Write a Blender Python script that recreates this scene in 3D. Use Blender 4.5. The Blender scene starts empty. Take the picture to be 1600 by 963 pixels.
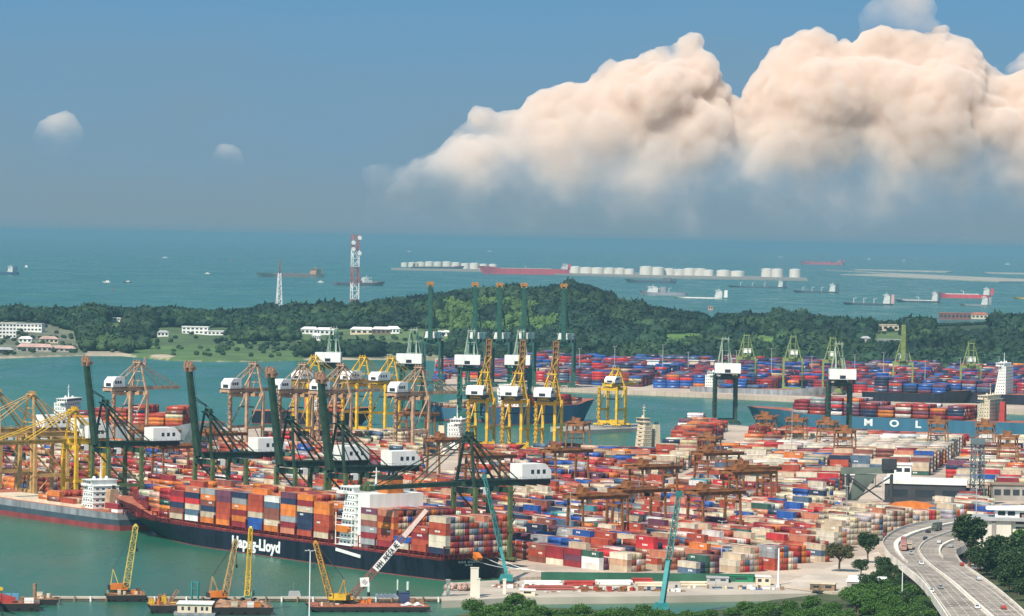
import bpy, math, random
import numpy as np
from mathutils import Vector, Matrix, noise
from mathutils.bvhtree import BVHTree

import time; _t0 = time.time()
def tick(x): print('TICK', x, round(time.time() - _t0, 1))
random.seed(7)
rng = np.random.default_rng(7)
S = bpy.context.scene
COL = S.collection

# ------------------------------------------------------------------ camera
F, H = 5770.0, 145.0                 # focal length in photo pixels, camera height in metres
PITCH = math.atan((481.5 - 374) / F)
ROLL = math.radians(1.0)
cam = bpy.data.objects.new('camera', bpy.data.cameras.new('camera'))
COL.objects.link(cam)
cam.matrix_world = (Matrix.Translation((0, 0, H)) @ Matrix.Rotation(math.pi / 2 - PITCH, 4, 'X')
                    @ Matrix.Rotation(ROLL, 4, 'Z'))
cam.data.sensor_width = 36
cam.data.lens = 36 * F / 1600
cam.data.clip_start = 1
cam.data.clip_end = 400000
S.camera = cam

# ------------------------------------------------------------------ sky and sun
SUN_EL = math.radians(49)
SUN_TO = Vector((-0.50 * math.cos(SUN_EL), -0.866 * math.cos(SUN_EL), math.sin(SUN_EL)))
w = bpy.data.worlds.new('World'); S.world = w; w.use_nodes = True
nt = w.node_tree; nt.nodes.clear()
N = nt.nodes.new; L = nt.links.new
wo = N('ShaderNodeOutputWorld'); bg = N('ShaderNodeBackground'); bg.inputs['Strength'].default_value = 0.1
sky = N('ShaderNodeTexSky'); sky.sky_type = 'NISHITA'; sky.sun_disc = False
sky.sun_elevation = SUN_EL
sky.sun_rotation = math.atan2(SUN_TO.x, SUN_TO.y)
sky.air_density = 1.0; sky.dust_density = 0.6; sky.ozone_density = 1.5
tc = N('ShaderNodeTexCoord'); sep = N('ShaderNodeSeparateXYZ'); com = N('ShaderNodeCombineXYZ')
L(tc.outputs['Generated'], sep.inputs[0])
mx = N('ShaderNodeMath'); mx.operation = 'MAXIMUM'; L(sep.outputs['Z'], mx.inputs[0]); mx.inputs[1].default_value = 0
lift = N('ShaderNodeMath'); lift.operation = 'ADD'; L(mx.outputs[0], lift.inputs[0]); lift.inputs[1].default_value = 0.42
L(sep.outputs['X'], com.inputs[0]); L(sep.outputs['Y'], com.inputs[1]); L(lift.outputs[0], com.inputs[2])
nrm = N('ShaderNodeVectorMath'); nrm.operation = 'NORMALIZE'; L(com.outputs[0], nrm.inputs[0]); L(nrm.outputs[0], sky.inputs['Vector'])
rmp = N('ShaderNodeMapRange'); rmp.interpolation_type = 'SMOOTHSTEP'
wn = N('ShaderNodeTexNoise'); wn.inputs['Scale'].default_value = 9; wn.inputs['Detail'].default_value = 5
wmp = N('ShaderNodeMapping'); wmp.inputs['Scale'].default_value = (1, 1, 3.5); L(tc.outputs['Generated'], wmp.inputs[0]); L(wmp.outputs[0], wn.inputs['Vector'])
wma = N('ShaderNodeMath'); wma.operation = 'MULTIPLY_ADD'; L(wn.outputs['Fac'], wma.inputs[0]); wma.inputs[1].default_value = -0.05; L(sep.outputs['Z'], wma.inputs[2])
wmb = N('ShaderNodeMath'); wmb.operation = 'ADD'; L(wma.outputs[0], wmb.inputs[0]); wmb.inputs[1].default_value = 0.025; L(wmb.outputs[0], rmp.inputs['Value']); rmp.inputs['From Min'].default_value = -0.006; rmp.inputs['From Max'].default_value = 0.075
tint = N('ShaderNodeMix'); tint.data_type = 'RGBA'
tint.inputs['A'].default_value = (1.85, 2.65, 3.15, 1)      # grey-blue murk low over the sea
L(rmp.outputs[0], tint.inputs['Factor'])
mul = N('ShaderNodeMix'); mul.data_type = 'RGBA'; mul.blend_type = 'MULTIPLY'; mul.inputs['Factor'].default_value = 1
L(sky.outputs[0], mul.inputs['A']); mul.inputs['B'].default_value = (0.95, 1.36, 1.27, 1)
L(mul.outputs['Result'], tint.inputs['B'])
L(tint.outputs['Result'], bg.inputs[0]); L(bg.outputs[0], wo.inputs[0])
sd = bpy.data.lights.new('sun', 'SUN'); sd.energy = 4.8; sd.angle = math.radians(0.5); sd.color = (1.0, 0.90, 0.77)
so = bpy.data.objects.new('sun', sd); COL.objects.link(so)
so.rotation_euler = (-SUN_TO).to_track_quat('-Z', 'Y').to_euler()
S.view_settings.view_transform = 'Standard'; S.view_settings.look = 'None'
S.view_settings.exposure = 0.3; S.view_settings.gamma = 1.0
S.cycles.use_denoising = True
S.cycles.max_bounces = 16; S.cycles.volume_max_steps = 256; S.cycles.diffuse_bounces = 2; S.cycles.glossy_bounces = 2
S.cycles.volume_bounces = 14; S.cycles.transparent_max_bounces = 12
S.cycles.sample_clamp_indirect = 4

# ------------------------------------------------------------------ geometry of the view
RM = np.array((Matrix.Rotation(math.pi / 2 - PITCH, 3, 'X') @ Matrix.Rotation(ROLL, 3, 'Z')))
QZ = 4.0                              # level of the quays above the water
def G(x, y, z=0.0):
    """Ground point (at level z) that the photograph shows at pixel x, y."""
    d = RM @ np.array([(x - 800) / F, -(y - 481.5) / F, -1.0])
    t = (z - H) / d[2]
    return Vector((d[0] * t, d[1] * t, z))
def PX(p):
    q = RM.T @ (np.array(p) - np.array([0, 0, H]))
    return 800 - F * q[0] / q[2], 481.5 + F * q[1] / q[2], -F / q[2]
def in_poly(x, y, poly):
    c = False; j = len(poly) - 1
    for i in range(len(poly)):
        xi, yi = poly[i]; xj, yj = poly[j]
        if (yi > y) != (yj > y) and x < (xj - xi) * (y - yi) / (yj - yi) + xi: c = not c
        j = i
    return c
def ang(v): return math.atan2(v[1], v[0])
def lerp(a, b, t): return a + (b - a) * t
def interp(x, pts): return float(np.interp(x, [p[0] for p in pts], [p[1] for p in pts]))
U = Vector((0.6, -0.8, 0)); V = Vector((0.8, 0.6, 0))     # along the quay, and inland from it
B0 = G(690, 909)                                          # stern corner of the navy ship
def Q(s, t, z=QZ):
    p = B0 + U * s + V * t; p.z = z; return p
def s_at(px, t, z=QZ):
    lo, hi = -900, 300
    for _ in range(50):
        m = (lo + hi) / 2
        if PX(Q(m, t, z))[0] < px: lo = m
        else: hi = m
    return lo
ORD = ['zeroth', 'first', 'second', 'third', 'fourth', 'fifth', 'sixth', 'seventh', 'eighth', 'ninth', 'tenth', 'eleventh', 'twelfth',
       'thirteenth', 'fourteenth', 'fifteenth', 'sixteenth', 'seventeenth', 'eighteenth', 'nineteenth', 'twentieth', 'twenty-first',
       'twenty-second', 'twenty-third', 'twenty-fourth', 'twenty-fifth', 'twenty-sixth', 'twenty-seventh', 'twenty-eighth', 'twenty-ninth', 'thirtieth']

# ------------------------------------------------------------------ materials
MATS = {}
def mat(name, col, rough=0.6, metal=0.0, var=0.25, scale=0.15, rnd=0.0, bump=0.0, streak=False, attr=None, spec=0.4):
    if name in MATS: return MATS[name]
    m = bpy.data.materials.new(name); m.use_nodes = True
    t = m.node_tree; b = t.nodes['Principled BSDF']
    b.inputs['Roughness'].default_value = rough; b.inputs['Metallic'].default_value = metal
    b.inputs['Specular IOR Level'].default_value = spec
    n = t.nodes.new; l = t.links.new
    tcn = n('ShaderNodeTexCoord'); ns = n('ShaderNodeTexNoise'); ns.inputs['Scale'].default_value = scale; ns.inputs['Detail'].default_value = 5
    if streak:
        mp = n('ShaderNodeMapping'); mp.inputs['Scale'].default_value = (1, 1, 0.15); l(tcn.outputs['Object'], mp.inputs[0]); l(mp.outputs[0], ns.inputs['Vector'])
    else: l(tcn.outputs['Object'], ns.inputs['Vector'])
    mr = n('ShaderNodeMapRange'); l(ns.outputs['Fac'], mr.inputs['Value'])
    mr.inputs['From Min'].default_value = 0.3; mr.inputs['From Max'].default_value = 0.7
    mr.inputs['To Min'].default_value = 1 - var; mr.inputs['To Max'].default_value = 1 + var * 0.6
    mix = n('ShaderNodeVectorMath'); mix.operation = 'SCALE'
    if attr:
        a = n('ShaderNodeAttribute'); a.attribute_name = attr; l(a.outputs['Color'], mix.inputs[0])
    else:
        mix.inputs[0].default_value = col[:3]
    fac = mr.outputs[0]
    if rnd:
        oi = n('ShaderNodeObjectInfo'); r2 = n('ShaderNodeMapRange'); l(oi.outputs['Random'], r2.inputs['Value'])
        r2.inputs['To Min'].default_value = 1 - rnd; r2.inputs['To Max'].default_value = 1 + rnd
        mm = n('ShaderNodeMath'); mm.operation = 'MULTIPLY'; l(fac, mm.inputs[0]); l(r2.outputs[0], mm.inputs[1]); fac = mm.outputs[0]
    l(fac, mix.inputs['Scale']); l(mix.outputs[0], b.inputs['Base Color'])
    if bump:
        bp = n('ShaderNodeBump'); bp.inputs['Strength'].default_value = bump; bp.inputs['Distance'].default_value = 0.5
        l(ns.outputs['Fac'], bp.inputs['Height']); l(bp.outputs[0], b.inputs['Normal'])
    MATS[name] = m
    return m

# ------------------------------------------------------------------ mesh helpers
class MB:
    def __init__(s): s.v = []; s.f = []; s.m = []
    def add(s, vs, fs, mi=0):
        o = len(s.v); s.v += [tuple(p) for p in vs]; s.f += [tuple(i + o for i in f) for f in fs]; s.m += [mi] * len(fs)
        return s
    def box(s, x0, x1, y0, y1, z0, z1, mi=0):
        return s.add([(x0, y0, z0), (x1, y0, z0), (x1, y1, z0), (x0, y1, z0), (x0, y0, z1), (x1, y0, z1), (x1, y1, z1), (x0, y1, z1)],
                     [(3, 2, 1, 0), (4, 5, 6, 7), (0, 1, 5, 4), (1, 2, 6, 5), (2, 3, 7, 6), (3, 0, 4, 7)], mi)
    def cbox(s, c, d, mi=0):
        return s.box(c[0] - d[0] / 2, c[0] + d[0] / 2, c[1] - d[1] / 2, c[1] + d[1] / 2, c[2] - d[2] / 2, c[2] + d[2] / 2, mi)
    def bar(s, a, b, w, h=None, mi=0, w2=None, h2=None):
        """square-section beam from a to b, w wide and h high"""
        h = w if h is None else h; w2 = w if w2 is None else w2; h2 = h if h2 is None else h2
        a = Vector(a); b = Vector(b); d = (b - a)
        if d.length < 1e-6: return s
        d.normalize(); up = Vector((0, 0, 1)) if abs(d.z) < 0.95 else Vector((1, 0, 0))
        r = d.cross(up).normalized(); q = r.cross(d)
        vs = []
        for p, ww, hh in ((a, w, h), (b, w2, h2)):
            for i, j in ((-1, -1), (1, -1), (1, 1), (-1, 1)): vs.append(p + r * (i * ww / 2) + q * (j * hh / 2))
        return s.add(vs, [(0, 1, 2, 3), (7, 6, 5, 4), (0, 4, 5, 1), (1, 5, 6, 2), (2, 6, 7, 3), (3, 7, 4, 0)], mi)
    def tube(s, a, b, r0, r1=None, n=8, mi=0):
        r1 = r0 if r1 is None else r1
        a = Vector(a); b = Vector(b); d = (b - a).normalized(); up = Vector((0, 0, 1)) if abs(d.z) < 0.95 else Vector((1, 0, 0))
        r = d.cross(up).normalized(); q = r.cross(d); vs = []
        for p, rr in ((a, r0), (b, r1)):
            for k in range(n):
                t = 2 * math.pi * k / n; vs.append(p + r * (math.cos(t) * rr) + q * (math.sin(t) * rr))
        fs = [(k, k + n, (k + 1) % n + n, (k + 1) % n) for k in range(n)] + [tuple(range(n)), tuple(range(2 * n - 1, n - 1, -1))]
        return s.add(vs, fs, mi)
    def prism(s, pts, z0, z1, mi=0):
        n = len(pts); vs = [(p[0], p[1], z0) for p in pts] + [(p[0], p[1], z1) for p in pts]
        ar = sum(pts[i][0] * pts[(i + 1) % n][1] - pts[(i + 1) % n][0] * pts[i][1] for i in range(n))
        o = list(range(n)) if ar > 0 else list(range(n - 1, -1, -1))
        fs = [tuple(i + n for i in o), tuple(reversed(o))] + [(o[i], o[(i + 1) % n], o[(i + 1) % n] + n, o[i] + n) for i in range(n)]
        return s.add(vs, fs, mi)
    def profile(s, pts, y0, y1, mi=0):
        """outline in x,z extruded along y"""
        n = len(pts); vs = [(p[0], y0, p[1]) for p in pts] + [(p[0], y1, p[1]) for p in pts]
        fs = [tuple(range(n)), tuple(range(2 * n - 1, n - 1, -1))] + [(i, i + n, (i + 1) % n + n, (i + 1) % n) for i in range(n)]
        return s.add(vs, fs, mi)
    def lattice(s, a, b, w, nb, r, mi=0, w2=None):
        """four chords and zigzag bracing from a to b"""
        w2 = w if w2 is None else w2
        a = Vector(a); b = Vector(b); d = (b - a).normalized(); up = Vector((0, 0, 1)) if abs(d.z) < 0.9 else Vector((1, 0, 0))
        rr = d.cross(up).normalized(); q = rr.cross(d); P = []
        for k in range(nb + 1):
            t = k / nb; c = a.lerp(b, t); ww = lerp(w, w2, t)
            P.append([c + rr * (i * ww / 2) + q * (j * ww / 2) for i, j in ((-1, -1), (1, -1), (1, 1), (-1, 1))])
        for i in range(4): s.bar(P[0][i], P[-1][i], r, mi=mi)
        for k in range(nb):
            for i in range(4):
                j = (i + 1) % 4
                s.bar(P[k][i], P[k + 1][j] if k % 2 else P[k + 1][i], r * 0.6, mi=mi) if k % 2 else s.bar(P[k][j], P[k + 1][i], r * 0.6, mi=mi)
                s.bar(P[k][i], P[k][j], r * 0.6, mi=mi)
        return s
    def build(s, name, mats, parent=None, smooth=False):
        me = bpy.data.meshes.new(name); me.from_pydata(s.v, [], s.f)
        if not isinstance(mats, (list, tuple)): mats = [mats]
        for m in mats: me.materials.append(m)
        if len(mats) > 1: me.polygons.foreach_set('material_index', s.m)
        if smooth: me.polygons.foreach_set('use_smooth', [True] * len(s.f))
        me.update()
        o = bpy.data.objects.new(name, me); COL.objects.link(o)
        if parent: o.parent = parent
        return o
def tag(o, label=None, cat=None, group=None, kind=None):
    if label: o['label'] = label
    if cat: o['category'] = cat
    if group: o['group'] = group
    if kind: o['kind'] = kind
    return o
def thing(name, label, cat, loc=(0, 0, 0), rz=0, group=None, sc=1.0):
    o = bpy.data.objects.new(name, None); COL.objects.link(o); o.empty_display_size = 1
    o.location = loc; o.rotation_euler = (0, 0, rz); o.scale = (sc, sc, sc)
    return tag(o, label, cat, group)
KIDS = {}
def copy_tree(o, loc, rz=None, label=None, sc=None, group=None):
    if not KIDS:
        pass
    def rec(x, par):
        c = x.copy(); COL.objects.link(c)
        if par: c.parent = par
        for ch in kids(x): rec(ch, c)
        return c
    c = rec(o, None); c.location = loc
    if rz is not None: c.rotation_euler = (0, 0, rz)
    if sc is not None: c.scale = sc if hasattr(sc, '__len__') else (sc, sc, sc)
    if label: c['label'] = label
    if group: c['group'] = group
    return c
def kids(o):
    if o.name not in KIDS: KIDS[o.name] = list(o.children)
    return KIDS[o.name]
def text_mesh(txt, size, name, m, parent, sx=1.0, bold=0.02):
    cu = bpy.data.curves.new(name, 'FONT'); cu.body = txt; cu.size = size; cu.extrude = 0.03; cu.offset = bold * size; cu.align_x = 'LEFT'; cu.resolution_u = 3
    o = bpy.data.objects.new(name + '_curve', cu); COL.objects.link(o)
    bpy.context.view_layer.update()
    me = bpy.data.meshes.new_from_object(o.evaluated_get(bpy.context.evaluated_depsgraph_get()))
    bpy.data.objects.remove(o); me.materials.clear(); me.materials.append(m); me.name = name
    r = bpy.data.objects.new(name, me); COL.objects.link(r); r.parent = parent; r.scale = (sx, 1, 1)
    return r

STEELG = mat('dark_green_steel', (0.028, 0.062, 0.042), 0.5, var=0.45, scale=0.3)
STEELG2 = mat('moss_green_steel', (0.10, 0.14, 0.055), 0.55, var=0.35, scale=0.3)
TEALST = mat('teal_green_steel', (0.03, 0.14, 0.10), 0.55, var=0.3, scale=0.3)
LIMEST = mat('lime_green_steel', (0.21, 0.27, 0.09), 0.55, var=0.3, scale=0.3)
TANST = mat('tan_steel', (0.50, 0.32, 0.20), 0.6, var=0.35, scale=0.3)
YELST = mat('yellow_steel', (0.72, 0.44, 0.03), 0.5, var=0.3, scale=0.3)
BRNYEL = mat('ochre_brown_steel', (0.33, 0.20, 0.055), 0.6, var=0.35, scale=0.3)
RUSTST = mat('rust_orange_steel', (0.28, 0.11, 0.037), 0.7, var=0.55, scale=0.35)
DARKST = mat('dark_grey_steel', (0.035, 0.038, 0.042), 0.6, var=0.4, scale=0.4)
GREYST = mat('mid_grey_steel', (0.22, 0.22, 0.22), 0.6, var=0.3, scale=0.3)
WHITEP = mat('white_paint', (0.84, 0.83, 0.79), 0.5, var=0.14, scale=0.25, streak=True)
CREAMP = mat('cream_paint', (0.72, 0.60, 0.44), 0.55, var=0.2, scale=0.25, streak=True)
ORANGEP = mat('orange_paint', (0.66, 0.19, 0.03), 0.5, var=0.25, scale=0.3)
REDP = mat('red_paint', (0.42, 0.05, 0.04), 0.5, var=0.25, scale=0.3)
MAROON = mat('maroon_paint', (0.20, 0.025, 0.03), 0.55, var=0.55, scale=0.4, streak=True)
NAVYH = mat('navy_hull_paint', (0.010, 0.013, 0.025), 0.5, var=0.75, scale=0.35, streak=True)
BOOT = mat('red_boot_topping', (0.26, 0.05, 0.05), 0.6, var=0.35, scale=0.15, streak=True)
GREYH = mat('grey_hull_paint', (0.27, 0.28, 0.30), 0.5, var=0.4, scale=0.3, streak=True)
DGREYH = mat('slate_hull_paint', (0.06, 0.085, 0.11), 0.5, var=0.2, scale=0.12, streak=True)
TEALH = mat('teal_blue_hull_paint', (0.045, 0.15, 0.235), 0.5, var=0.2, scale=0.12, streak=True)
BLUEH = mat('blue_hull_paint', (0.03, 0.08, 0.16), 0.5, var=0.2, scale=0.12, streak=True)
REDH = mat('red_hull_paint', (0.62, 0.06, 0.07), 0.5, var=0.2, scale=0.12, streak=True)
DECKR = mat('oxide_red_deck', (0.40, 0.125, 0.07), 0.8, var=0.35, scale=0.3)
DECKB = mat('rusty_brown_deck', (0.33, 0.18, 0.11), 0.85, var=0.6, scale=0.5)
GLASSD = mat('dark_window_glass', (0.03, 0.04, 0.05), 0.15, var=0.1, spec=0.6)
LOGOW = mat('white_lettering', (0.82, 0.82, 0.80), 0.6, var=0.05)
TEALP = mat('turquoise_paint', (0.04, 0.27, 0.27), 0.5, var=0.3, scale=0.3)
CONC = mat('pale_concrete', (0.50, 0.43, 0.35), 0.9, var=0.3, scale=0.04)
CONC2 = mat('grey_concrete', (0.36, 0.33, 0.29), 0.9, var=0.3, scale=0.1)
PLASTER = mat('cream_plaster', (0.72, 0.66, 0.56), 0.8, var=0.12, scale=0.15, streak=True)
ROOFG = mat('grey_roof_sheet', (0.42, 0.42, 0.42), 0.6, var=0.2, scale=0.2)
TILER = mat('red_roof_tiles', (0.42, 0.13, 0.07), 0.8, var=0.3, scale=0.3)
BLACK = mat('black_rubber', (0.02, 0.02, 0.02), 0.8, var=0.2)
GREENWALL = mat('green_hoarding', (0.03, 0.12, 0.07), 0.7, var=0.3, scale=0.1)
WOOD = mat('weathered_timber', (0.30, 0.19, 0.12), 0.9, var=0.5, scale=0.6)
TANKM = mat('cream_tank_paint', (0.82, 0.76, 0.65), 0.6, var=0.1, scale=0.02, streak=True)
# ------------------------------------------------------------------ water and haze
def make_water():
    m = bpy.data.materials.new('harbour_water'); m.use_nodes = True
    t = m.node_tree; b = t.nodes['Principled BSDF']; n = t.nodes.new; l = t.links.new
    b.inputs['Roughness'].default_value = 0.32; b.inputs['IOR'].default_value = 1.33; b.inputs['Specular IOR Level'].default_value = 0.5
    tcn = n('ShaderNodeTexCoord')
    mp = n('ShaderNodeMapping'); mp.inputs['Scale'].default_value = (0.0035, 0.0012, 1); l(tcn.outputs['Object'], mp.inputs[0])
    ns = n('ShaderNodeTexNoise'); ns.inputs['Scale'].default_value = 1; ns.inputs['Detail'].default_value = 6; l(mp.outputs[0], ns.inputs['Vector'])
    cr = n('ShaderNodeValToRGB'); l(ns.outputs['Fac'], cr.inputs[0])
    cr.color_ramp.elements[0].position = 0.35; cr.color_ramp.elements[0].color = (0.018, 0.115, 0.074, 1)
    cr.color_ramp.elements[1].position = 0.68; cr.color_ramp.elements[1].color = (0.048, 0.165, 0.096, 1)
    l(cr.outputs[0], b.inputs['Base Color'])
    mw_ = n('ShaderNodeMapping'); mw_.inputs['Scale'].default_value = (0.012, 0.0045, 1); mw_.inputs['Rotation'].default_value = (0, 0, 0.35); l(tcn.outputs['Object'], mw_.inputs[0])
    nw = n('ShaderNodeTexNoise'); nw.inputs['Scale'].default_value = 1; nw.inputs['Detail'].default_value = 7; nw.inputs['Roughness'].default_value = 0.62; nw.inputs['Distortion'].default_value = 0.6; l(mw_.outputs[0], nw.inputs['Vector'])
    rw = n('ShaderNodeMapRange'); l(nw.outputs['Fac'], rw.inputs['Value']); rw.inputs['From Min'].default_value = 0.35; rw.inputs['From Max'].default_value = 0.65; rw.inputs['To Min'].default_value = 0.17; rw.inputs['To Max'].default_value = 0.34; l(rw.outputs[0], b.inputs['Roughness'])
    n2 = n('ShaderNodeTexNoise'); n2.inputs['Scale'].default_value = 0.35; n2.inputs['Detail'].default_value = 6; n2.inputs['Roughness'].default_value = 0.6
    l(tcn.outputs['Object'], n2.inputs['Vector'])
    n3 = n('ShaderNodeTexNoise'); n3.inputs['Scale'].default_value = 0.03; n3.inputs['Detail'].default_value = 3; l(tcn.outputs['Object'], n3.inputs['Vector'])
    ad = n('ShaderNodeMath'); ad.operation = 'MULTIPLY_ADD'; l(n3.outputs['Fac'], ad.inputs[0]); ad.inputs[1].default_value = 0.5; l(n2.outputs['Fac'], ad.inputs[2])
    bp = n('ShaderNodeBump'); bp.inputs['Strength'].default_value = 0.42; bp.inputs['Distance'].default_value = 1.2
    l(ad.outputs[0], bp.inputs['Height']); l(bp.outputs[0], b.inputs['Normal'])
    return m
mb = MB()
ys = [-150, 800, 1400, 2000, 3000, 5000, 8000, 14000, 25000, 45000, 79500]
for a, b in zip(ys[:-1], ys[1:]):
    mb.add([(-13500, a, 0), (13500, a, 0), (13500, b, 0), (-13500, b, 0)], [(0, 1, 2, 3)])
tag(mb.build('water', make_water()), kind='structure')
hm = bpy.data.materials.new('haze'); hm.use_nodes = True; hm.node_tree.nodes.clear()
ho = hm.node_tree.nodes.new('ShaderNodeOutputMaterial'); hv = hm.node_tree.nodes.new('ShaderNodeVolumePrincipled')
hv.inputs['Color'].default_value = (0.225, 0.42, 0.56, 1); hv.inputs['Density'].default_value = 4.5e-5; hv.inputs['Anisotropy'].default_value = 0.0
hm.node_tree.links.new(hv.outputs[0], ho.inputs['Volume'])
mb = MB(); mb.box(-14000, 14000, -300, 80000, -3.5, 168)
tag(mb.build('haze', hm), kind='stuff')

# ------------------------------------------------------------------ the land: terminal, piers, far terminal
def land(name, pts, z, m, bottom=-2.2, kind='structure'):
    mb = MB(); w_ = [G(x, y, z) for x, y in pts]
    mb.prism([(p.x, p.y) for p in w_], bottom, z)
    return tag(mb.build(name, m), kind=kind)
def paving(name, c1, c2, sc):
    m = bpy.data.materials.new(name); m.use_nodes = True
    t = m.node_tree; b = t.nodes['Principled BSDF']; n = t.nodes.new; l = t.links.new
    b.inputs['Roughness'].default_value = 0.9
    tcn = n('ShaderNodeTexCoord'); a = n('ShaderNodeTexNoise'); a.inputs['Scale'].default_value = sc; a.inputs['Detail'].default_value = 8; a.inputs['Roughness'].default_value = 0.65
    l(tcn.outputs['Object'], a.inputs['Vector'])
    cr = n('ShaderNodeValToRGB'); l(a.outputs['Fac'], cr.inputs[0])
    cr.color_ramp.elements[0].position = 0.36; cr.color_ramp.elements[0].color = (*c1, 1)
    cr.color_ramp.elements[1].position = 0.62; cr.color_ramp.elements[1].color = (*c2, 1)
    br = n('ShaderNodeTexBrick'); br.inputs['Scale'].default_value = 0.06; br.inputs['Mortar Size'].default_value = 0.01
    br.inputs['Color1'].default_value = (1, 1, 1, 1); br.inputs['Color2'].default_value = (0.9, 0.9, 0.9, 1); br.inputs['Mortar'].default_value = (0.75, 0.75, 0.75, 1)
    l(tcn.outputs['Object'], br.inputs['Vector'])
    mm = n('ShaderNodeMix'); mm.data_type = 'RGBA'; mm.blend_type = 'MULTIPLY'; mm.inputs['Factor'].default_value = 1
    l(cr.outputs[0], mm.inputs['A']); l(br.outputs[0], mm.inputs['B']); l(mm.outputs['Result'], b.inputs['Base Color'])
    return m
YARD = paving('yard_paving', (0.40, 0.315, 0.25), (0.62, 0.495, 0.39), 0.02)
qa = PX(Q(-900, 34)); qb = PX(Q(2, 34))
land('quay', [(qa[0], qa[1]), (qb[0], qb[1]), (800, 903), (850, 901), (1180, 904), (1300, 917), (1345, 917), (1480, 975), (1480, 1050), (2000, 1050), (2000, 708),
              (1600, 690), (1300, 675), (1180, 667), (1070, 658), (1055, 690), (1035, 716), (930, 714), (895, 700), (760, 706), (700, 700), (690, 684), (640, 672), (345, 667), (325, 700), (200, 702), (-300, 684)], QZ, YARD)
land('pier', [(690, 932), (700, 911), (850, 902.5), (1180, 905.5), (1340, 919), (1290, 927), (1000, 932), (800, 934), (725, 938), (690, 939)], 2.8, CONC)
land('finger_pier', [(860, 667), (1012, 661), (1012, 668), (860, 675)], 3.0, CONC2)
land('far_quay', [(678, 604), (880, 606), (1100, 615), (1350, 627), (1610, 642), (1900, 655), (1900, 560), (680, 560)], QZ, YARD)
mb = MB()

# ------------------------------------------------------------------ the wooded island
def hor(x): return 374.8 + (x - 800) * 0.01746
SKYL = [(-200, 474), (0, 477), (60, 481), (110, 479), (150, 474), (210, 481), (260, 477), (330, 484), (400, 480), (450, 476), (510, 478), (560, 473), (620, 464),
        (680, 458), (720, 450), (790, 447), (850, 446), (890, 438), (925, 444), (960, 464), (1010, 476), (1060, 484), (1130, 489), (1250, 486),
        (1300, 494), (1370, 500), (1450, 497), (1530, 494), (1600, 488), (1800, 486)]
SHOREPX = [(-200, 560), (0, 560), (120, 556), (190, 556), (260, 563), (330, 565), (400, 565), (500, 562), (600, 562), (680, 563), (900, 570), (1200, 578), (1600, 588), (1800, 592)]
_sx = np.arange(-200, 1801, 10)
_sh = np.array([G(x, interp(x, SHOREPX), 0)[1] for x in _sx])
YR = 5200.0
_zr = np.array([145 - (interp(x, SKYL) - hor(x)) * YR / F - 15 for x in _sx])
def terr(X, Y):
    xp = 800 + X / Y * F; xp = xp + (np.interp(xp, [-200, 1800], [-2, 2]))
    sh = np.interp(xp, _sx, _sh); zr = np.interp(xp, _sx, _zr)
    a = np.clip((Y - sh - 60) / (YR - sh - 60), 0, 1); a = a ** 1.25
    up = 2.5 + (zr - 2.5) * (a * a * (3 - 2 * a) * 0.5 + a * 0.5)
    dn = np.clip((Y - YR - 40) / 700, 0, 1); dn = dn * dn * (3 - 2 * dn)
    z = np.where(Y > YR, zr * (1 - dn) - 3 * dn, up)
    return np.where(Y < sh, -2.0 + 4.5 * np.clip((Y - sh + 25) / 25, 0, 1), z)
def T(x, y):
    """point of the island's ground seen at pixel x, y"""
    d = RM @ np.array([(x - 800) / F, -(y - 481.5) / F, -1.0]); prev = None
    for Y in range(3700, 6200, 8):
        t = Y / d[1]; p = np.array([0, 0, H]) + d * t
        if p[2] <= float(terr(p[0], p[1])): return Vector((p[0], p[1], float(terr(p[0], p[1]))))
    return G(x, y, 3)
LAWNS = [([(160, 497), (200, 497), (200, 518), (160, 518)], (0.10, 0.15, 0.05)), ([(1360, 506), (1420, 506), (1420, 535), (1360, 535)], (0.10, 0.15, 0.05)), ([(1455, 486), (1555, 486), (1555, 518), (1455, 518)], (0.10, 0.15, 0.05)), ([(205, 548), (300, 541), (345, 546), (420, 540), (475, 543), (475, 566), (205, 566)], (0.095, 0.165, 0.05)),
         ([(225, 530), (345, 531), (400, 536), (400, 547), (225, 547)], (0.10, 0.17, 0.05)),
         ([(395, 533), (590, 534), (590, 548), (395, 548)], (0.08, 0.125, 0.045)),
         ([(600, 553), (700, 556), (700, 566), (600, 566)], (0.30, 0.28, 0.17)),
         ([(720, 549), (1000, 547), (1000, 556), (720, 557)], (0.26, 0.25, 0.12)),
         ([(1030, 523), (1075, 521), (1115, 524), (1112, 540), (1030, 542)], (0.13, 0.24, 0.05)),
         ([(1170, 524), (1215, 526), (1215, 540), (1170, 536)], (0.13, 0.24, 0.05)),
         ([(1320, 545), (1420, 545), (1420, 552), (1320, 552)], (0.16, 0.2, 0.07)),
         ([(-50, 551), (55, 549), (190, 549), (210, 556), (210, 568), (-50, 568)], (0.42, 0.35, 0.25)),
         ([(236, 555), (255, 553), (272, 556), (265, 561), (240, 561)], (0.48, 0.40, 0.27)),
         ([(-40, 500), (70, 505), (125, 520), (135, 556), (-40, 556)], (0.16, 0.17, 0.11)),
         ([(240, 512), (365, 512), (365, 540), (240, 540)], (0.08, 0.125, 0.045)),
         ([(465, 514), (705, 514), (705, 540), (465, 540)], (0.11, 0.16, 0.06))]
MEADOW = [(700, 480), (760, 472), (850, 482), (880, 505), (860, 530), (700, 530), (670, 505)]
xs = np.arange(-150, 1751, 6); ysr = np.concatenate([np.arange(3780, 4500, 14), np.arange(4500, 5300, 28), np.arange(5300, 6050, 60)])
vv = []; cc = []
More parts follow.
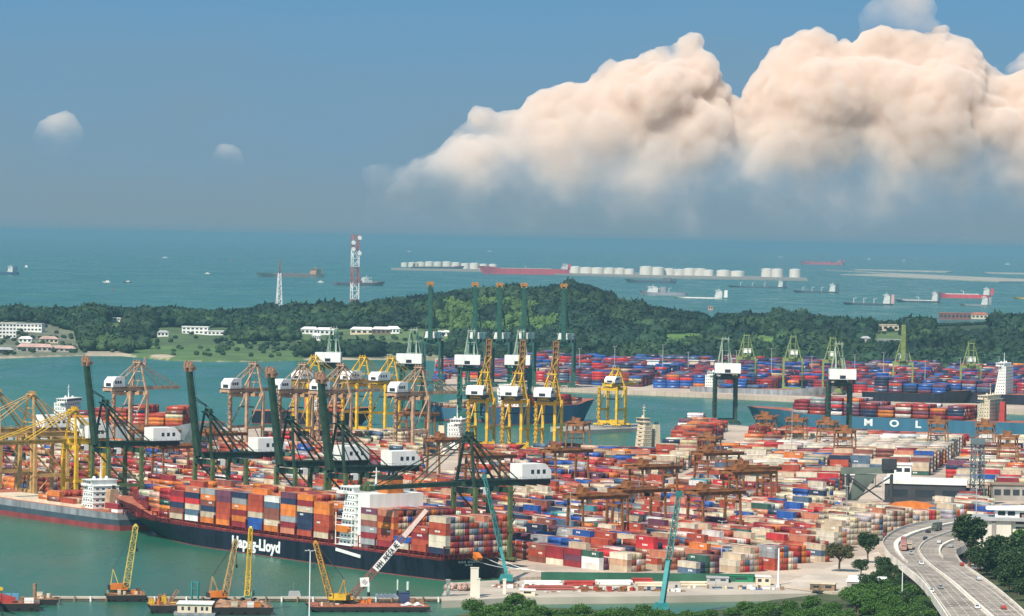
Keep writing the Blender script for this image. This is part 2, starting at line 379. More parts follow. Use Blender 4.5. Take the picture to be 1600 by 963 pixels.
for Y in ysr:
    for x in xs:
        X = (x - 800) / F * Y; z = float(terr(X, Y)); vv.append((X, Y, z))
        px, py, _ = PX((X, Y, z)); c = (0.035, 0.062, 0.024)
        if z < 2.3: c = (0.46, 0.39, 0.28)
        if Y < 5100:
            for poly, lc in LAWNS:
                if in_poly(px, py, poly): c = lc
        cc.append((*c, 1))
nx = len(xs); ff = [(j * nx + i, j * nx + i + 1, (j + 1) * nx + i + 1, (j + 1) * nx + i) for j in range(len(ysr) - 1) for i in range(nx - 1)]
me = bpy.data.meshes.new('island_terrain'); me.from_pydata(vv, [], ff)
ca = me.color_attributes.new('col', 'FLOAT_COLOR', 'POINT'); ca.data.foreach_set('color', np.array(cc, dtype=np.float32).ravel())
me.materials.append(mat('island_ground', (0, 0, 0), 0.95, var=0.35, scale=0.02, attr='col'))
me.polygons.foreach_set('use_smooth', [True] * len(ff))
o = bpy.data.objects.new('terrain', me); COL.objects.link(o); tag(o, kind='structure')

tick('terrain')
# forest of the island: crowns of leaf clumps, one mass
def ico(sub=1):
    import bmesh
    bm = bmesh.new(); bmesh.ops.create_icosphere(bm, subdivisions=sub, radius=1)
    v = np.array([x.co[:] for x in bm.verts]); f = np.array([[x.index for x in p.verts] for p in bm.faces]); bm.free()
    return v, f
def crown_template(seed, nl=46):
    r = np.random.default_rng(seed)
    v, f = ico(2); v = v * (0.87 + 0.20 * r.random((len(v), 1))) * np.array([1, 1, 0.72])
    v[:, 2] = np.where(v[:, 2] < -0.45, -0.45, v[:, 2])
    tv = []; tf = []
    for k in range(nl):
        d = r.normal(size=3); d[2] = abs(d[2]) * 0.9 - 0.1; d /= np.linalg.norm(d)
        c = d * (0.84 + 0.2 * r.random()) * np.array([1, 1, 0.75]); a = r.normal(size=3) * 0.15; b = r.normal(size=3) * 0.15
        o_ = len(tv); tv += [c - a, c + b, c + a, c - b * 0.8]; tf.append([o_, o_ + 1, o_ + 2, o_ + 3])
    return v, f, np.array(tv), np.array(tf)
TEMPL = [crown_template(s) for s in range(6)]
FOLI = mat('forest_foliage', (0, 0, 0), 0.75, var=0.28, scale=0.12, attr='col', spec=0.2)
def forest(name, pts, radii, cols):
    V3 = []; F3 = []; F4 = []; C = []; off = 0; r = np.random.default_rng(3)
    for (X, Y, Z), rad, c in zip(pts, radii, cols):
        v, f, tv, tf = TEMPL[r.integers(6)]; a = r.random() * 6.28; R2 = np.array([[math.cos(a), -math.sin(a), 0], [math.sin(a), math.cos(a), 0], [0, 0, 1]])
        sc = np.array([1, 1, 0.8 + 0.5 * r.random()]) * rad
        for q, fl, st in ((v, f, F3), (tv, tf, F4)):
            V3.append((q * sc) @ R2.T + np.array([X, Y, Z])); st.append(fl + off); off += len(q)
            C.append(np.repeat(np.array([[*c, 1]]), len(q), 0) * np.concatenate([(0.92 + 0.16 * r.random((len(q), 1))).repeat(3, 1), np.ones((len(q), 1))], 1))
    VV = np.concatenate(V3); f3 = np.concatenate(F3); f4 = np.concatenate(F4); CCc = np.concatenate(C)
    me = bpy.data.meshes.new(name); me.vertices.add(len(VV)); me.vertices.foreach_set('co', VV.astype(np.float32).ravel())
    nl = f3.size + f4.size; me.loops.add(nl); me.loops.foreach_set('vertex_index', np.concatenate([f3.ravel(), f4.ravel()]).astype(np.int32))
    me.polygons.add(len(f3) + len(f4)); st = np.concatenate([np.arange(len(f3)) * 3, f3.size + np.arange(len(f4)) * 4]).astype(np.int32)
    me.polygons.foreach_set('loop_start', st)
    me.update(calc_edges=True)
    ca = me.color_attributes.new('col', 'FLOAT_COLOR', 'POINT'); ca.data.foreach_set('color', CCc.astype(np.float32).ravel())
    me.polygons.foreach_set('use_smooth', np.concatenate([np.ones(len(f3), bool), np.zeros(len(f4), bool)]))
    me.materials.append(FOLI); o = bpy.data.objects.new(name, me); COL.objects.link(o); return o
CLEAR = [p for p, c in LAWNS]
LOWT = [(1455, 1555, 495, 540), (1360, 1420, 515, 550), (240, 365, 520, 552), (465, 705, 522, 555), (160, 200, 500, 530), (1098, 1122, 480, 515), (-20, 130, 525, 558), (1030, 1118, 520, 552), (1165, 1220, 524, 556), (1320, 1420, 540, 560)]
def island_trees():
    P = []; Rr = []; Cc = []
    r = np.random.default_rng(11); n = 0
    while n < 30000:
        n += 1
        Y = math.sqrt(r.uniform(3850 ** 2, 5620 ** 2)); x = r.uniform(-60, 1660); X = (x - 800) / F * Y
        xp = x; sh = np.interp(xp, _sx, _sh)
        if Y < sh + 18: continue
        z = float(terr(X, Y)); px, py, _ = PX((X, Y, z))
        inl = Y < YR + 80 and any(in_poly(px, py, p) for p in CLEAR)
        if inl and (r.random() > (0.10 if px < 135 or (330 < px < 640 and 528 < py < 552) else 0.03)): continue
        low = inl or any(a <= px <= b and c0 <= py <= d0 for a, b, c0, d0 in LOWT)
        if px > 690 and Y < 4080: continue
        big = noise.noise((X * 0.006, Y * 0.006, 3.1)); rad = (r.uniform(4.0, 8.0) + (r.uniform(3, 7) if r.random() < 0.22 else 0)) * (1 + 0.4 * big)
        if Y > YR - 30: rad = min(rad * r.uniform(0.7, 1.2), 8)
        if low: rad = min(rad, 3.2)
        k = noise.noise((X * 0.012, Y * 0.012, 0.5)); g = r.uniform(0.62, 1.38)
        c = np.array((0.018, 0.042, 0.021)) * g
        if k > 0.12: c = np.array((0.030, 0.058, 0.023)) * g
        if k < -0.25: c = np.array((0.012, 0.030, 0.018)) * g
        if in_poly(px, py, MEADOW) and noise.noise((X * 0.02, Y * 0.02, 7)) > -0.25: c = np.array((0.070, 0.125, 0.034)) * (0.85 + 0.15 * g); rad *= 0.7
        lf = 1.15 + 0.7 * noise.noise((X * 0.0028, Y * 0.0035, 9.0)); c = c * lf + np.array((0.010, 0.012, 0.0)) * max(0, noise.noise((X * 0.03, Y * 0.03, 4.0)))
        P.append((X, Y, z + rad * 0.62)); Rr.append(rad); Cc.append(c)
    return P, Rr, Cc
tag(forest('forest', *island_trees()), kind='stuff')

tick('forest')
# ------------------------------------------------------------------ clouds, far out over the sea
CY = 96000.0
def cloud(name, label, outline, base, seed, depth=2600, fade=(330, 250), vox=48.0, bumps=1.0, dense=0.97, drop=8):
    """cumulus: many puffs under the outline (photo pixels), fused into one skin and roughened"""
    r = np.random.default_rng(seed); k = CY / F
    xs0, xs1 = outline[0][0], outline[-1][0]
    iv, if_ = ico(3); PV = []; PF = []
    def puff(x, y, dy, rad):
        PF.append(if_ + len(iv) * len(PV))
        PV.append(iv * rad + np.array([(x - 800) * k, CY + dy, 145 + (hor(x) - y) * k]))
    x = xs0
    while x <= xs1:
        top = interp(x, outline) + drop; y = top
        rad = r.uniform(5, 12)
        puff(x, top + rad, r.uniform(-0.12, 0.12) * depth, rad * k)
        while y < base - 8:
            g = min(1, (y - top + 12) / 70)
            rr = r.uniform(11, 18) + 22 * g * r.random(); yy = y + rr
            puff(x + r.uniform(-5, 5), yy, -r.uniform(0.3, 0.45) * depth * g, rr * k)
            y += r.uniform(9, 16)
        x += r.uniform(6, 10)
    me = bpy.data.meshes.new(name); me.from_pydata(np.concatenate(PV).tolist(), [], np.concatenate(PF).tolist())
    o = bpy.data.objects.new(name, me); COL.objects.link(o)
    md = o.modifiers.new('fuse', 'REMESH'); md.mode = 'VOXEL'; md.voxel_size = vox; md.use_smooth_shade = True
    sm_ = o.modifiers.new('soften', 'SMOOTH'); sm_.factor = 0.6; sm_.iterations = 14
    for i, (kind_, sz, st) in enumerate((('CLOUDS', 2600, 500), ('VORONOI', 2600, -800), ('VORONOI', 1050, -320), ('VORONOI', 430, -170), ('CLOUDS', 220, 130))):
        tx = bpy.data.textures.new('%s_%d' % (name, i), kind_); tx.noise_scale = sz
        if kind_ == 'CLOUDS': tx.noise_depth = 3
        else: tx.distance_metric = 'DISTANCE'
        d = o.modifiers.new('roughen', 'DISPLACE'); d.texture = tx; d.texture_coords = 'GLOBAL'; d.strength = st * bumps; d.mid_level = 0.5 if kind_ == 'CLOUDS' else 0.62
    md = o.modifiers.new('fuse_again', 'REMESH'); md.mode = 'VOXEL'; md.voxel_size = vox * 0.85; md.use_smooth_shade = True
    sm_ = o.modifiers.new('soften', 'SMOOTH'); sm_.factor = 0.5; sm_.iterations = 1
    m = bpy.data.materials.new(name + '_vapour'); m.use_nodes = True; t = m.node_tree; t.nodes.clear(); n = t.nodes.new; l = t.links.new
    out = n('ShaderNodeOutputMaterial'); pv = n('ShaderNodeVolumePrincipled'); pv.inputs['Color'].default_value = (0.945, 0.872, 0.815, 1); pv.inputs['Anisotropy'].default_value = 0.0
    geo = n('ShaderNodeNewGeometry'); sp = n('ShaderNodeSeparateXYZ'); l(geo.outputs['Position'], sp.inputs[0])
    z0 = 145 + (hor((xs0 + xs1) / 2) - fade[0]) * k; z1 = 145 + (hor((xs0 + xs1) / 2) - fade[1]) * k
    ss = n('ShaderNodeMapRange'); ss.interpolation_type = 'SMOOTHSTEP'; cn_ = n('ShaderNodeTexNoise'); cn_.inputs['Scale'].default_value = 0.0007; cn_.inputs['Detail'].default_value = 3; l(geo.outputs['Position'], cn_.inputs['Vector'])
    ca_ = n('ShaderNodeMath'); ca_.operation = 'MULTIPLY_ADD'; l(cn_.outputs['Fac'], ca_.inputs[0]); ca_.inputs[1].default_value = (z1 - z0) * 0.9; l(sp.outputs['Z'], ca_.inputs[2])
    cb_ = n('ShaderNodeMath'); cb_.operation = 'SUBTRACT'; l(ca_.outputs[0], cb_.inputs[0]); cb_.inputs[1].default_value = (z1 - z0) * 0.45; l(cb_.outputs[0], ss.inputs['Value']); ss.inputs['From Min'].default_value = z0; ss.inputs['From Max'].default_value = z1
    pw_ = n('ShaderNodeMath'); pw_.operation = 'POWER'; pw_.inputs[1].default_value = 2.7; l(ss.outputs[0], pw_.inputs[0])
    md_ = n('ShaderNodeMath'); md_.operation = 'MULTIPLY'; md_.inputs[1].default_value = 0.0062 * dense; l(pw_.outputs[0], md_.inputs[0]); l(md_.outputs[0], pv.inputs['Density']); l(pv.outputs[0], out.inputs['Volume'])
    me.materials.append(m)
    return tag(o, label, 'cloud')
cloud('cloud', 'huge peach white cumulus bank towering over the sea horizon',
      [(592, 266), (615, 254), (628, 248), (640, 240), (680, 222), (715, 196), (740, 172), (765, 178), (785, 184), (820, 172), (860, 156), (915, 138), (945, 118), (960, 96),
       (985, 80), (1010, 76), (1030, 58), (1060, 56), (1080, 48), (1092, 62), (1094, 95), (1108, 118), (1112, 150), (1140, 160), (1170, 178), (1180, 158),
       (1205, 120), (1225, 72), (1250, 56), (1290, 68), (1330, 70), (1360, 56), (1400, 52), (1440, 58), (1468, 38), (1500, 56), (1530, 86), (1560, 112), (1600, 122), (1650, 118), (1700, 140)],
      330, 5, fade=(412, 105), drop=2)
cloud('cloud', 'wispy white plume rising out of the cumulus top into the picture edge', [(1374, 6), (1390, -14), (1415, -20), (1438, -10), (1448, 14)], 66, 9, depth=900, fade=(110, -30), vox=45, bumps=1.3, dense=0.25)
cloud('cloud', 'pale cloud fragment cut by the picture edge beside the tall cumulus', [(1565, 98), (1585, 88), (1610, 84), (1660, 92)], 135, 10, depth=900, fade=(150, 80), vox=45, bumps=1.2, dense=0.4)
cloud('cloud', 'small faint pink cumulus puff hanging alone above the left sea', [(58, 206), (68, 192), (84, 182), (98, 190), (104, 204)], 226, 12, depth=900, fade=(262, 140), vox=45, bumps=0.9, dense=0.8)
cloud('cloud', 'tiny faint pink cloud puff between the lone puff and the cumulus bank', [(338, 230), (348, 219), (358, 221), (363, 230)], 244, 14, depth=600, fade=(290, 190), vox=40, bumps=0.6, dense=0.9)
tick('clouds')

# ------------------------------------------------------------------ containers
CCOL = {'rust red': (0.42, 0.075, 0.04), 'brick brown': (0.26, 0.09, 0.065), 'dark red': (0.27, 0.03, 0.038), 'crimson red': (0.54, 0.04, 0.045),
        'orange': (0.68, 0.20, 0.045), 'beige': (0.58, 0.46, 0.33), 'cream': (0.70, 0.61, 0.48), 'white': (0.76, 0.74, 0.70), 'grey': (0.33, 0.33, 0.34),
        'slate blue': (0.09, 0.14, 0.21), 'navy blue': (0.03, 0.042, 0.09), 'bright blue': (0.03, 0.10, 0.36), 'dark green': (0.045, 0.11, 0.08),
        'teal': (0.08, 0.29, 0.33), 'purple brown': (0.17, 0.06, 0.10), 'tan': (0.50, 0.30, 0.19), 'salmon': (0.54, 0.20, 0.12)}
PAL_YARD = [('rust red', 26), ('brick brown', 13), ('dark red', 13), ('crimson red', 11), ('orange', 10), ('beige', 20), ('cream', 10), ('white', 4), ('grey', 6),
            ('slate blue', 5), ('navy blue', 6), ('bright blue', 5), ('dark green', 2), ('teal', 1), ('purple brown', 4), ('tan', 6), ('salmon', 9)]
PAL_SHIP = [('rust red', 24), ('brick brown', 12), ('dark red', 14), ('crimson red', 6), ('orange', 22), ('beige', 8), ('grey', 6), ('slate blue', 5), ('navy blue', 5),
            ('bright blue', 2), ('purple brown', 4), ('white', 1), ('salmon', 6)]
PAL_PALE = [('cream', 40), ('white', 28), ('beige', 24), ('grey', 5), ('salmon', 3)]
PAL_BEIGE = [('beige', 50), ('cream', 22), ('grey', 10), ('brick brown', 8), ('salmon', 8), ('slate blue', 4)]
PAL_BLUE = [('bright blue', 30), ('navy blue', 20), ('purple brown', 15), ('dark red', 12), ('crimson red', 6), ('slate blue', 8), ('white', 3), ('rust red', 6), ('grey', 4)]
PAL_RED = [('rust red', 30), ('crimson red', 22), ('orange', 18), ('dark red', 12), ('navy blue', 8), ('purple brown', 6), ('brick brown', 8), ('beige', 5)]
def pick(pal):
    return random.choices([p[0] for p in pal], [p[1] for p in pal])[0]
CW, CH, CL = 2.44, 2.62, 12.19
def cont_material(name, use_obj):
    m = bpy.data.materials.new(name); m.use_nodes = True; t = m.node_tree; b = t.nodes['Principled BSDF']; n = t.nodes.new; l = t.links.new
    b.inputs['Roughness'].default_value = 0.6; b.inputs['Specular IOR Level'].default_value = 0.3
    if use_obj: c = n('ShaderNodeObjectInfo')
    else: c = n('ShaderNodeAttribute'); c.attribute_name = 'col'
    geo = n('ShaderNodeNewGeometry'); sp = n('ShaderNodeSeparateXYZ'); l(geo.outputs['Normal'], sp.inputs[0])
    ns = n('ShaderNodeTexNoise'); ns.inputs['Scale'].default_value = 0.35; ns.inputs['Detail'].default_value = 5
    mp = n('ShaderNodeMapping'); mp.inputs['Scale'].default_value = (1, 1, 0.5); l(geo.outputs['Position'], mp.inputs[0]); l(mp.outputs[0], ns.inputs['Vector'])
    mr = n('ShaderNodeMapRange'); l(ns.outputs['Fac'], mr.inputs['Value']); mr.inputs['From Min'].default_value = 0.3; mr.inputs['From Max'].default_value = 0.7
    mr.inputs['To Min'].default_value = 0.72; mr.inputs['To Max'].default_value = 1.18
    sc = n('ShaderNodeVectorMath'); sc.operation = 'SCALE'; l(c.outputs['Color'], sc.inputs[0]); l(mr.outputs[0], sc.inputs['Scale'])
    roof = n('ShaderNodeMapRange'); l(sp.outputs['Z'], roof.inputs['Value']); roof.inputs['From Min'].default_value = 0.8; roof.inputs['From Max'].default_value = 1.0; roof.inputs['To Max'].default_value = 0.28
    sunlit_dust = n('ShaderNodeMix'); sunlit_dust.data_type = 'RGBA'; l(roof.outputs[0], sunlit_dust.inputs['Factor']); l(sc.outputs[0], sunlit_dust.inputs['A']); sunlit_dust.inputs['B'].default_value = (0.56, 0.44, 0.36, 1)  # dusty roofs: sunlit paleness mixed into the colour of upward faces
    l(sunlit_dust.outputs['Result'], b.inputs['Base Color'])
    return m
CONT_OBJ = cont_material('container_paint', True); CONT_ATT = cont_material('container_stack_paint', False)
CDARK = mat('container_door_gaps', (0.05, 0.05, 0.05), 0.7, var=0.2)
def container_mesh(name, mark):
    """40 ft box: corrugated sides and ends, corner posts, rails and a door end with locking bars"""
    mb = MB(); hl, hw = CL / 2, CW / 2
    for x in (-hl, hl - 0.16):
        for y in (-hw, hw - 0.16): mb.box(x, x + 0.16, y, y + 0.16, 0, CH)
    for y in (-hw, hw - 0.14):
        mb.box(-hl + 0.16, hl - 0.16, y, y + 0.14, 0, 0.2); mb.box(-hl + 0.16, hl - 0.16, y, y + 0.14, CH - 0.12, CH)
    for x in (-hl, hl - 0.14):
        mb.box(x, x + 0.14, -hw + 0.16, hw - 0.16, 0, 0.2); mb.box(x, x + 0.14, -hw + 0.16, hw - 0.16, CH - 0.14, CH)
    nx = 22
    for sy in (-1, 1):
        pts = []
        for i in range(nx * 2 + 1):
            x = -hl + 0.16 + (CL - 0.32) * i / (nx * 2); pts.append((x, sy * (hw - (0.03 if (i // 1) % 2 else 0.10))))
        o = [(p[0], p[1], 0.2) for p in pts] + [(p[0], p[1], CH - 0.12) for p in pts]; k = len(pts)
        fs = [(i, i + 1, i + 1 + k, i + k) for i in range(k - 1)]
        if sy > 0: fs = [f[::-1] for f in fs]
        mb.add(o, fs)
    mb.add([(-hl + .05, -hw + .05, CH - 0.03), (hl - .05, -hw + .05, CH - 0.03), (hl - .05, hw - .05, CH - 0.03), (-hl + .05, hw - .05, CH - 0.03)], [(0, 1, 2, 3)])
    mb.add([(-hl + .05, -hw + .05, 0.02), (hl - .05, -hw + .05, 0.02), (hl - .05, hw - .05, 0.02), (-hl + .05, hw - .05, 0.02)], [(3, 2, 1, 0)])
    mb.box(-hl + 0.05, -hl + 0.12, -hw + 0.16, hw - 0.16, 0.2, CH - 0.14); mb.box(hl - 0.12, hl - 0.06, -hw + 0.16, hw - 0.16, 0.2, CH - 0.14)
    for y in (-0.75, -0.3, 0.3, 0.75): mb.tube((hl - 0.03, y, 0.1), (hl - 0.03, y, CH - 0.1), 0.03, n=5, mi=1)
    mb.box(hl - 0.058, hl - 0.05, -0.02, 0.02, 0.2, CH - 0.14, 1)
    if mark:
        for sy in (-1, 1):
            x = -1.6 if mark == 1 else 1.2
            for q in range(4 if mark == 1 else 3):
                x0 = x + q * 0.95; mb.box(x0, x0 + 0.62, sy * hw * 1.0 - 0.012, sy * hw * 1.0 + 0.012, 1.15, 1.95, 2)
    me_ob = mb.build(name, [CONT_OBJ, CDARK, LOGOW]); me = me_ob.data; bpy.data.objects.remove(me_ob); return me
CMESH = [container_mesh('container_plain', 0), container_mesh('container_lettered', 1), container_mesh('container_marked', 2)]
CONTS = []     # every container of the scene: pos (base centre), heading, colour, place in words
def addc(p, rz, col, words):
    CONTS.append((Vector(p), rz, col, words))

# --- on the navy ship: port column colours from the photograph, bow to stern, lowest tier first
SHIP_S = []
FWD = [['dark red', 'crimson red', 'purple brown', 'cream'], ['rust red', 'salmon', 'orange', 'beige'], ['dark red', 'orange', 'dark green', 'dark red', 'crimson red'],
       ['beige', 'brick brown', 'navy blue', 'crimson red', 'dark red'], ['white', 'slate blue', 'beige', 'crimson red', 'navy blue', 'salmon'],
       ['orange', 'beige', 'navy blue', 'brick brown', 'orange', 'grey'], ['orange', 'rust red', 'rust red', 'rust red', 'purple brown', 'purple brown'],
       ['dark red', 'orange', 'dark red', 'orange', 'grey', 'navy blue'], ['bright blue', 'bright blue', 'beige', 'rust red', 'rust red', 'rust red'],
       ['orange', 'beige', 'brick brown', 'brick brown', 'slate blue', 'white'], ['salmon', 'dark red', 'grey', 'orange', 'orange', 'navy blue', 'purple brown'],
       ['rust red', 'navy blue', 'navy blue', 'navy blue', 'beige', 'dark red', 'orange'], ['beige', 'rust red', 'rust red', 'rust red', 'orange', 'orange']]
AFT = [['grey', 'dark red', 'grey', 'brick brown', 'beige', 'purple brown'], ['dark red', 'rust red', 'rust red', 'orange', 'rust red', 'salmon'], ['beige', 'bright blue'],
       ['rust red', 'rust red', 'dark red', 'rust red'], ['navy blue', 'cream', 'cream', 'rust red', 'rust red', 'beige']]
ROWS = 13
rz_u = ang(U)
for grp, s0, pitch, first in ((FWD, -261.0 + 7, 13.5, 1), (AFT, -62 + 6.6, 12.75, 14)):
    for b, lst in enumerate(grp):
        s = s0 + b * pitch; nb = first + b
        narrow = {1: 3, 2: 2, 3: 1}.get(nb, 0)
        for r in range(ROWS):
            if r < narrow or r >= ROWS - narrow: continue
            if r == narrow: col = lst
            else:
                h = len(lst) + random.choice([0, 0, 0, -1, 0, 1 if nb not in (16,) else 0])
                h = max(1, min(h, 7 if first == 1 else 6)); col = [pick(PAL_SHIP) for _ in range(h)]
                if nb == 18: col = [pick([('dark red', 3), ('rust red', 4), ('grey', 3), ('slate blue', 2), ('beige', 3), ('purple brown', 3), ('salmon', 2)]) for _ in range(min(h, 6))]
            for k, c in enumerate(col):
                p = Q(s, 0.55 + CW / 2 + r * 2.5 - 0.1, 11.4 + k * (CH + 0.02))
                if r == narrow: wd = '%s tier above deck, %s bay from the bow of the navy ship' % (ORD[k + 1], ORD[nb])
                else: wd = '%s tier, %s row inboard, %s bay of the navy ship' % (ORD[k + 1], ORD[r + 1 - narrow], ORD[nb])
                addc(p, rz_u, c, wd)
# --- the yard, rows parallel to the near quay (zone A) and square to the far quay (zone B)
ZA = [(-40, 700), (200, 712), (328, 712), (350, 678), (640, 682), (662, 705), (760, 726), (880, 722), (960, 742), (1050, 778), (1100, 775), (1400, 792), (1640, 798), (1640, 822), (1490, 815), (1424, 820), (1374, 841), (1325, 856),
      (1290, 874), (1255, 886), (1150, 897), (1000, 896), (880, 886), (800, 870), (780, 900), (-40, 800)]
ZB = [(1075, 664), (1180, 677), (1300, 685), (1640, 702), (1640, 800), (1400, 790), (1100, 772), (1050, 772), (960, 736), (895, 716), (935, 722), (1038, 724), (1062, 694)]
HOLES = [[(1128, 662), (1182, 662), (1180, 700), (1130, 728), (1085, 760), (1058, 785), (1030, 785), (1050, 752), (1085, 720), (1118, 690)],
         [(1283, 738), (1365, 738), (1400, 742), (1505, 748), (1505, 800), (1440, 800), (1462, 812), (1390, 812), (1388, 800), (1310, 800), (1310, 762), (1283, 762)],
         [(1540, 770), (1640, 770), (1640, 812), (1540, 812)], [(640, 712), (745, 712), (745, 738), (690, 770), (640, 770), (655, 735)],
         [(870, 722), (935, 722), (935, 738), (870, 735)]]
BLOCKS = []        # centre, axis angle, for the gantries
def yard(e1, e2, o0, srange, trange, poly, rz, zone, nbay, nrow, bayp, rowp, gap_s, gap_t):
    bi = 1; bj = 0; s = srange[0]
    while s < srange[1]:
        bi += 1 if bj else 0; bj = 0; t = trange[0]; jj = 0
        while t < trange[1]:
            cnt = 0; dom = pick(PAL_YARD)
            th = 3.1 + 1.6 * noise.noise((s * 0.011, t * 0.017, 2.2))
            for i in range(nbay):
                for j in range(nrow):
                    p = o0 + e1 * (s + (i + 0.5) * bayp) + e2 * (t + (j + 0.5) * rowp); p.z = QZ + 0.02
                    x, y, _ = PX(p)
                    if not in_poly(x, y, poly) or any(in_poly(x, y, h_) for h_ in HOLES): continue
                    hh = th + 1.5 * noise.noise((s * 0.3 + i * 0.31, t * 0.3 + j * 0.45, 5.0)) + random.uniform(-0.9, 0.9)
                    h = int(max(0, min(6, round(hh))))
                    pal = PAL_YARD
                    if zone == 'B' and 1225 < x < 1640 and 694 < y < 722: pal = PAL_PALE; h = max(h, 4)
                    elif 1290 < x < 1430 and y > 800: pal = PAL_BEIGE; h = max(h, 4) + (1 if random.random() < 0.3 else 0)
                    elif 530 < x < 700 and y < 735: pal = PAL_BEIGE if random.random() < 0.7 else PAL_YARD; h = max(h, 4) if y < 700 else h
                    elif zone == 'B' and y > 730 and random.random() < 0.5: pal = PAL_BEIGE
                    elif zone == 'A' and x > 1120 and random.random() < 0.38: pal = PAL_BEIGE
                    elif 800 < x < 1000 and random.random() < 0.25: pal = PAL_BLUE
                    if x > 1480 and y > 770: h = min(h, 3)
                    if zone == 'B' and x > 1170 and y < 702: h = min(h, 3); pal = PAL_RED
                    if 1290 < x < 1470 and 780 < y < 822: h = min(h, 2)
                    if 325 < x < 700 and y < 706: h = max(h, 5); pal = PAL_RED if x < 530 else PAL_BEIGE
                    last = dom if random.random() < 0.5 else None
                    for k in range(h):
                        c = last if last and random.random() < 0.42 else pick(pal); last = c; cnt += 1
                        addc((p.x, p.y, p.z + k * (CH + 0.01)), rz, c, '%s tier, %s bay, %s row, %s %sblock along, %s inland' % (ORD[k + 1], ORD[i + 1], ORD[j + 1], ORD[bi], 'far ' if zone == 'B' else '', ORD[bj + 1]))
            c = o0 + e1 * (s + nbay * bayp / 2) + e2 * (t + nrow * rowp / 2)
            if cnt: bj += 1
            if cnt > 30: BLOCKS.append((Vector((c.x, c.y, QZ)), rz, zone, nbay * bayp, nrow * rowp))
            jj += 1; t += nrow * rowp + (gap_t if jj % 2 else gap_t * 1.5)
        s += nbay * bayp + gap_s
yard(U, V, B0.copy(), (-760, 520), (66, 1200), ZA, rz_u, 'A', 12, 6, 12.6, 2.65, 10, 6.0)
E1 = Vector((0.982, -0.189, 0)); E2 = Vector((0.189, 0.982, 0))
yard(E1, E2, G(1000, 790, 4), (-160, 620), (-160, 1000), ZB, ang(E1), 'B', 11, 6, 12.6, 2.65, 11, 8.0)
tick('container list %d' % len(CONTS))

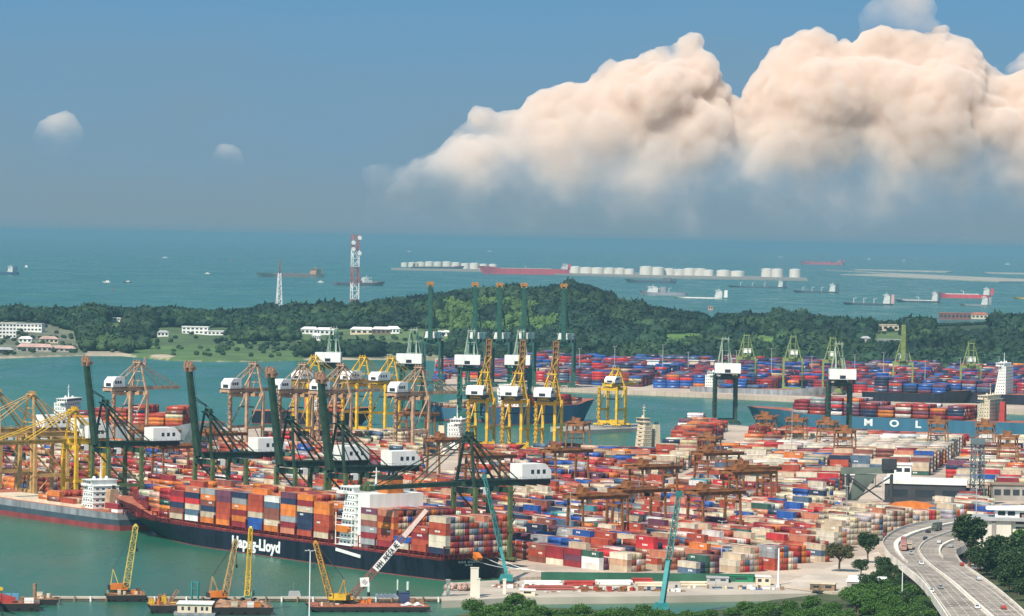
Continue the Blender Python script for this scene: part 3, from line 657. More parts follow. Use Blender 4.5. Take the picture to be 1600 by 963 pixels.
def finish_containers():
    """the 300 containers that show largest become things of their own; the rest are one mass"""
    hl, hw = CL / 2, CW / 2
    base = np.array([(-hl, -hw, 0), (hl, -hw, 0), (hl, hw, 0), (-hl, hw, 0), (-hl, -hw, CH), (hl, -hw, CH), (hl, hw, CH), (-hl, hw, CH)])
    quads = [(4, 5, 6, 7), (0, 1, 5, 4), (1, 2, 6, 5), (2, 3, 7, 6), (3, 0, 4, 7)]
    vs = []; fs = []
    for p, rz, c, wd in CONTS:
        o = len(vs); ca, sa = math.cos(rz), math.sin(rz)
        vs += [(p.x + b[0] * ca - b[1] * sa, p.y + b[0] * sa + b[1] * ca, p.z + b[2]) for b in base]
        fs += [tuple(i + o for i in q) for q in quads]
    bvh = BVHTree.FromPolygons(vs, fs); eye = Vector((0, 0, H)); score = []
    for ci, (p, rz, c, wd) in enumerate(CONTS):
        tot = 0; X, Y, sc = PX(p)
        if not (-5 < X < 1605 and Y < 975): score.append(0); continue
        if sc < 2.3: score.append(0); continue
        for qi, area in ((0, CL * CW), (1, CL * CH), (2, CW * CH), (3, CL * CH), (4, CW * CH)):
            q = [Vector(vs[ci * 8 + k]) for k in quads[qi]]; nrm_ = (q[1] - q[0]).cross(q[2] - q[0]).normalized(); cen = (q[0] + q[1] + q[2] + q[3]) / 4
            vd = (eye - cen).normalized(); cosv = nrm_.dot(vd)
            if cosv <= 0: continue
            hit = 0
            for a, b in ((0.15, 0.3), (0.5, 0.5), (0.85, 0.7)):
                pt = q[0].lerp(q[1], a).lerp(q[3].lerp(q[2], a), b) + nrm_ * 0.02
                loc, _, idx, _ = bvh.ray_cast(pt + nrm_ * 0.02, vd)
                if loc is None: hit += 1
            tot += hit / 3 * area * cosv * sc * sc
        score.append(tot)
    order = sorted(range(len(CONTS)), key=lambda i: -score[i])[:300]; chosen = set(i for i in order if score[i] > 0)
    lab = {}
    for i in sorted(chosen):
        p, rz, c, wd = CONTS[i]
        me = CMESH[0] if c in ('white', 'cream') else random.choices(CMESH, [7, 2, 2])[0]
        o = bpy.data.objects.new('shipping_container', me); COL.objects.link(o)
        o.location = p; o.rotation_euler = (0, 0, rz + (math.pi if random.random() < 0.4 else 0)); k = random.uniform(0.85, 1.12)
        o.color = (*[x * k for x in CCOL[c]], 1)
        grp = 'containers stacked on the navy ship' if 'navy ship' in wd else 'containers stacked in the yard'
        tag(o, '%s container, %s' % (c, wd), 'shipping container', grp)
    # the mass
    mb = []; cols = []; faces = []; off = 0
    tv = []; tf = []
    def tbox(x0, x1, y0, y1, z0, z1):
        o = len(tv); tv.extend([(x0, y0, z0), (x1, y0, z0), (x1, y1, z0), (x0, y1, z0), (x0, y0, z1), (x1, y0, z1), (x1, y1, z1), (x0, y1, z1)])
        tf.extend([tuple(i + o for i in f) for f in [(3, 2, 1, 0), (4, 5, 6, 7), (0, 1, 5, 4), (1, 2, 6, 5), (2, 3, 7, 6), (3, 0, 4, 7)]])
    e = 0.06; tbox(-hl + e, hl - e, -hw + e, hw - e, 0.02, CH - 0.03)
    for x in (-hl, hl - .18):
        for y in (-hw, hw - .18): tbox(x, x + .18, y, y + .18, 0, CH)
    for y in (-hw, hw - .12): tbox(-hl + .18, hl - .18, y, y + .12, 0, .18); tbox(-hl + .18, hl - .18, y, y + .12, CH - .14, CH)
    nplain = len(tv)
    for sy in (-1, 1):
        for q in range(3): tbox(-1.7 + q * 1.1, -.9 + q * 1.1, sy * (hw - e) - .015, sy * (hw - e) + .015, 1.2, 1.95)
    for y in (-.8, -.3, .3, .8): tbox(hl - e - .01, hl - .01, y - .035, y + .035, .1, CH - .1)
    tv = np.array(tv); tf = np.array(tf)
    for i, (p, rz, c, wd) in enumerate(CONTS):
        if i in chosen: continue
        ca, sa = math.cos(rz), math.sin(rz); R3 = np.array([[ca, -sa, 0], [sa, ca, 0], [0, 0, 1]])
        mb.append(tv @ R3.T + np.array(p)); faces.append(tf + off); off += len(tv)
        k = random.uniform(0.82, 1.15); kk = [k * random.uniform(0.9, 1.1) for _ in range(3)]; cc = np.tile(np.array([[*[x * q for x, q in zip(CCOL[c], kk)], 1]]), (len(tv), 1))
        if random.random() < .3 and c not in ('white', 'cream', 'beige'): cc[nplain:nplain + 48] = (.7, .7, .68, 1)
        cc[nplain + 48:] *= .45; cols.append(cc)
    VV = np.concatenate(mb); FF = np.concatenate(faces); CCc = np.concatenate(cols)
    me = bpy.data.meshes.new('container_stacks'); me.vertices.add(len(VV)); me.vertices.foreach_set('co', VV.astype(np.float32).ravel())
    me.loops.add(FF.size); me.loops.foreach_set('vertex_index', FF.ravel().astype(np.int32)); me.polygons.add(len(FF))
    me.polygons.foreach_set('loop_start', (np.arange(len(FF)) * 4).astype(np.int32)); me.update(calc_edges=True)
    at = me.color_attributes.new('col', 'FLOAT_COLOR', 'POINT'); at.data.foreach_set('color', CCc.astype(np.float32).ravel())
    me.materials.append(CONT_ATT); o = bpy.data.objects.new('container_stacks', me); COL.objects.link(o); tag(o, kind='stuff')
    print('containers', len(CONTS), 'individual', len(chosen))
#PART4
# ------------------------------------------------------------------ quay cranes
PALEF = mat('pale_green_frame', (.36, .43, .33), .6, var=.25, scale=.3)
def sts(name_label, loc, rz, m_leg, m_boom, m_frame, g=19, w=16, h=33, boomL=40, back=30, apex=55, boom_deg=82, tip=None, house_x=(-44, -28), house_h=6.5,
        group='quay cranes', house_w=9, lattice_boom=False, legw=1.7, cut=True, house_dz=0.0, m_apex=None):
    m_apex = m_apex or m_frame
    t = thing('quay_crane', name_label, 'quay crane', loc, rz, group)
    yy = w / 2
    for x in (0, -g):
        for y in (-yy, yy):
            mb = MB(); mb.bar((x, y, 2.2), (x, y, h), legw, legw); mb.cbox((x, y, h * 0.42), (legw * 1.25, legw * 1.25, 1.2)); mb.build('leg', m_leg, t)
            mb = MB(); mb.box(x - 1.1, x + 1.1, y - 4.2, y + 4.2, 0.9, 2.1)
            for k in (-3.2, -1.2, 1.2, 3.2): mb.tube((x - 0.5, y + k, 0.55), (x + 0.5, y + k, 0.55), 0.5, n=8, mi=1)
            mb.build('bogie', [m_leg, BLACK], t)
    for x in (0, -g):
        mb = MB(); mb.box(x - legw * .55, x + legw * .55, -yy + legw / 2, yy - legw / 2, 2.3, 4.3); mb.build('sill_beam', m_leg, t)
        mb = MB(); mb.box(x - legw * .6, x + legw * .6, -yy + legw / 2, yy - legw / 2, h - 3.0, h - 0.6); mb.build('cross_beam', m_frame, t)
    for y in (-yy, yy):
        mb = MB(); mb.bar((-g + legw / 2, y, h * 0.42), (-legw / 2, y, h * 0.42), legw * 0.9, 1.7); mb.build('portal_beam', m_leg, t)
        mb = MB(); mb.tube((-g + 0.6, y, h * 0.44), (-0.5, y, h - 1.2), 0.45, n=6); mb.build('brace', m_leg, t)
        mb = MB(); mb.tube((-g * 0.5, y, h * 0.42), (-0.3, y, 4.5), 0.3, n=6); mb.build('brace', m_leg, t)
    # twin girder on the portal
    mb = MB()
    for y in (-3.3, 3.3):
        mb.box(-g - (back - g), 3.0, y - 0.75, y + 0.75, h, h + 2.5)
        for k in range(int(-back), 3, 3): mb.bar((k, y * 1.35, h + 2.5), (k, y * 1.35, h + 3.6), 0.1)
        mb.bar((-back, y * 1.35, h + 3.6), (3, y * 1.35, h + 3.6), 0.1)
        mb.box(-back, 3.0, min(y, y * 1.45), max(y, y * 1.45), h + 2.502, h + 2.6)
    for k in range(int(-back), 3, 6): mb.box(k, k + 0.7, -2.55, 2.55, h + 0.3, h + 2.0)
    mb.build('girder', m_frame, t)
    # boom, hinged over the waterside legs
    a = math.radians(boom_deg); d = Vector((math.cos(a), 0, math.sin(a))); q = Vector((-math.sin(a), 0, math.cos(a)))
    o0 = Vector((3.4, 0, h + 1.3)); mb = MB(); off = 1.65
    for y in (-off, off):
        mb.bar(o0 + Vector((0, y, 0)), o0 + d * boomL + Vector((0, y, 0)), 1.0, 2.1, w2=0.8, h2=1.4)
        mb.bar(o0 + Vector((0, y * 1.5, 0)) + q * 1.2, o0 + d * boomL + Vector((0, y * 1.5, 0)) + q * 1.2, 0.1)
    nb = int(boomL / 3.5)
    for k in range(nb + 1):
        c = o0 + d * (boomL * k / nb); mb.bar(c + Vector((0, -off + .5, 0)), c + Vector((0, off - .5, 0)), 0.7, 1.2)
        if k < nb:
            c2 = o0 + d * (boomL * (k + 1) / nb); sg = 1 if k % 2 else -1
            mb.bar(c + Vector((0, -sg * (off - .5), 0)), c2 + Vector((0, sg * (off - .5), 0)), 0.35)
            mb.bar(c + Vector((0, -off * 1.5, 0)) + q * 0.2, c + Vector((0, -off * 1.5, 0)) + q * 1.2, 0.08); mb.bar(c + Vector((0, off * 1.5, 0)) + q * .2, c + Vector((0, off * 1.5, 0)) + q * 1.2, 0.08)
    mb.box(0, 0.01, 0, 0.01, h, h + .01)
    pl = o0 - q * 0.9; ql = o0 + d * boomL - q * 0.9
    mb.bar(pl, ql, 3.0, 0.12)
    bo = mb.build('boom', m_boom, t)
    if tip:
        c = o0 + d * boomL; mb = MB()
        for y in (-1, 1): mb.bar(c + Vector((0, y * 2.2, 0)), c + d * 3.2 + Vector((0, y * 2.2, 0)), 1.3, 2.3)
        mb.bar(c + d * 3.0 + Vector((0, -3.4, 0)), c + d * 3.0 + Vector((0, 3.4, 0)), 1.2, 2.6); mb.bar(c + d * 1.2 + q * 2.0 + Vector((0, -2.6, 0)), c + d * 1.2 + q * 2.0 + Vector((0, 2.6, 0)), 1.6, 1.2)
        for y in (-1.5, 1.5): mb.tube(c + d * 4.0 + Vector((0, y - .3, 0)), c + d * 4.0 + Vector((0, y + .3, 0)), 1.1, n=10)
        mb.build('boom_tip', tip, bo)
    # apex frame
    ax = -1.5; mb = MB()
    for y in (-1, 1):
        mb.bar((0, y * yy * 0.85, h), (ax, y * 2.4, apex), 1.15, 1.15, w2=0.8, h2=0.8)
        mb.bar((-g * 0.95, y * 3.4, h + 2.5), (ax - 0.6, y * 2.2, apex - 0.5), 0.8, 0.8)
        mb.bar((-g * 0.35, y * 3.0, h + 2.5), (ax - 0.3, y * 2.2, h + (apex - h) * 0.62), 0.35, 0.35)
    for f in (0.35, 0.68): mb.bar((ax * f, -lerp(yy * .85, 2.4, f), lerp(h, apex, f)), (ax * f, lerp(yy * .85, 2.4, f), lerp(h, apex, f)), 0.55)
    mb.box(ax - 1.6, ax + 1.2, -3.4, 3.4, apex - 0.2, apex + 0.5)
    for y in (-2.2, 0, 2.2): mb.tube((ax - .8, y - .2, apex + 1.1), (ax - .8, y + .2, apex + 1.1), 0.8, n=10)
    mb.build('apex_frame', m_apex, t)
    for y in (-2.8, 2.8):
        mb = MB(); mb.tube((ax, y * 0.8, apex), (-back + 3, y, h + 2.5), 0.28, n=6); mb.build('stay', m_frame, t)
        mb = MB()
        if boom_deg < 40:
            for f in (0.5, 0.92): mb.tube((ax, y * 0.8, apex), o0 + d * (boomL * f) + Vector((0, y * 0.8, 1)), 0.26, n=6)
        else:
            md = o0 + d * (boomL * 0.5) - q * -3.0
            mb.tube((ax, y * 0.8, apex), md.lerp(Vector((ax, y * .8, apex)), 0.3) + Vector((-3, 0, 3)), 0.22, n=6); mb.tube(md.lerp(Vector((ax, y * .8, apex)), 0.3) + Vector((-3, 0, 3)), o0 + d * (boomL * 0.7) + Vector((0, y * 0.8, 0)), 0.22, n=6)
        mb.build('stay', m_frame, t)
    # machinery house
    x0, x1 = house_x; hz = h + 2.7 + house_dz; hy = house_w / 2; mb = MB()
    if cut: mb.profile([(x0, hz), (x1, hz), (x1, hz + house_h), (x0 + 3.2, hz + house_h), (x0, hz + house_h * 0.55)], -hy, hy)
    else: mb.profile([(x0, hz), (x1, hz), (x1, hz + house_h), (x0, hz + house_h)], -hy, hy)
    ho_ = mb.build('machinery_house', WHITEP, t)
    for sy in (-1, 1):
        for k in (0.25, 0.45, 0.65):
            c = lerp(x0, x1, k); MB().box(c - 0.8, c + 0.8, sy * (hy + 0.03) - 0.04, sy * (hy + 0.03) + 0.04, hz + 2.2, hz + 4.0).build('window', GLASSD, ho_)
    MB().box(x0 - 0.05, x0 + 0.03, -2.2, 2.2, hz + 0.4, hz + house_h * 0.4).build('rear_hatch', GLASSD, ho_)
    mb = MB(); mb.box(x0 - 1.2, x1 + 1.0, -hy - 1.1, hy + 1.1, hz - 0.5, hz - 0.02)
    for k in range(int((x1 - x0) / 3)): mb.bar((x0 + k * 3, -hy - 1, hz - .02), (x0 + k * 3, -hy - 1, hz + 1.1), 0.08); mb.bar((x0 + k * 3, hy + 1, hz - .02), (x0 + k * 3, hy + 1, hz + 1.1), 0.08)
    for y in (-hy + 1, hy - 1): mb.bar((x0, y, hz - 1.6), (x1 + 6, y, hz - 1.6), 0.8, 2.0)
    for k in (0.1, 0.5, 0.9): mb.bar((lerp(x0, x1, k), -hy, hz - 2.9), (lerp(x0, x1, k), hy, hz - 2.9), 0.5)
    mb.build('house_platform', DARKST, t)
    # trolley with the driver's cab under the girder, and the stair on the landside leg
    mb = MB(); mb.box(-g * 0.62, -g * 0.62 + 5, -2.4, 2.4, h - 0.9, h - 0.1); mb.bar((-g * .62 + 2.5, -2, h - 0.9), (-g * .62 + 2.5, -2, h - 9), 0.12); mb.bar((-g * .62 + 2.5, 2, h - 0.9), (-g * .62 + 2.5, 2, h - 9), 0.12)
    mb.box(-g * .62 + 1.6, -g * .62 + 3.4, -5, 5, h - 10, h - 9.2); mb.build('trolley', DARKST, t)
    mb = MB(); mb.profile([(-2.5 - g * .3, h - 3.4), (0.2 - g * .3, h - 3.4), (0.9 - g * .3, h - 1.6), (0.9 - g * .3, h - 0.4), (-2.5 - g * .3, h - 0.4)], 3.8, 6.2); cb = mb.build('operator_cab', WHITEP, t)
    mb = MB(); mb.box(0.3 - g * .3, 1.0 - g * .3, 3.75, 6.25, h - 2.6, h - 1.0); mb.build('window', GLASSD, cb)
    mb = MB(); n_ = int((h - 4) / 3)
    for k in range(n_):
        z = 3 + k * (h - 4) / n_; zz = 3 + (k + 1) * (h - 4) / n_; sg = 1 if k % 2 else -1
        mb.bar((-g - 1.6, yy + sg * 1.3, z), (-g - 1.6, yy - sg * 1.3, zz), 0.55, 0.2); mb.box(-g - 2.0, -g - 1.2, yy - 1.8, yy + 1.8, zz - 0.06, zz)
    mb.build('stairway', m_frame, t)
    return t
RZW = ang(-V)          # booms reach out over the near water
TIPM = mat('salmon_boom_tip', (0.36, 0.20, 0.13), 0.6, var=0.4, scale=0.5)
for px, lab, kw in (
        (156, 'dark green quay crane with raised boom, first inland of the grey ship', {}),
        (317, 'dark green quay crane with raised boom over the bow bays of the navy ship', dict(boomL=41)),
        (445, 'dark green quay crane with raised boom behind the hull lettering of the navy ship', dict(boomL=41)),
        (523, 'dark green quay crane with raised boom beside the white bridge of the navy ship', dict(boomL=40)),
        (724, 'dark green quay crane with lowered boom and orange tip above the navy ship', dict(boom_deg=-0.8, boomL=46, tip=STEELG2))):
    sts(lab, Q(s_at(px, 37.5), 37.5), RZW, STEELG2, STEELG, STEELG, **({'tip': TIPM, 'apex': 55} | kw))
TANYEL = mat('ochre_tan_steel', (.56, .34, .13), .6, var=.35, scale=.3)
for px, lab, m, kw in (
        (108, 'bright yellow quay crane with lowered boom beside the white ship superstructure', YELST, dict(h=33, apex=50, boomL=44, back=20, house_x=(-19, -8), g=16, w=13)),
        (42, 'tan quay crane with tall apex and lowered boom above the grey ship', TANYEL, dict(h=34, apex=56, boomL=48, back=34)),
        (-12, 'tan quay crane with lowered boom, cut by the picture edge', TANYEL, dict(h=34, apex=56, boomL=48, back=34))):
    sts(lab, Q(s_at(px, 37.5), 37.5), RZW, m, BRNYEL if m is YELST else m, m, boom_deg=-0.5, **kw)
# cranes of the far edge, seen from behind
AZ2 = math.atan2(0.93, 0.36)
BRNDK = mat('brown_boom_steel', (.20, .115, .045), .6, var=.4, scale=.3)
HILLST = mat('dim_teal_steel', (.025, .095, .07), .6, var=.3, scale=.3)
FARG = 'quay cranes along the far edge of the terminal'
def far(px, py, lab, m, mb_, rz=AZ2, **kw):
    p = G(px, py, QZ); return sts(lab, p, rz, m, mb_, m, group=FARG, **kw)
for px, py, lab in ((216, 704, 'tan quay crane with rounded white house, standing alone above the red containers'),
                    (397, 706, 'tan quay crane with rounded white house behind the second raised green boom'),
                    (474, 707, 'tan quay crane with rounded white house behind the third raised green boom'),
                    (534, 708, 'tan quay crane with white house behind the fourth raised green boom'),
                    (655, 712, 'tan quay crane with white house beside the beige container wall')):
    far(px, py, lab, TANST, TANST, h=39, g=16, w=14, apex=57, boom_deg=0, boomL=34, back=30, house_x=(-29, -18), house_h=6.5, house_w=8, rz=math.atan2(0.80, 0.60))
for px, py, lab in ((568, 676, 'yellow quay crane with pitched apex, left one of the pair behind the beige wall'),
                    (612, 678, 'yellow quay crane with pitched apex, right one of the pair behind the beige wall'),
                    (492, 676, 'yellow quay crane with pitched apex behind the green raised boom tip')):
    far(px, py, lab, YELST, YELST, h=36, g=16, w=13, apex=54, boom_deg=0, boomL=30, back=22, house_x=(-22, -8), house_h=6, rz=math.atan2(0.80, 0.60))
far(963, 665, 'yellow quay crane straddling the finger pier in the open basin', YELST, YELST, h=30, g=15, w=15, apex=43, boom_deg=0, boomL=30, back=17, house_x=(-13, -2), house_h=5, rz=math.radians(62))
for px, py, lab in ((757, 700, 'yellow quay crane with raised brown boom, westernmost of the three together'),
                    (810, 702, 'yellow quay crane with raised brown boom, middle of the three together'),
                    (862, 704, 'yellow quay crane with raised brown boom, nearest the moored blue bow')):
    far(px, py, lab, YELST, BRNDK, h=34, g=16, w=13, apex=51, boom_deg=85, boomL=38, back=22, house_x=(-25, -15), house_h=6, house_w=12, rz=math.radians(73))
for px, py, lab in ((520, 648, 'tall green quay crane with wide white house over the open water'),
                    (645, 650, 'tall green quay crane with wide white house behind a tan crane'),
                    (735, 652, 'tall green quay crane with wide white house, the one west of the trio gap'),
                    (812, 652, 'tall green quay crane with wide white house above the middle yellow crane'),
                    (1131, 662, 'tall green quay crane with white box house standing before the grey hull'),
                    (1308, 674, 'tall green quay crane with white box house in front of the dark hull')):
    right = px > 1000; hz = 38 if right else 40
    far(px, py, lab, STEELG if right else TEALST, TEALST if not right else STEELG2, h=hz, g=20, w=16, apex=66 if right else 68, boom_deg=0 if not right else 80, boomL=36 if not right else 10, back=32, house_x=(-40, -30),
        house_h=7.5, house_w=20, rz=math.radians(90) if right else math.radians(86), m_apex=PALEF, cut=False, legw=2.3)
FARH = 'quay cranes of the terminal across the water'
for px, py, lab in ((672, 607, 'hazy teal crane with upright boom and orange tip, first of five across the water'),
                    (742, 608, 'hazy teal crane with upright boom and orange tip, second of five across the water'),
                    (780, 608, 'hazy teal crane with upright boom and orange tip, third of five across the water'),
                    (818, 608, 'hazy teal crane with upright boom and orange tip, fourth of five across the water'),
                    (880, 609, 'hazy teal crane with upright boom and orange tip, fifth of five across the water')):
    p = G(px, py - 3, QZ); sts(lab, p, math.radians(-97), HILLST, HILLST, HILLST, h=43, g=20, w=17, apex=72, boom_deg=84, boomL=51, back=26, tip=mat('dull_orange_tip', (.45, .20, .05), .6), house_x=(-20, -7), house_h=6, house_w=15, group=FARH, cut=False, legw=2.0)
for px, py, bd, lab in ((1165, 612, 20, 'hazy lime green crane behind the grey moored hull'),
                        (1238, 615, 20, 'hazy lime green crane over purple containers, second lime one across the water'),
                        (1300, 618, 20, 'hazy lime green crane half hidden by the white box house'),
                        (1410, 622, 80, 'hazy lime green crane with upright boom across the water'),
                        (1516, 628, 20, 'hazy lime green crane beside the far white superstructure')):
    p = G(px, py - 3, QZ); sts(lab, p, math.radians(-96), LIMEST, LIMEST, LIMEST, h=32, g=18, w=18, apex=52, boom_deg=bd if bd > 40 else -0.5, boomL=30 if bd < 40 else 34, back=20, house_x=(-14, -4), house_h=5, house_w=9, group=FARH, legw=1.6)
tick('quay cranes')

# ------------------------------------------------------------------ yard gantries, straddling the container blocks
def gantry(label, loc, rz, span, w=13, h=22, m=RUSTST):
    t = thing('yard_gantry', label, 'gantry crane', loc, rz, 'yard gantries over the container blocks'); hs = span / 2; hw = w / 2
    for y in (-hs, hs):
        for x in (-hw, hw):
            mb = MB(); mb.bar((x, y, 1.9), (x * 0.8, y, h), 1.0, 0.9); mb.build('leg', m, t)
            mb = MB()
            for k in (-1.3, 1.3): mb.tube((x + k, y - .4, .75), (x + k, y + .4, .75), .75, n=10)
            mb.build('wheel_set', BLACK, t)
        mb = MB(); mb.box(-hw - 1.5, hw + 1.5, y - 0.7, y + 0.7, 1.5, 2.9); mb.cbox((0, y, 3.9), (4.0, 1.7, 1.9)); mb.build('sill_beam', m, t)
        mb = MB(); mb.box(-hw * .8 + .6, hw * .8 - .6, y - 0.5, y + 0.5, h - 4.2, h - 3.0)
        for k in range(6): z = lerp(3.2, h - 4.5, k / 5); mb.bar((-hw * .93, y + 0.9, z), (hw * .3, y + 0.9, z), 0.12)
        mb.bar((-hw * .93, y + .9, 3), (-hw * .8, y + .9, h), 0.14); mb.bar((hw * .3, y + .9, 3), (hw * .3, y + .9, h - 4), 0.14); mb.build('end_frame', m, t)
    mb = MB()
    for x in (-hw * .8, hw * .8):
        mb.box(x - 0.55, x + 0.55, -hs - 3.5, hs + 3.5, h, h + 2.1)
        sx = 1 if x > 0 else -1
        for k in range(int(span / 2.5) + 3): yv = -hs - 3.4 + k * 2.5; mb.bar((x + sx * 1.6, yv, h + 1.9), (x + sx * 1.6, yv, h + 3.1), 0.08)
        mb.bar((x + sx * 1.6, -hs - 3.5, h + 3.1), (x + sx * 1.6, hs + 3.5, h + 3.1), 0.1); mb.box(min(x + sx * .7, x + sx * 1.7), max(x + sx * .7, x + sx * 1.7), -hs - 3.5, hs + 3.5, h + 1.75, h + 1.9)
    for y in (-hs - 2.8, hs + 2.8): mb.box(-hw * .8 + .7, hw * .8 - .7, y - .5, y + .5, h + 0.3, h + 1.6)
    mb.build('girder', m, t)
    ty = random.uniform(-0.35, 0.35) * span; mb = MB(); mb.box(-hw * .8 - .4, hw * .8 + .4, ty - 2.6, ty + 2.6, h + 2.15, h + 3.0); mb.cbox((0, ty, h + 4.1), (5.5, 3.6, 2.2)); mb.cbox((-2, ty + .4, h + 5.6), (1.5, 1.5, .8))
    for k in (-1, 1): mb.bar((k * 2, ty + 1, h + 2), (k * 2, ty + 1, h - 7.5), .1); mb.bar((k * 2, ty - 1, h + 2), (k * 2, ty - 1, h - 7.5), .1)
    mb.box(-5.8, 5.8, ty - 1.1, ty + 1.1, h - 8.1, h - 7.5); mb.build('trolley', m, t)
    mb = MB(); mb.profile([(-1.2, h - 2.6), (1.0, h - 2.6), (1.3, h - 1.4), (1.3, h - .2), (-1.2, h - .2)], ty + 2.8, ty + 4.8); mb.build('operator_cab', CREAMP, t)
    return t
protoG = gantry('rust orange yard gantry', (0, 0, 0), 0, 23.0)
GSPOTS = [(915, 850), (1000, 842), (1092, 842), (1150, 805), (1118, 770), (1180, 800), (1035, 800), (890, 775), (640, 690), (225, 735), (262, 760),
          (345, 745), (700, 745), (905, 725), (1090, 735), (1245, 712), (1292, 716), (1484, 720), (1545, 722), (1200, 704), (1330, 735), (760, 770), (1560, 740)]
used = []; first = True
def off_zone(b): return PX(b[0])
for gx, gy in GSPOTS:
    best = None
    for b in BLOCKS:
        ex = Vector((math.cos(b[1]), math.sin(b[1]), 0))
        for f in (-0.42, -0.25, -0.08, 0.08, 0.25, 0.42):
            p = b[0] + ex * (b[3] * f); x, y, _ = PX(p); dd = (x - gx) ** 2 + (y - gy) ** 2 * 4
            if (best is None or dd < best[0]) and all((p - u_).length > 18 for u_ in used): best = (dd, p, b[1])
    if best is None or best[0] > 900: continue
    used.append(best[1]); x, y, s_ = PX(best[1]); side = 'near the front of the yard' if y > 815 else ('amid the yard' if y > 740 else 'towards the far edge of the yard')
    if first: t = protoG; first = False; t.location = best[1]; t.rotation_euler = (0, 0, best[2])
    else: t = copy_tree(protoG, best[1], best[2])
    GX = [round(x), round(y)]; t['px'] = x; t['py'] = y
GL = sorted([o for o in COL.objects if o.name.startswith('yard_gantry')], key=lambda o: o['px'])
for bn, (lo, hi, ph) in enumerate(((0, 745, 'along the far edge of the yard'), (745, 815, 'in the middle of the yard'), (815, 2000, 'near the front of the yard'))):
    k = 0
    for o in GL:
        if lo <= o['py'] < hi: k += 1; o['label'] = 'rust orange yard gantry, %s from the west %s' % (ORD[k], ph)
for o in GL: del o['px']; del o['py']
tick('gantries %d' % len(GL))
# ------------------------------------------------------------------ ships
def hull(t, Lw, B, D, rake=10, bands=((0, 0.12), (1, 1.0)), mats=None, fo=0.0, fore=0.14, sheer=0.0, stern_w=0.86, bow_full=0.72, deck=None, depth=1.5, aft=0.0):
    """hull along x (bow at +x); waterline length Lw, freeboard D; fo = extra bulwark height over the fore part"""
    n = 26; st = []
    zs = [-depth] + [D * b[1] for b in bands]
    for i in range(n + 1):
        f = i / n; x = -Lw / 2 + Lw * f
        top = D + sheer * max(0, (f - 0.6) / 0.4) ** 2 + (fo if f > 1 - fore else fo * max(0, min(1, (f - (1 - fore - 0.03)) / 0.03)))
        hd = 1.0 if f < 0.80 else math.sqrt(max(0, 1 - ((f - 0.80) / 0.20) ** 2.2)); hd *= lerp(stern_w, 1, min(1, f / 0.10))
        hw = (1.0 if f < bow_full else max(0.0, 1 - ((f - bow_full) / (1 - bow_full)) ** 1.7)); hw *= lerp(stern_w * 0.8, 1, min(1, f / 0.16) ** 0.7)
        ring = []
        for z in zs:
            q = max(0, z / D) ** 1.4; hh = lerp(hw, hd, q) * B / 2
            if z == zs[-1]: z = top
            sx = rake * max(0, (f - 0.72) / 0.28) ** 2 * max(0, z / D)
            ring.append((x + sx - aft * (1 - q) * -1 * (1 if i == 0 else 0), max(hh, 0.05), z))
        st.append(ring)
    v = []; fcs = []; mi = []; k = len(zs)
    for sgn in (-1, 1):
        for ring in st:
            for p in ring: v.append((p[0], sgn * p[1], p[2]))
    no = (n + 1) * k
    for i in range(n):
        for j in range(k - 1):
            a, b, c, d = i * k + j, (i + 1) * k + j, (i + 1) * k + j + 1, i * k + j + 1
            fcs.append((a, b, c, d)); mi.append(bands[j][0]); fcs.append((a + no, d + no, c + no, b + no)); mi.append(bands[j][0])
    for j in range(k - 1):
        fcs.append((j, j + 1, no + j + 1, no + j)); mi.append(bands[j][0])
        e = n * k + j; fcs.append((e, no + e, no + e + 1, e + 1)); mi.append(bands[j][0])
    for i in range(n):   # deck
        a, b = i * k + k - 1, (i + 1) * k + k - 1
        fcs.append((a, b, no + b, no + a)); mi.append(len(mats))
    mb = MB(); mb.v = v; mb.f = fcs; mb.m = mi
    o = mb.build('hull', list(mats) + [deck or DECKR], t)
    return o
def windows(par, x0, x1, y, z0, z1, n, axis='x', gap=0.55, m=None):
    """a row of panes let into one deck of a superstructure"""
    mb = MB()
    if n < 4: n = 1
    for k in range(n):
        a = lerp(x0, x1, (k + gap / 2) / n); b = lerp(x0, x1, (k + 1 - gap / 2) / n)
        if axis == 'x': mb.box(a, b, y - 0.05, y + 0.05, z0, z1)
        else: mb.box(y - 0.05, y + 0.05, a, b, z0, z1)
    return mb.build('window_row', m or GLASSD, par)
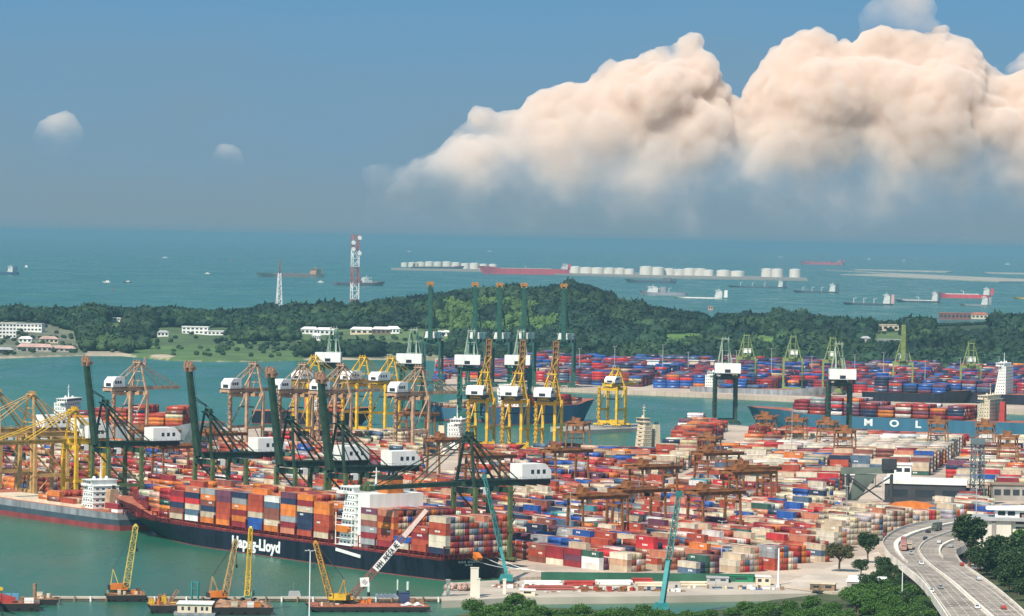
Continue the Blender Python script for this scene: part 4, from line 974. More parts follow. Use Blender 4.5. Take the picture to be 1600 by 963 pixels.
def superstructure(t, x, B, z, decks, Lx=12, m=None, funnel=None, funnel_x=-9, dh=2.8, wing=True, stripe=None, mast=9, taper=0.0, fsize=(4.5, 5, -6)):
    """accommodation block: decks, bridge with wings, mast, funnel; facing +x"""
    m = m or WHITEP; mb = MB()
    for d in range(decks):
        w = B * (0.92 - taper * d / max(1, decks)); l_ = Lx * (1 - 0.05 * d)
        mb.box(x - Lx / 2, x - Lx / 2 + l_, -w / 2, w / 2, z + d * dh, z + (d + 1) * dh - 0.12)
        mb.box(x - Lx / 2 - 0.4, x - Lx / 2 + l_ + 0.25, -w / 2 - 0.25, w / 2 + 0.25, z + (d + 1) * dh - 0.12, z + (d + 1) * dh)
        if d:
            for sy in (-1, 1): mb.bar((x - Lx / 2, sy * (w / 2 + .2), z + d * dh + 1), (x + Lx / 2, sy * (w / 2 + .2), z + d * dh + 1), 0.1)
    sp = mb.build('superstructure', m, t)
    for d in range(decks):
        w = B * (0.92 - taper * d / max(1, decks)); l_ = Lx * (1 - 0.05 * d); n = max(3, int(w / 3.4)); zz = z + d * dh
        windows(sp, -w / 2 + 0.8, w / 2 - .8, x - Lx / 2 + l_ + 0.03, zz + 1.0, zz + 1.75, n, 'y'); windows(sp, -w / 2 + .8, w / 2 - .8, x - Lx / 2 - .03, zz + 1.0, zz + 1.75, n, 'y')
        for sy in (-1, 1): windows(sp, x - Lx / 2 + 0.6, x - Lx / 2 + l_ - 0.6, sy * (w / 2 + 0.03), zz + 1.0, zz + 1.75, max(4, int(l_ / 2.8)), 'x')
    top = z + decks * dh; mb = MB(); w = B * (0.80 if taper else 0.92)
    mb.box(x - Lx * .3, x + Lx * .42, -w / 2, w / 2, top, top + 2.7); mb.box(x - Lx * .36, x + Lx * .5, -w / 2 - .3, w / 2 + .3, top + 2.7, top + 3.0)
    if wing:
        for sy in (-1, 1): mb.box(x - Lx * .05, x + Lx * .38, sy * w / 2 if sy > 0 else -B * .54, B * .54 if sy > 0 else -w / 2, top - 0.1, top + 1.2)
    br = mb.build('bridge', m, t)
    windows(br, -w / 2 + .4, w / 2 - .4, x + Lx * .42 + .03, top + 1.1, top + 2.3, max(4, int(w / 1.8)), 'y', 0.15)
    for sy in (-1, 1): windows(br, x - Lx * .28, x + Lx * .4, sy * (w / 2 + .03), top + 1.1, top + 2.3, 4, 'x', 0.2)
    mb = MB(); mb.bar((x, 0, top + 3), (x, 0, top + 3 + mast), .7, .7, w2=.25, h2=.25); mb.bar((x, -2.5, top + 3 + mast * .55), (x, 2.5, top + 3 + mast * .55), .25); mb.box(x - .2, x + .2, -1.6, 1.6, top + 3 + mast * .75, top + 3.4 + mast * .75)
    mb.tube((x + 2, 2.5, top + 3), (x + 2, 2.5, top + 4.3), .9, .7, n=10); mb.tube((x - 1, -2.8, top + 3), (x - 1, -2.8, top + 4.5), .9, .7, n=10); mb.build('mast', m, t)
    if funnel:
        fx = x + funnel_x; a, b_, c = fsize; mb = MB()
        mb.add([(fx - a / 2, -b_ / 2, z), (fx + a / 2, -b_ / 2, z), (fx + a / 2, b_ / 2, z), (fx - a / 2, b_ / 2, z), (fx - a / 2, -b_ * .36, top + c * .3), (fx + a * .32, -b_ * .36, top + c * .3), (fx + a * .32, b_ * .36, top + c * .3), (fx - a / 2, b_ * .36, top + c * .3)],
               [(4, 5, 6, 7), (0, 1, 5, 4), (1, 2, 6, 5), (2, 3, 7, 6), (3, 0, 4, 7)])
        fo = mb.build('funnel', funnel, t); mb = MB()
        for k in (-1, 0.5): mb.tube((fx - .5 + k, -.5, top + c * .3), (fx - .7 + k, -.5, top + c * .3 + 1.8), .45, n=8)
        mb.build('exhaust_pipe', BLACK, fo)
    return sp
def ship(label, loc, heading, name='container_ship', cat='ship', group=None):
    return thing(name, label, cat, loc, heading, group)
# --- the big navy ship at the near quay
LW = 254.0
HP = ship('long navy container ship with maroon bow and white hull lettering at the near quay', Q(-2 - LW / 2, 16.3, 0), ang(-U))
hull(HP, LW, 32.4, 9.6, rake=24, bands=((0, 0.03), (1, 0.90), (2, 1.0)), mats=[BOOT, NAVYH, MAROON], fo=4.2, fore=0.07, sheer=3.0, stern_w=0.97, bow_full=0.72, depth=2)
mb = MB()     # forecastle bulwark in maroon, breakwater, windlass, foremast
def hx(s): return -(s + 2 + LW / 2)        # along-quay coordinate to the ship's own x
mb.bar((LW / 2 + 8, -6.5, 16.4), (LW / 2 + 22.5, -0.4, 18.6), 0.4, 3.4); mb.bar((LW / 2 + 8, 6.5, 16.4), (LW / 2 + 22.5, 0.4, 18.6), 0.4, 3.4)
mb.bar((LW / 2 - 12, -13, 15.2), (LW / 2 + 8, -6.5, 16.4), 0.4, 3.0); mb.bar((LW / 2 - 12, 13, 15.2), (LW / 2 + 8, 6.5, 16.4), 0.4, 3.0)
mb.bar((LW / 2 - 6, -11, 16.3), (LW / 2 - 6, 11, 16.3), 0.4, 5.5)
mb.build('bulwark', MAROON, HP)
mb = MB(); mb.bar((LW / 2 + 6, 0, 14), (LW / 2 + 6, 0, 26), .8, .8, w2=.4, h2=.4); mb.bar((LW / 2 + 6, -2, 22), (LW / 2 + 6, 2, 22), .3); mb.tube((LW / 2 + 1, -4, 14.3), (LW / 2 + 1, -1, 14.3), 1.1); mb.tube((LW / 2 + 1, 1, 14.3), (LW / 2 + 1, 4, 14.3), 1.1); mb.build('foremast', REDP, HP)
# lashing bridges between the bays, and the hatch coaming the stacks stand on
def lash(s, z1):
    x = hx(s); mb = MB()
    for k in range(14): y = -16.2 + k * 2.5; mb.box(x - .25, x + .25, y - .18, y + .18, 9.6, z1)
    for z in (11.2, z1 - .4): mb.box(x - .5, x + .5, -16.2, 16.2, z, z + .3)
    mb.build('lashing_bridge', MAROON, HP)
for b in range(14): lash(-261 + b * 13.5, 15.5 if b > 2 else 13.5)
for b in range(6): lash(-62.4 + 12.75 * b, 15.0)
mb = MB(); mb.box(hx(-82), hx(-255), -13.5, 13.5, 9.62, 11.35); mb.box(hx(-1), hx(-62), -13.5, 13.5, 9.62, 11.35); mb.build('hatch_coaming', MAROON, HP)
mb = MB()     # side posts under the outer stacks
for s in np.arange(-251, -84, 4.5): mb.box(hx(s) - .15, hx(s) + .15, 15.4, 15.8, 9.6, 11.4)
for s in np.arange(-60, -3, 4.25): mb.box(hx(s) - .15, hx(s) + .15, 15.4, 15.8, 9.6, 11.4)
for s in (-255, -62): mb.bar((hx(s), 15.9, 10.7), (hx(-84 if s < -100 else -3), 15.9, 10.7), .12)
mb.build('side_stanchions', MAROON, HP)
superstructure(HP, hx(-73), 33, 9.7, 8, Lx=12.5, dh=2.85, mast=8, funnel=None)
MB().box(hx(-57.4), hx(-66.6), -14.5, 14.0, 9.7, 33.0).build('engine_casing', WHITEP, HP)
MB().profile([(hx(-65.5), 33.003), (hx(-57.9), 33.003), (hx(-58.6), 39.0), (hx(-65.5), 39.0)], -4.2, 4.2).build('funnel', mat('dull_orange_paint', (.50, .16, .035), .6, var=.35, scale=.3), HP)
MB().profile([(hx(-65.7), 39.003), (hx(-58.5), 39.003), (hx(-59.2), 40.6), (hx(-65.7), 40.6)], -4.7, 4.7).build('funnel_cap', BLACK, HP)
mb = MB()
for k in (-3, -1, 1): mb.tube((hx(-62), k, 40.6), (hx(-61.5), k, 42.2), .6, n=8)
mb.build('exhaust_pipe', BLACK, HP)
mb = MB()     # port-side pilot stairs and lifeboat platform, white, reaching down the hull
for k in range(5): mb.box(hx(-67), hx(-79.5), 15.3, 17.0, 9.8 + k * 2.85, 10.0 + k * 2.85)
mb.bar((hx(-66.8), 16.9, 9.8), (hx(-66.8), 16.9, 24), .35); mb.bar((hx(-79.2), 16.9, 9.8), (hx(-79.2), 16.9, 24), .35); mb.bar((hx(-79), 16.7, 7.6), (hx(-60), 16.7, 5.8), .5, 1.3); mb.build('side_platform', WHITEP, HP)
lb = MB(); lb.profile([(hx(-69) + .0, 15.6), (hx(-77.5), 15.6), (hx(-78.3), 17.2), (hx(-76.8), 18.3), (hx(-69.8), 18.3), (hx(-68.3), 17.2)], 15.4, 17.9); lb.build('lifeboat', ORANGEP, HP)
# stern rail over the transom
mb = MB()
for k in range(21): y = -15.3 + k * 1.53; mb.bar((-LW / 2 + .2, y, 9.6), (-LW / 2 + .2, y, 12.2), .14)
for z in (10.5, 11.3, 12.2): mb.bar((-LW / 2 + .2, -15.4, z), (-LW / 2 + .2, 15.4, z), .16)
mb.build('stern_rail', REDP, HP)
mb = MB(); mb.profile([(-LW / 2 - .3, 10.6), (-LW / 2 - 6.5, 8.6), (-LW / 2 - 7, 9.8), (-LW / 2 - 5.2, 11.4), (-LW / 2 - .3, 13.2)], -1.4, 1.4); mb.build('lifeboat', ORANGEP, HP)
tx = text_mesh('Hapag-Lloyd', 6.9, 'hull_lettering', LOGOW, HP, 0.98, bold=0.04)
bb = [v.co for v in tx.data.vertices]; wtx = max(v.x for v in bb) - min(v.x for v in bb)
sA = None
def port_px(s, z): return PX(Q(s, 0.05, z))[0]
lo, hi = -250, -50
for _ in range(40):
    m_ = (lo + hi) / 2
    if port_px(m_, 4) < 362: lo = m_
    else: hi = m_
s_a = lo; lo, hi = -250, -50
for _ in range(40):
    m_ = (lo + hi) / 2
    if port_px(m_, 4) < 437: lo = m_
    else: hi = m_
s_b = lo
tx.scale = ((s_b - s_a) / wtx, 1.0, 1.0); tx.rotation_euler = (math.radians(90), 0, math.radians(180))
tx.location = (hx(s_a), 16.27, 2.35)
# stern name: two short lines, too small to read in the photograph
mb = MB()
for y0, y1, z in ((6.6, 2.4, 7.2), (1.6, -4.4, 7.2), (3.0, -1.2, 5.9)):
    n_ = max(3, int((y0 - y1) / .62))
    for k in range(n_):
        a = lerp(y0, y1, (k + .12) / n_); b = lerp(y0, y1, (k + .88) / n_); x_ = -LW / 2 - .06
        mb.box(x_, x_ + .05, min(a, b), min(a, b) + .16, z, z + .85); mb.box(x_, x_ + .05, min(a, b) + .17, max(a, b), z + (.0 if k % 3 else .35), z + (.18 if k % 3 else .53))
        if k % 2: mb.box(x_, x_ + .05, max(a, b) - .16, max(a, b), z + .19, z + .85)
mb.build('stern_lettering', LOGOW, HP)

def load(t_loc, heading, xs_, rows, z, hrange, pal, words, top=None):
    """stow containers on a ship: CONTS entries in world space"""
    c, s_ = math.cos(heading), math.sin(heading)
    for x in xs_:
        hb = random.randint(*hrange)
        for r in range(rows):
            y = (r - (rows - 1) / 2) * 2.5; h_ = max(0, hb + random.choice([0, 0, 0, -1]))
            for k in range(h_): addc((t_loc[0] + x * c - y * s_, t_loc[1] + x * s_ + y * c, z + k * (CH + .02)), heading, pick(pal), words)
# --- grey feeder at the near quay, bow out of the picture
GHEAD = ang(-U); sg = s_at(184, 11, 0)
GLEN = 150.0; GLOC = Q(sg - GLEN / 2, 21.0, 0)
gs = ship('grey feeder ship with red boot topping and white superstructure at the left edge', GLOC, GHEAD)
hull(gs, GLEN, 24, 8.6, rake=8, bands=((0, 0.30), (1, 0.62), (2, 1.0)), mats=[BOOT, DGREYH, GREYH], fo=1, sheer=1.5, stern_w=0.9)
superstructure(gs, -GLEN / 2 + 34, 16, 8.7, 4, Lx=11, funnel=TANST, funnel_x=-11, fsize=(5, 6, -4), mast=11)
mb = MB(); mb.box(-GLEN / 2 + 2, -GLEN / 2 + 8, -9, 9, 8.7, 10.2); mb.tube((-GLEN / 2 + 10, 5, 8.7), (-GLEN / 2 + 10, 5, 14), .5); mb.bar((-GLEN / 2 + 10, 5, 14), (-GLEN / 2 + 3, 7, 17), .4); mb.build('stern_winch', WHITEP, gs)
mb = MB(); mb.box(-GLEN / 2 + 36, GLEN / 2 - 20, -9.5, 9.5, 8.62, 10.0); mb.build('hatch_cover', CREAMP, gs)
load(GLOC, GHEAD, [-GLEN / 2 + 52 + k * 13.3 for k in range(3)], 7, 10.02, (1, 2), PAL_RED, 'deck of the grey feeder ship')
load(GLOC, GHEAD, [-GLEN / 2 + 8.5], 7, 10.25, (1, 1), [('slate blue', 3), ('teal', 2), ('dark red', 2)], 'stern deck of the grey feeder ship')
# --- ships along the far edge
def cship(label, px, py, pxe, pye, B, D, matsb, deckc=None, stern_at=0, nb=8, rows=8, hr=(2, 4), pal=PAL_RED, fun=None, sup_f=0.18, decks=6, z_off=0.6, name='container_ship', rake=8, sm=None, bow_right=True, group=None, gap=13.6):
    """a container ship whose waterline runs from pixel (px,py) to (pxe,pye)"""
    a = G(px, py, 0); b = G(pxe, pye, 0); d = b - a; ln = d.length
    if not bow_right: d = -d
    hd = ang(d); c = (a + b) / 2; t = ship(label, c, hd, name, group=group)
    hull(t, ln, B, D, rake=rake, bands=matsb[0], mats=matsb[1], fo=2, sheer=2)
    if sup_f is not None:
        superstructure(t, -ln / 2 + ln * sup_f, B, D + .05, decks, Lx=10 if B > 15 else 7, funnel=fun, funnel_x=-10, m=sm)
    if nb:
        x = -ln / 2 + ln * ((sup_f if sup_f is not None else 0.05) + .06) + 8; xs_ = []
        while x < ln / 2 - ln * .12 and len(xs_) < nb: xs_.append(x); x += gap
        load(c, hd, xs_, rows, D + z_off, hr, pal, 'deck of a ship at the far edge')
    return t
BB = lambda lo, m0, m1: (((0, lo), (1, 1.0)), [m0, m1])
cship('light grey ship loaded with red containers beyond the tan cranes', 92, 689, 330, 697, 30, 13, BB(0.05, BOOT, GREYH), nb=12, rows=11, hr=(3, 5), pal=PAL_RED, sup_f=0.06, decks=5, bow_right=True)
cship('white bridged ship with navy and red stacks behind the fourth raised boom', 395, 661, 565, 664, 28, 10, BB(0.05, BOOT, NAVYH), nb=6, rows=10, hr=(4, 5), pal=PAL_RED, sup_f=0.62, decks=7, bow_right=True, fun=ORANGEP)
cship('white bridged small ship in the basin beside the yellow crane trio', 697, 712, 800, 715, 16, 5, BB(0.1, BOOT, NAVYH), nb=2, rows=5, hr=(1, 2), sup_f=0.16, decks=6, fun=CREAMP, rake=5)
cship('teal hulled ship with pale deck cargo beside the white box house crane', 672, 655, 770, 658, 26, 10, BB(0.1, BOOT, TEALH), nb=4, rows=8, hr=(1, 2), pal=PAL_BEIGE, sup_f=None, bow_right=False)
cship('dark blue bow of a ship moored beside the three yellow cranes', 770, 664, 912, 658, 24, 14, BB(0.05, BOOT, BLUEH), nb=6, rows=8, hr=(2, 3), pal=PAL_RED, sup_f=0.2, decks=5, bow_right=True, rake=9)
cship('dark feeder with tall cream bridge and orange funnel in the inner basin', 893, 712, 1052, 709, 10, 5, BB(0.1, BOOT, NAVYH), nb=0, sup_f=0.30, decks=6, bow_right=False, fun=CREAMP, rake=7, sm=CREAMP)
ml = cship('blue hulled container ship with widely spaced white hull letters at the far edge', 1186, 668, 1640, 687, 34, 12.5, BB(0.05, BOOT, TEALH), nb=19, rows=13, hr=(3, 5), pal=[('dark red', 5), ('rust red', 4), ('purple brown', 5), ('crimson red', 4), ('navy blue', 3), ('orange', 3), ('grey', 2), ('white', 2)], sup_f=0.20, decks=6, bow_right=False, sm=CREAMP, fun=REDP, gap=14.2)
mlL = (G(1640, 687, 0) - G(1186, 668, 0)).length
for ch, px in (('M', 1366), ('O', 1406), ('L', 1446)):
    q = text_mesh(ch, 7.2, 'hull_lettering', LOGOW, ml, 1.0, bold=0.035); f = (px - 1186) / (1640 - 1186)
    q.rotation_euler = (math.radians(90), 0, math.radians(180)); q.location = (mlL / 2 - mlL * f, 17.06, 5.9); q.scale = (1.35, 1, 1)
# --- ships at the terminal across the water
FG = 'ships at the terminal across the water'
cship('pale grey ship with dull red boot topping at the terminal across the water', 1085, 618, 1290, 626, 26, 9, BB(0.45, BOOT, GREYH), nb=3, rows=8, hr=(1, 3), pal=PAL_BLUE, sup_f=0.16, decks=4, group=FG)
cship('dark navy ship with white mast and blue stacks by the lime crane', 1352, 632, 1500, 637, 28, 12, BB(0.04, BOOT, NAVYH), nb=5, rows=10, hr=(3, 5), pal=PAL_BLUE, sup_f=None, group=FG)
cship('long navy ship with white superstructure and blue stacks at the right across the water', 1452, 634, 1660, 641, 30, 13, BB(0.04, BOOT, NAVYH), nb=6, rows=11, hr=(3, 5), pal=PAL_BLUE, sup_f=0.44, decks=9, bow_right=False, group=FG)
# yard of the far terminal
FQ = [(685, 599), (700, 588), (880, 600), (1090, 609), (1345, 621), (1640, 635), (1640, 578), (1030, 566), (1000, 558), (690, 566)]
EF = Vector((0.985, -0.17, 0)); EG = Vector((0.17, 0.985, 0)); o0 = G(900, 600, QZ)
for s_ in np.arange(-220, 700, 12.9):
    for t_ in np.arange(-60, 560, 2.75):
        if int(t_ / 2.75) % 9 > 5 or int((s_ + 300) / 12.9) % 10 == 9: continue
        p = o0 + EF * s_ + EG * t_; x, y, _ = PX((p.x, p.y, QZ))
        if not in_poly(x, y, FQ): continue
        h_ = int(max(0, min(6, round(3.8 + 2.4 * noise.noise((s_ * .02, t_ * .02, 8)) + random.uniform(-1, 1)))))
        if x < 800: h_ = min(h_, 2)
        if 880 < x < 1005 and y < 600: h_ = max(h_, 4)
        for k in range(h_): 
            nz = noise.noise((s_ * .025, t_ * .05, 3 + k * .25)) + random.uniform(-.13, .13)
            cn = 'bright blue' if nz > .22 else 'navy blue' if nz > .08 else 'purple brown' if nz > -.06 else 'dark red' if nz > -.2 else 'slate blue' if nz > -.33 else 'crimson red'
            addc((p.x, p.y, QZ + .02 + k * (CH + .01)), ang(EF), cn if random.random() < .85 else pick(PAL_YARD), 'far terminal')
for k, (y, s_, t_) in enumerate(((6, 16, 37), (12, 26, 36.5), (-3, 9, 39))):
    a = Q(-2.2, 16.3 + y, 9.9); b = Q(s_, t_, QZ + .6); mb = MB(); n_ = 8
    for q in range(n_):
        p0 = a.lerp(b, q / n_); p1 = a.lerp(b, (q + 1) / n_); p0.z -= 1.6 * math.sin(math.pi * q / n_); p1.z -= 1.6 * math.sin(math.pi * (q + 1) / n_); mb.tube(p0, p1, .12, n=5)
    tag(mb.build('mooring_line', LOGOW), 'pale mooring line from the navy stern to the quay, %s one' % ('upper', 'outer', 'inner')[k], 'mooring line')
tick('ships')
# ------------------------------------------------------------------ work boats and the jetty in front
def barge(label, px0, px1, py, B, D, mh, md, rz=None, parts=(), name='work_barge', rake=2.5):
    """flat barge: the near side's waterline runs from px0 to px1 at py"""
    a = G(px0, py, 0); b = G(px1, py, 0); ln = (b - a).length; hd = ang(b - a) if rz is None else rz
    c = (a + b) / 2 + Vector((-math.sin(hd), math.cos(hd), 0)) * (B / 2)
    t = thing(name, label, 'barge', c, hd)
    MB().profile([(-ln / 2 + rake, -.6), (ln / 2 - rake, -.6), (ln / 2, D * .55), (ln / 2, D), (-ln / 2, D), (-ln / 2, D * .55)], -B / 2, B / 2).build('hull', mh, t)
    MB().box(-ln / 2 + .3, ln / 2 - .3, -B / 2 + .3, B / 2 - .3, D + .003, D + .12).build('deck', md, t)
    mb = MB()
    for k in range(int(ln / 3) + 1):
        x = -ln / 2 + .4 + k * (ln - .8) / int(ln / 3)
        for y in (-B / 2 + .2, B / 2 - .2): mb.bar((x, y, D), (x, y, D + 1.0), .12)
    for y in (-B / 2 + .2, B / 2 - .2): mb.bar((-ln / 2 + .4, y, D + 1.0), (ln / 2 - .4, y, D + 1.0), .1)
    for x in (-ln / 2 + .4, ln / 2 - .4): mb.bar((x, -B / 2 + .2, D + 1.0), (x, B / 2 - .2, D + 1.0), .1)
    mb.build('railing', md, t)
    mb = MB()
    for k in range(int(ln / 5)): mb.tube((-ln / 2 + 2.5 + k * 5, -B / 2 - .35, D * .5), (-ln / 2 + 2.5 + k * 5, -B / 2 - .02, D * .5), .6, n=8)
    mb.build('tyre_fender', BLACK, t)
    return t, c, hd, ln
def on(c, hd, x, y, z): return Vector((c.x + x * math.cos(hd) - y * math.sin(hd), c.y + x * math.sin(hd) + y * math.cos(hd), z))
def clutter(t, z, x0, x1, y0, y1, n, mats, seed, hmax=2.0):
    """crates, drums and gear of one deck: each piece a child"""
    r = random.Random(seed)
    for k in range(n):
        x = r.uniform(x0, x1); y = r.uniform(y0, y1); a = r.uniform(.8, 2.4); b = r.uniform(.8, 1.8); h_ = r.uniform(.6, hmax); m = r.choice(mats)
        if r.random() < .35: MB().tube((x, y, z), (x, y, z + h_), a * .4, n=10).build('drum', m, t)
        elif r.random() < .4:
            mb = MB(); [mb.tube((x - a * 1.4, y + q * .5, z + .25), (x + a * 1.4, y + q * .5, z + .25), .24, n=6) for q in range(4)]; mb.build('pipe_bundle', m, t)
        else: mb = MB(); mb.box(x - a / 2, x + a / 2, y - b / 2, y + b / 2, z, z + h_); mb.box(x - a / 2 - .08, x + a / 2 + .08, y - b / 2 - .08, y + b / 2 + .08, z + h_, z + h_ + .12); mb.build('deck_box', m, t)
def crawler(label, loc, rz, tip, m_body, m_boom, cabm, w=1.7, nb=14, wl=2.2, solid=False, stay=True, name='crawler_crane'):
    """crawler crane; tip = boom head in world space"""
    t = thing(name, label, 'crane', loc, rz)
    mb = MB()
    for y in (-2.3, 2.3):
        mb.profile([(-3.6, .5), (-3.0, 0), (3.0, 0), (3.6, .5), (3.0, 1.1), (-3.0, 1.1)], y - .5, y + .5)
    mb.build('crawler_track', BLACK, t)
    mb = MB(); mb.tube((0, 0, 1.1), (0, 0, 1.5), 1.5, n=14); mb.box(-4.6, 2.2, -1.7, 1.7, 1.5, 2.0); mb.profile([(-4.8, 2.0), (.2, 2.0), (.2, 3.9), (-3.8, 3.9), (-4.8, 3.2)], -1.6, 1.6); mb.build('upper_body', m_body, t)
    mb = MB(); mb.profile([(.5, 2.0), (2.2, 2.0), (2.3, 3.2), (1.7, 4.0), (.5, 4.0)], .3, 1.8); cb = mb.build('cab', cabm, t)
    MB().box(1.0, 2.1, .25, 1.85, 2.9, 3.7).build('window', GLASSD, cb)
    MB().box(-5.6, -4.6, -1.6, 1.6, 1.6, 3.3).build('counterweight', DARKST, t)
    inv = Matrix.Translation(loc) @ Matrix.Rotation(rz, 4, 'Z'); tl = inv.inverted() @ Vector(tip); foot = Vector((1.6, 0, 2.3))
    mb = MB()
    if solid: mb.bar(foot, tl, w, w, w2=w * .6, h2=w * .6)
    else: mb.lattice(foot, tl, w, nb, .3, w2=w * .7)
    mb.tube(tl + Vector((0, -.5, .2)), tl + Vector((0, .5, .2)), .7, n=10); mb.build('boom', m_boom, t)
    if stay:
        ma = Vector((-3.6, 0, 9.5)); mb = MB()
        for y in (-1, 1): mb.bar((-1.5, y, 3.9), ma + Vector((0, y * .6, 0)), .28); mb.bar((-4.4, y, 3.6), ma + Vector((0, y * .6, 0)), .2)
        mb.build('gantry_mast', m_boom, t)
        mb = MB()
        for y in (-.5, .5): mb.tube(ma + Vector((0, y, 0)), tl + Vector((0, y, 0)), .09, n=5)
        mb.build('pendant_rope', DARKST, t)
    mb = MB(); mb.tube(tl, tl + Vector((.6, 0, -9)), .09, n=5); mb.cbox(tl + Vector((.6, 0, -9.6)), (.7, .5, 1.3)); mb.build('hook_block', DARKST, t)
    return t
# the floating jetty: deck on piles
ja = G(58, 939, 0); jb = G(692, 940, 0); jl = (jb - ja).length; jt = thing('jetty', 'long low concrete jetty on posts crossing the harbour behind the barges', 'jetty', (ja + jb) / 2, ang(jb - ja))
MB().box(-jl / 2, jl / 2, -1.6, 1.6, 1.0, 1.7).build('deck', CONC, jt); MB().box(-jl / 2, jl / 2, -1.3, 1.3, .35, .997).build('crosshead', WOOD, jt)
for k in range(26):
    x = -jl / 2 + 2 + k * (jl - 4) / 25; MB().tube((x, -1.9, -1.5), (x, -1.9, 2.0), .4, n=8).build('pile', LOGOW if k % 2 else WOOD, jt)
# red barge at the left edge
t, c, hd, ln = barge('dark red work barge with blue boxes and brown pile, cut by the left edge', -45, 63, 956, 16, 3.0, BLACK, DECKR)
mb = MB(); mb.profile([(-18, 3.1), (2, 3.1), (4, 4.6), (-2, 6.2), (-16, 6.6)], -6, 2); mb.build('hopper', REDP, t)
MB().box(7, 10.5, -6.8, -4.6, 3.12, 5.0).build('white_tarp', WHITEP, t)
for k in range(3): MB().box(-3 + k * 2.9, -.6 + k * 2.9, 4.5, 6.9, 3.12, 5.6).build('blue_box', mat('sky_blue_paint', (.12, .32, .5), .5), t)
MB().box(-12, -3.5, 3.5, 7.4, 3.12, 6.2).build('grey_shed', ROOFG, t)
clutter(t, 3.12, 4, 12, -7, 5, 8, [WOOD, REDP, DECKB, GREYST], 3)
MB().tube(on(c, hd, ln / 2 - 1.2, 2, -2) - c, on(c, hd, ln / 2 - 1.2, 2, 9.6) - c, .75, n=10).build('spud_pile', WOOD, t)
crawler('yellow jointed boom crane on the dark red barge at the left edge', on(c, hd, -9, 4, 3.15), hd, G(2, 921, 10), YELST, YELST, CREAMP, w=.8, nb=6, stay=False)
t, c, hd, ln = barge('small brown barge tucked behind the dark red barge', 52, 92, 946, 9, 2.2, BLACK, DECKB)
clutter(t, 2.35, -4, 4.5, -3.4, 3.4, 9, [WOOD, DECKB, CREAMP], 5)
# barge with the yellow crawler crane
t, c, hd, ln = barge('brown barge carrying a tall yellow lattice crane by the jetty', 167, 229, 941, 12, 2.6, BLACK, DECKB)
clutter(t, 2.75, -6, 7, -5, 5, 14, [WOOD, ORANGEP, DECKB, CREAMP, RUSTST], 8)
MB().profile([(-7.2, 2.75), (-3, 2.75), (-3, 4.6), (-6.6, 4.9)], 1, 4.5).build('green_winch', mat('pale_green_paint', (.25, .45, .3), .6), t)
pa = on(c, hd, -1.5, 1, 2.8); tp = Vector((G(212, 822, 0)[0], 0, 0)); k_ = pa.y / 1.0
def above(px, py, y):        # the point at depth y that pixel px, py looks at
    d = RM @ np.array([(px - 800) / F, -(py - 481.5) / F, -1.0]); tt = y / d[1]; return Vector((d[0] * tt, y, H + d[2] * tt))
crawler('tall yellow lattice crawler crane leaning over the water from a brown barge', pa, hd, above(212, 822, pa.y + 4), ORANGEP, mat('pale_yellow_steel', (.55, .42, .10), .6, var=.35, scale=.5), ORANGEP, w=2.6, nb=12)
# two brown barges and the white house boat
t, c, hd, ln = barge('brown barge heaped with orange machinery left of the white house boat', 234, 279, 959, 13, 3.0, BLACK, DECKB)
clutter(t, 3.15, -5, 5, -5.5, 5.5, 18, [RUSTST, YELST, DECKB, WOOD, ORANGEP], 12, 3.0)
mb = MB(); mb.tube((1, 4, 3.1), (1, 4, 6.6), 1.6, .4, n=10); mb.lattice((3, 5, 3.1), (6, 5, 8), 1.0, 4, .25); mb.build('mud_drum', DECKB, t)
t = thing('house_boat', 'white roofed house boat with small dark windows between two brown barges', 'boat', G(304, 962, 0) + Vector((0, 6, 0)), 0)
MB().profile([(-7.5, -.6), (7.5, -.6), (8, 1.0), (-8, 1.0)], -6.5, 6.5).build('hull', GREYH, t)
MB().box(-6.6, 6.4, -5.6, 5.6, 1.003, 4.2).build('cabin', CREAMP, t)
MB().profile([(-7.0, 4.203), (6.8, 4.203), (6.8, 4.5), (-7, 4.5)], -6.1, 6.1).build('roof', WHITEP, t)
for x in (-4.6, -2.2, 0.4, 2.8, 4.6): MB().box(x - .45, x + .45, -5.66, -5.55, 1.9 if x != .4 else 1.1, 3.3).build('window', GLASSD, t)
t = thing('mooring_dolphin', 'turquoise steel frame rising behind the white house boat', 'mooring post', G(304, 945, 0) + Vector((0, 6, 0)), 0)
mb = MB(); [mb.tube((x, y, -1.5), (x, y, 8.5), .35, n=8) for x in (-1.6, .8) for y in (-1, 1)]; mb.build('pile', TEALP, t)
mb = MB(); [mb.bar((-1.6, y, z), (.8, y, z), .25) for y in (-1, 1) for z in (3, 6, 8.3)]; mb.build('cross_tie', TEALP, t)
t, c, hd, ln = barge('wide rusty barge stacked with earth and boxes under a yellow lattice boom', 330, 427, 962, 17, 3.0, BLACK, DECKB)
mb = MB(); r_ = random.Random(4)
vs_ = []; nx_, ny_ = 26, 12
for j in range(ny_ + 1):
    for i in range(nx_ + 1):
        x = lerp(-10, 11, i / nx_); y = lerp(-7, 7.5, j / ny_); e = min(i, nx_ - i, j, ny_ - j); vs_.append((x, y, 3.1 + min(1, e / 3) * (1.6 + 1.3 * noise.noise((x * .3, y * .3, 1)))))
mb.add(vs_, [(j * (nx_ + 1) + i, j * (nx_ + 1) + i + 1, (j + 1) * (nx_ + 1) + i + 1, (j + 1) * (nx_ + 1) + i) for j in range(ny_) for i in range(nx_)]); mb.build('earth_heap', DECKB, t)
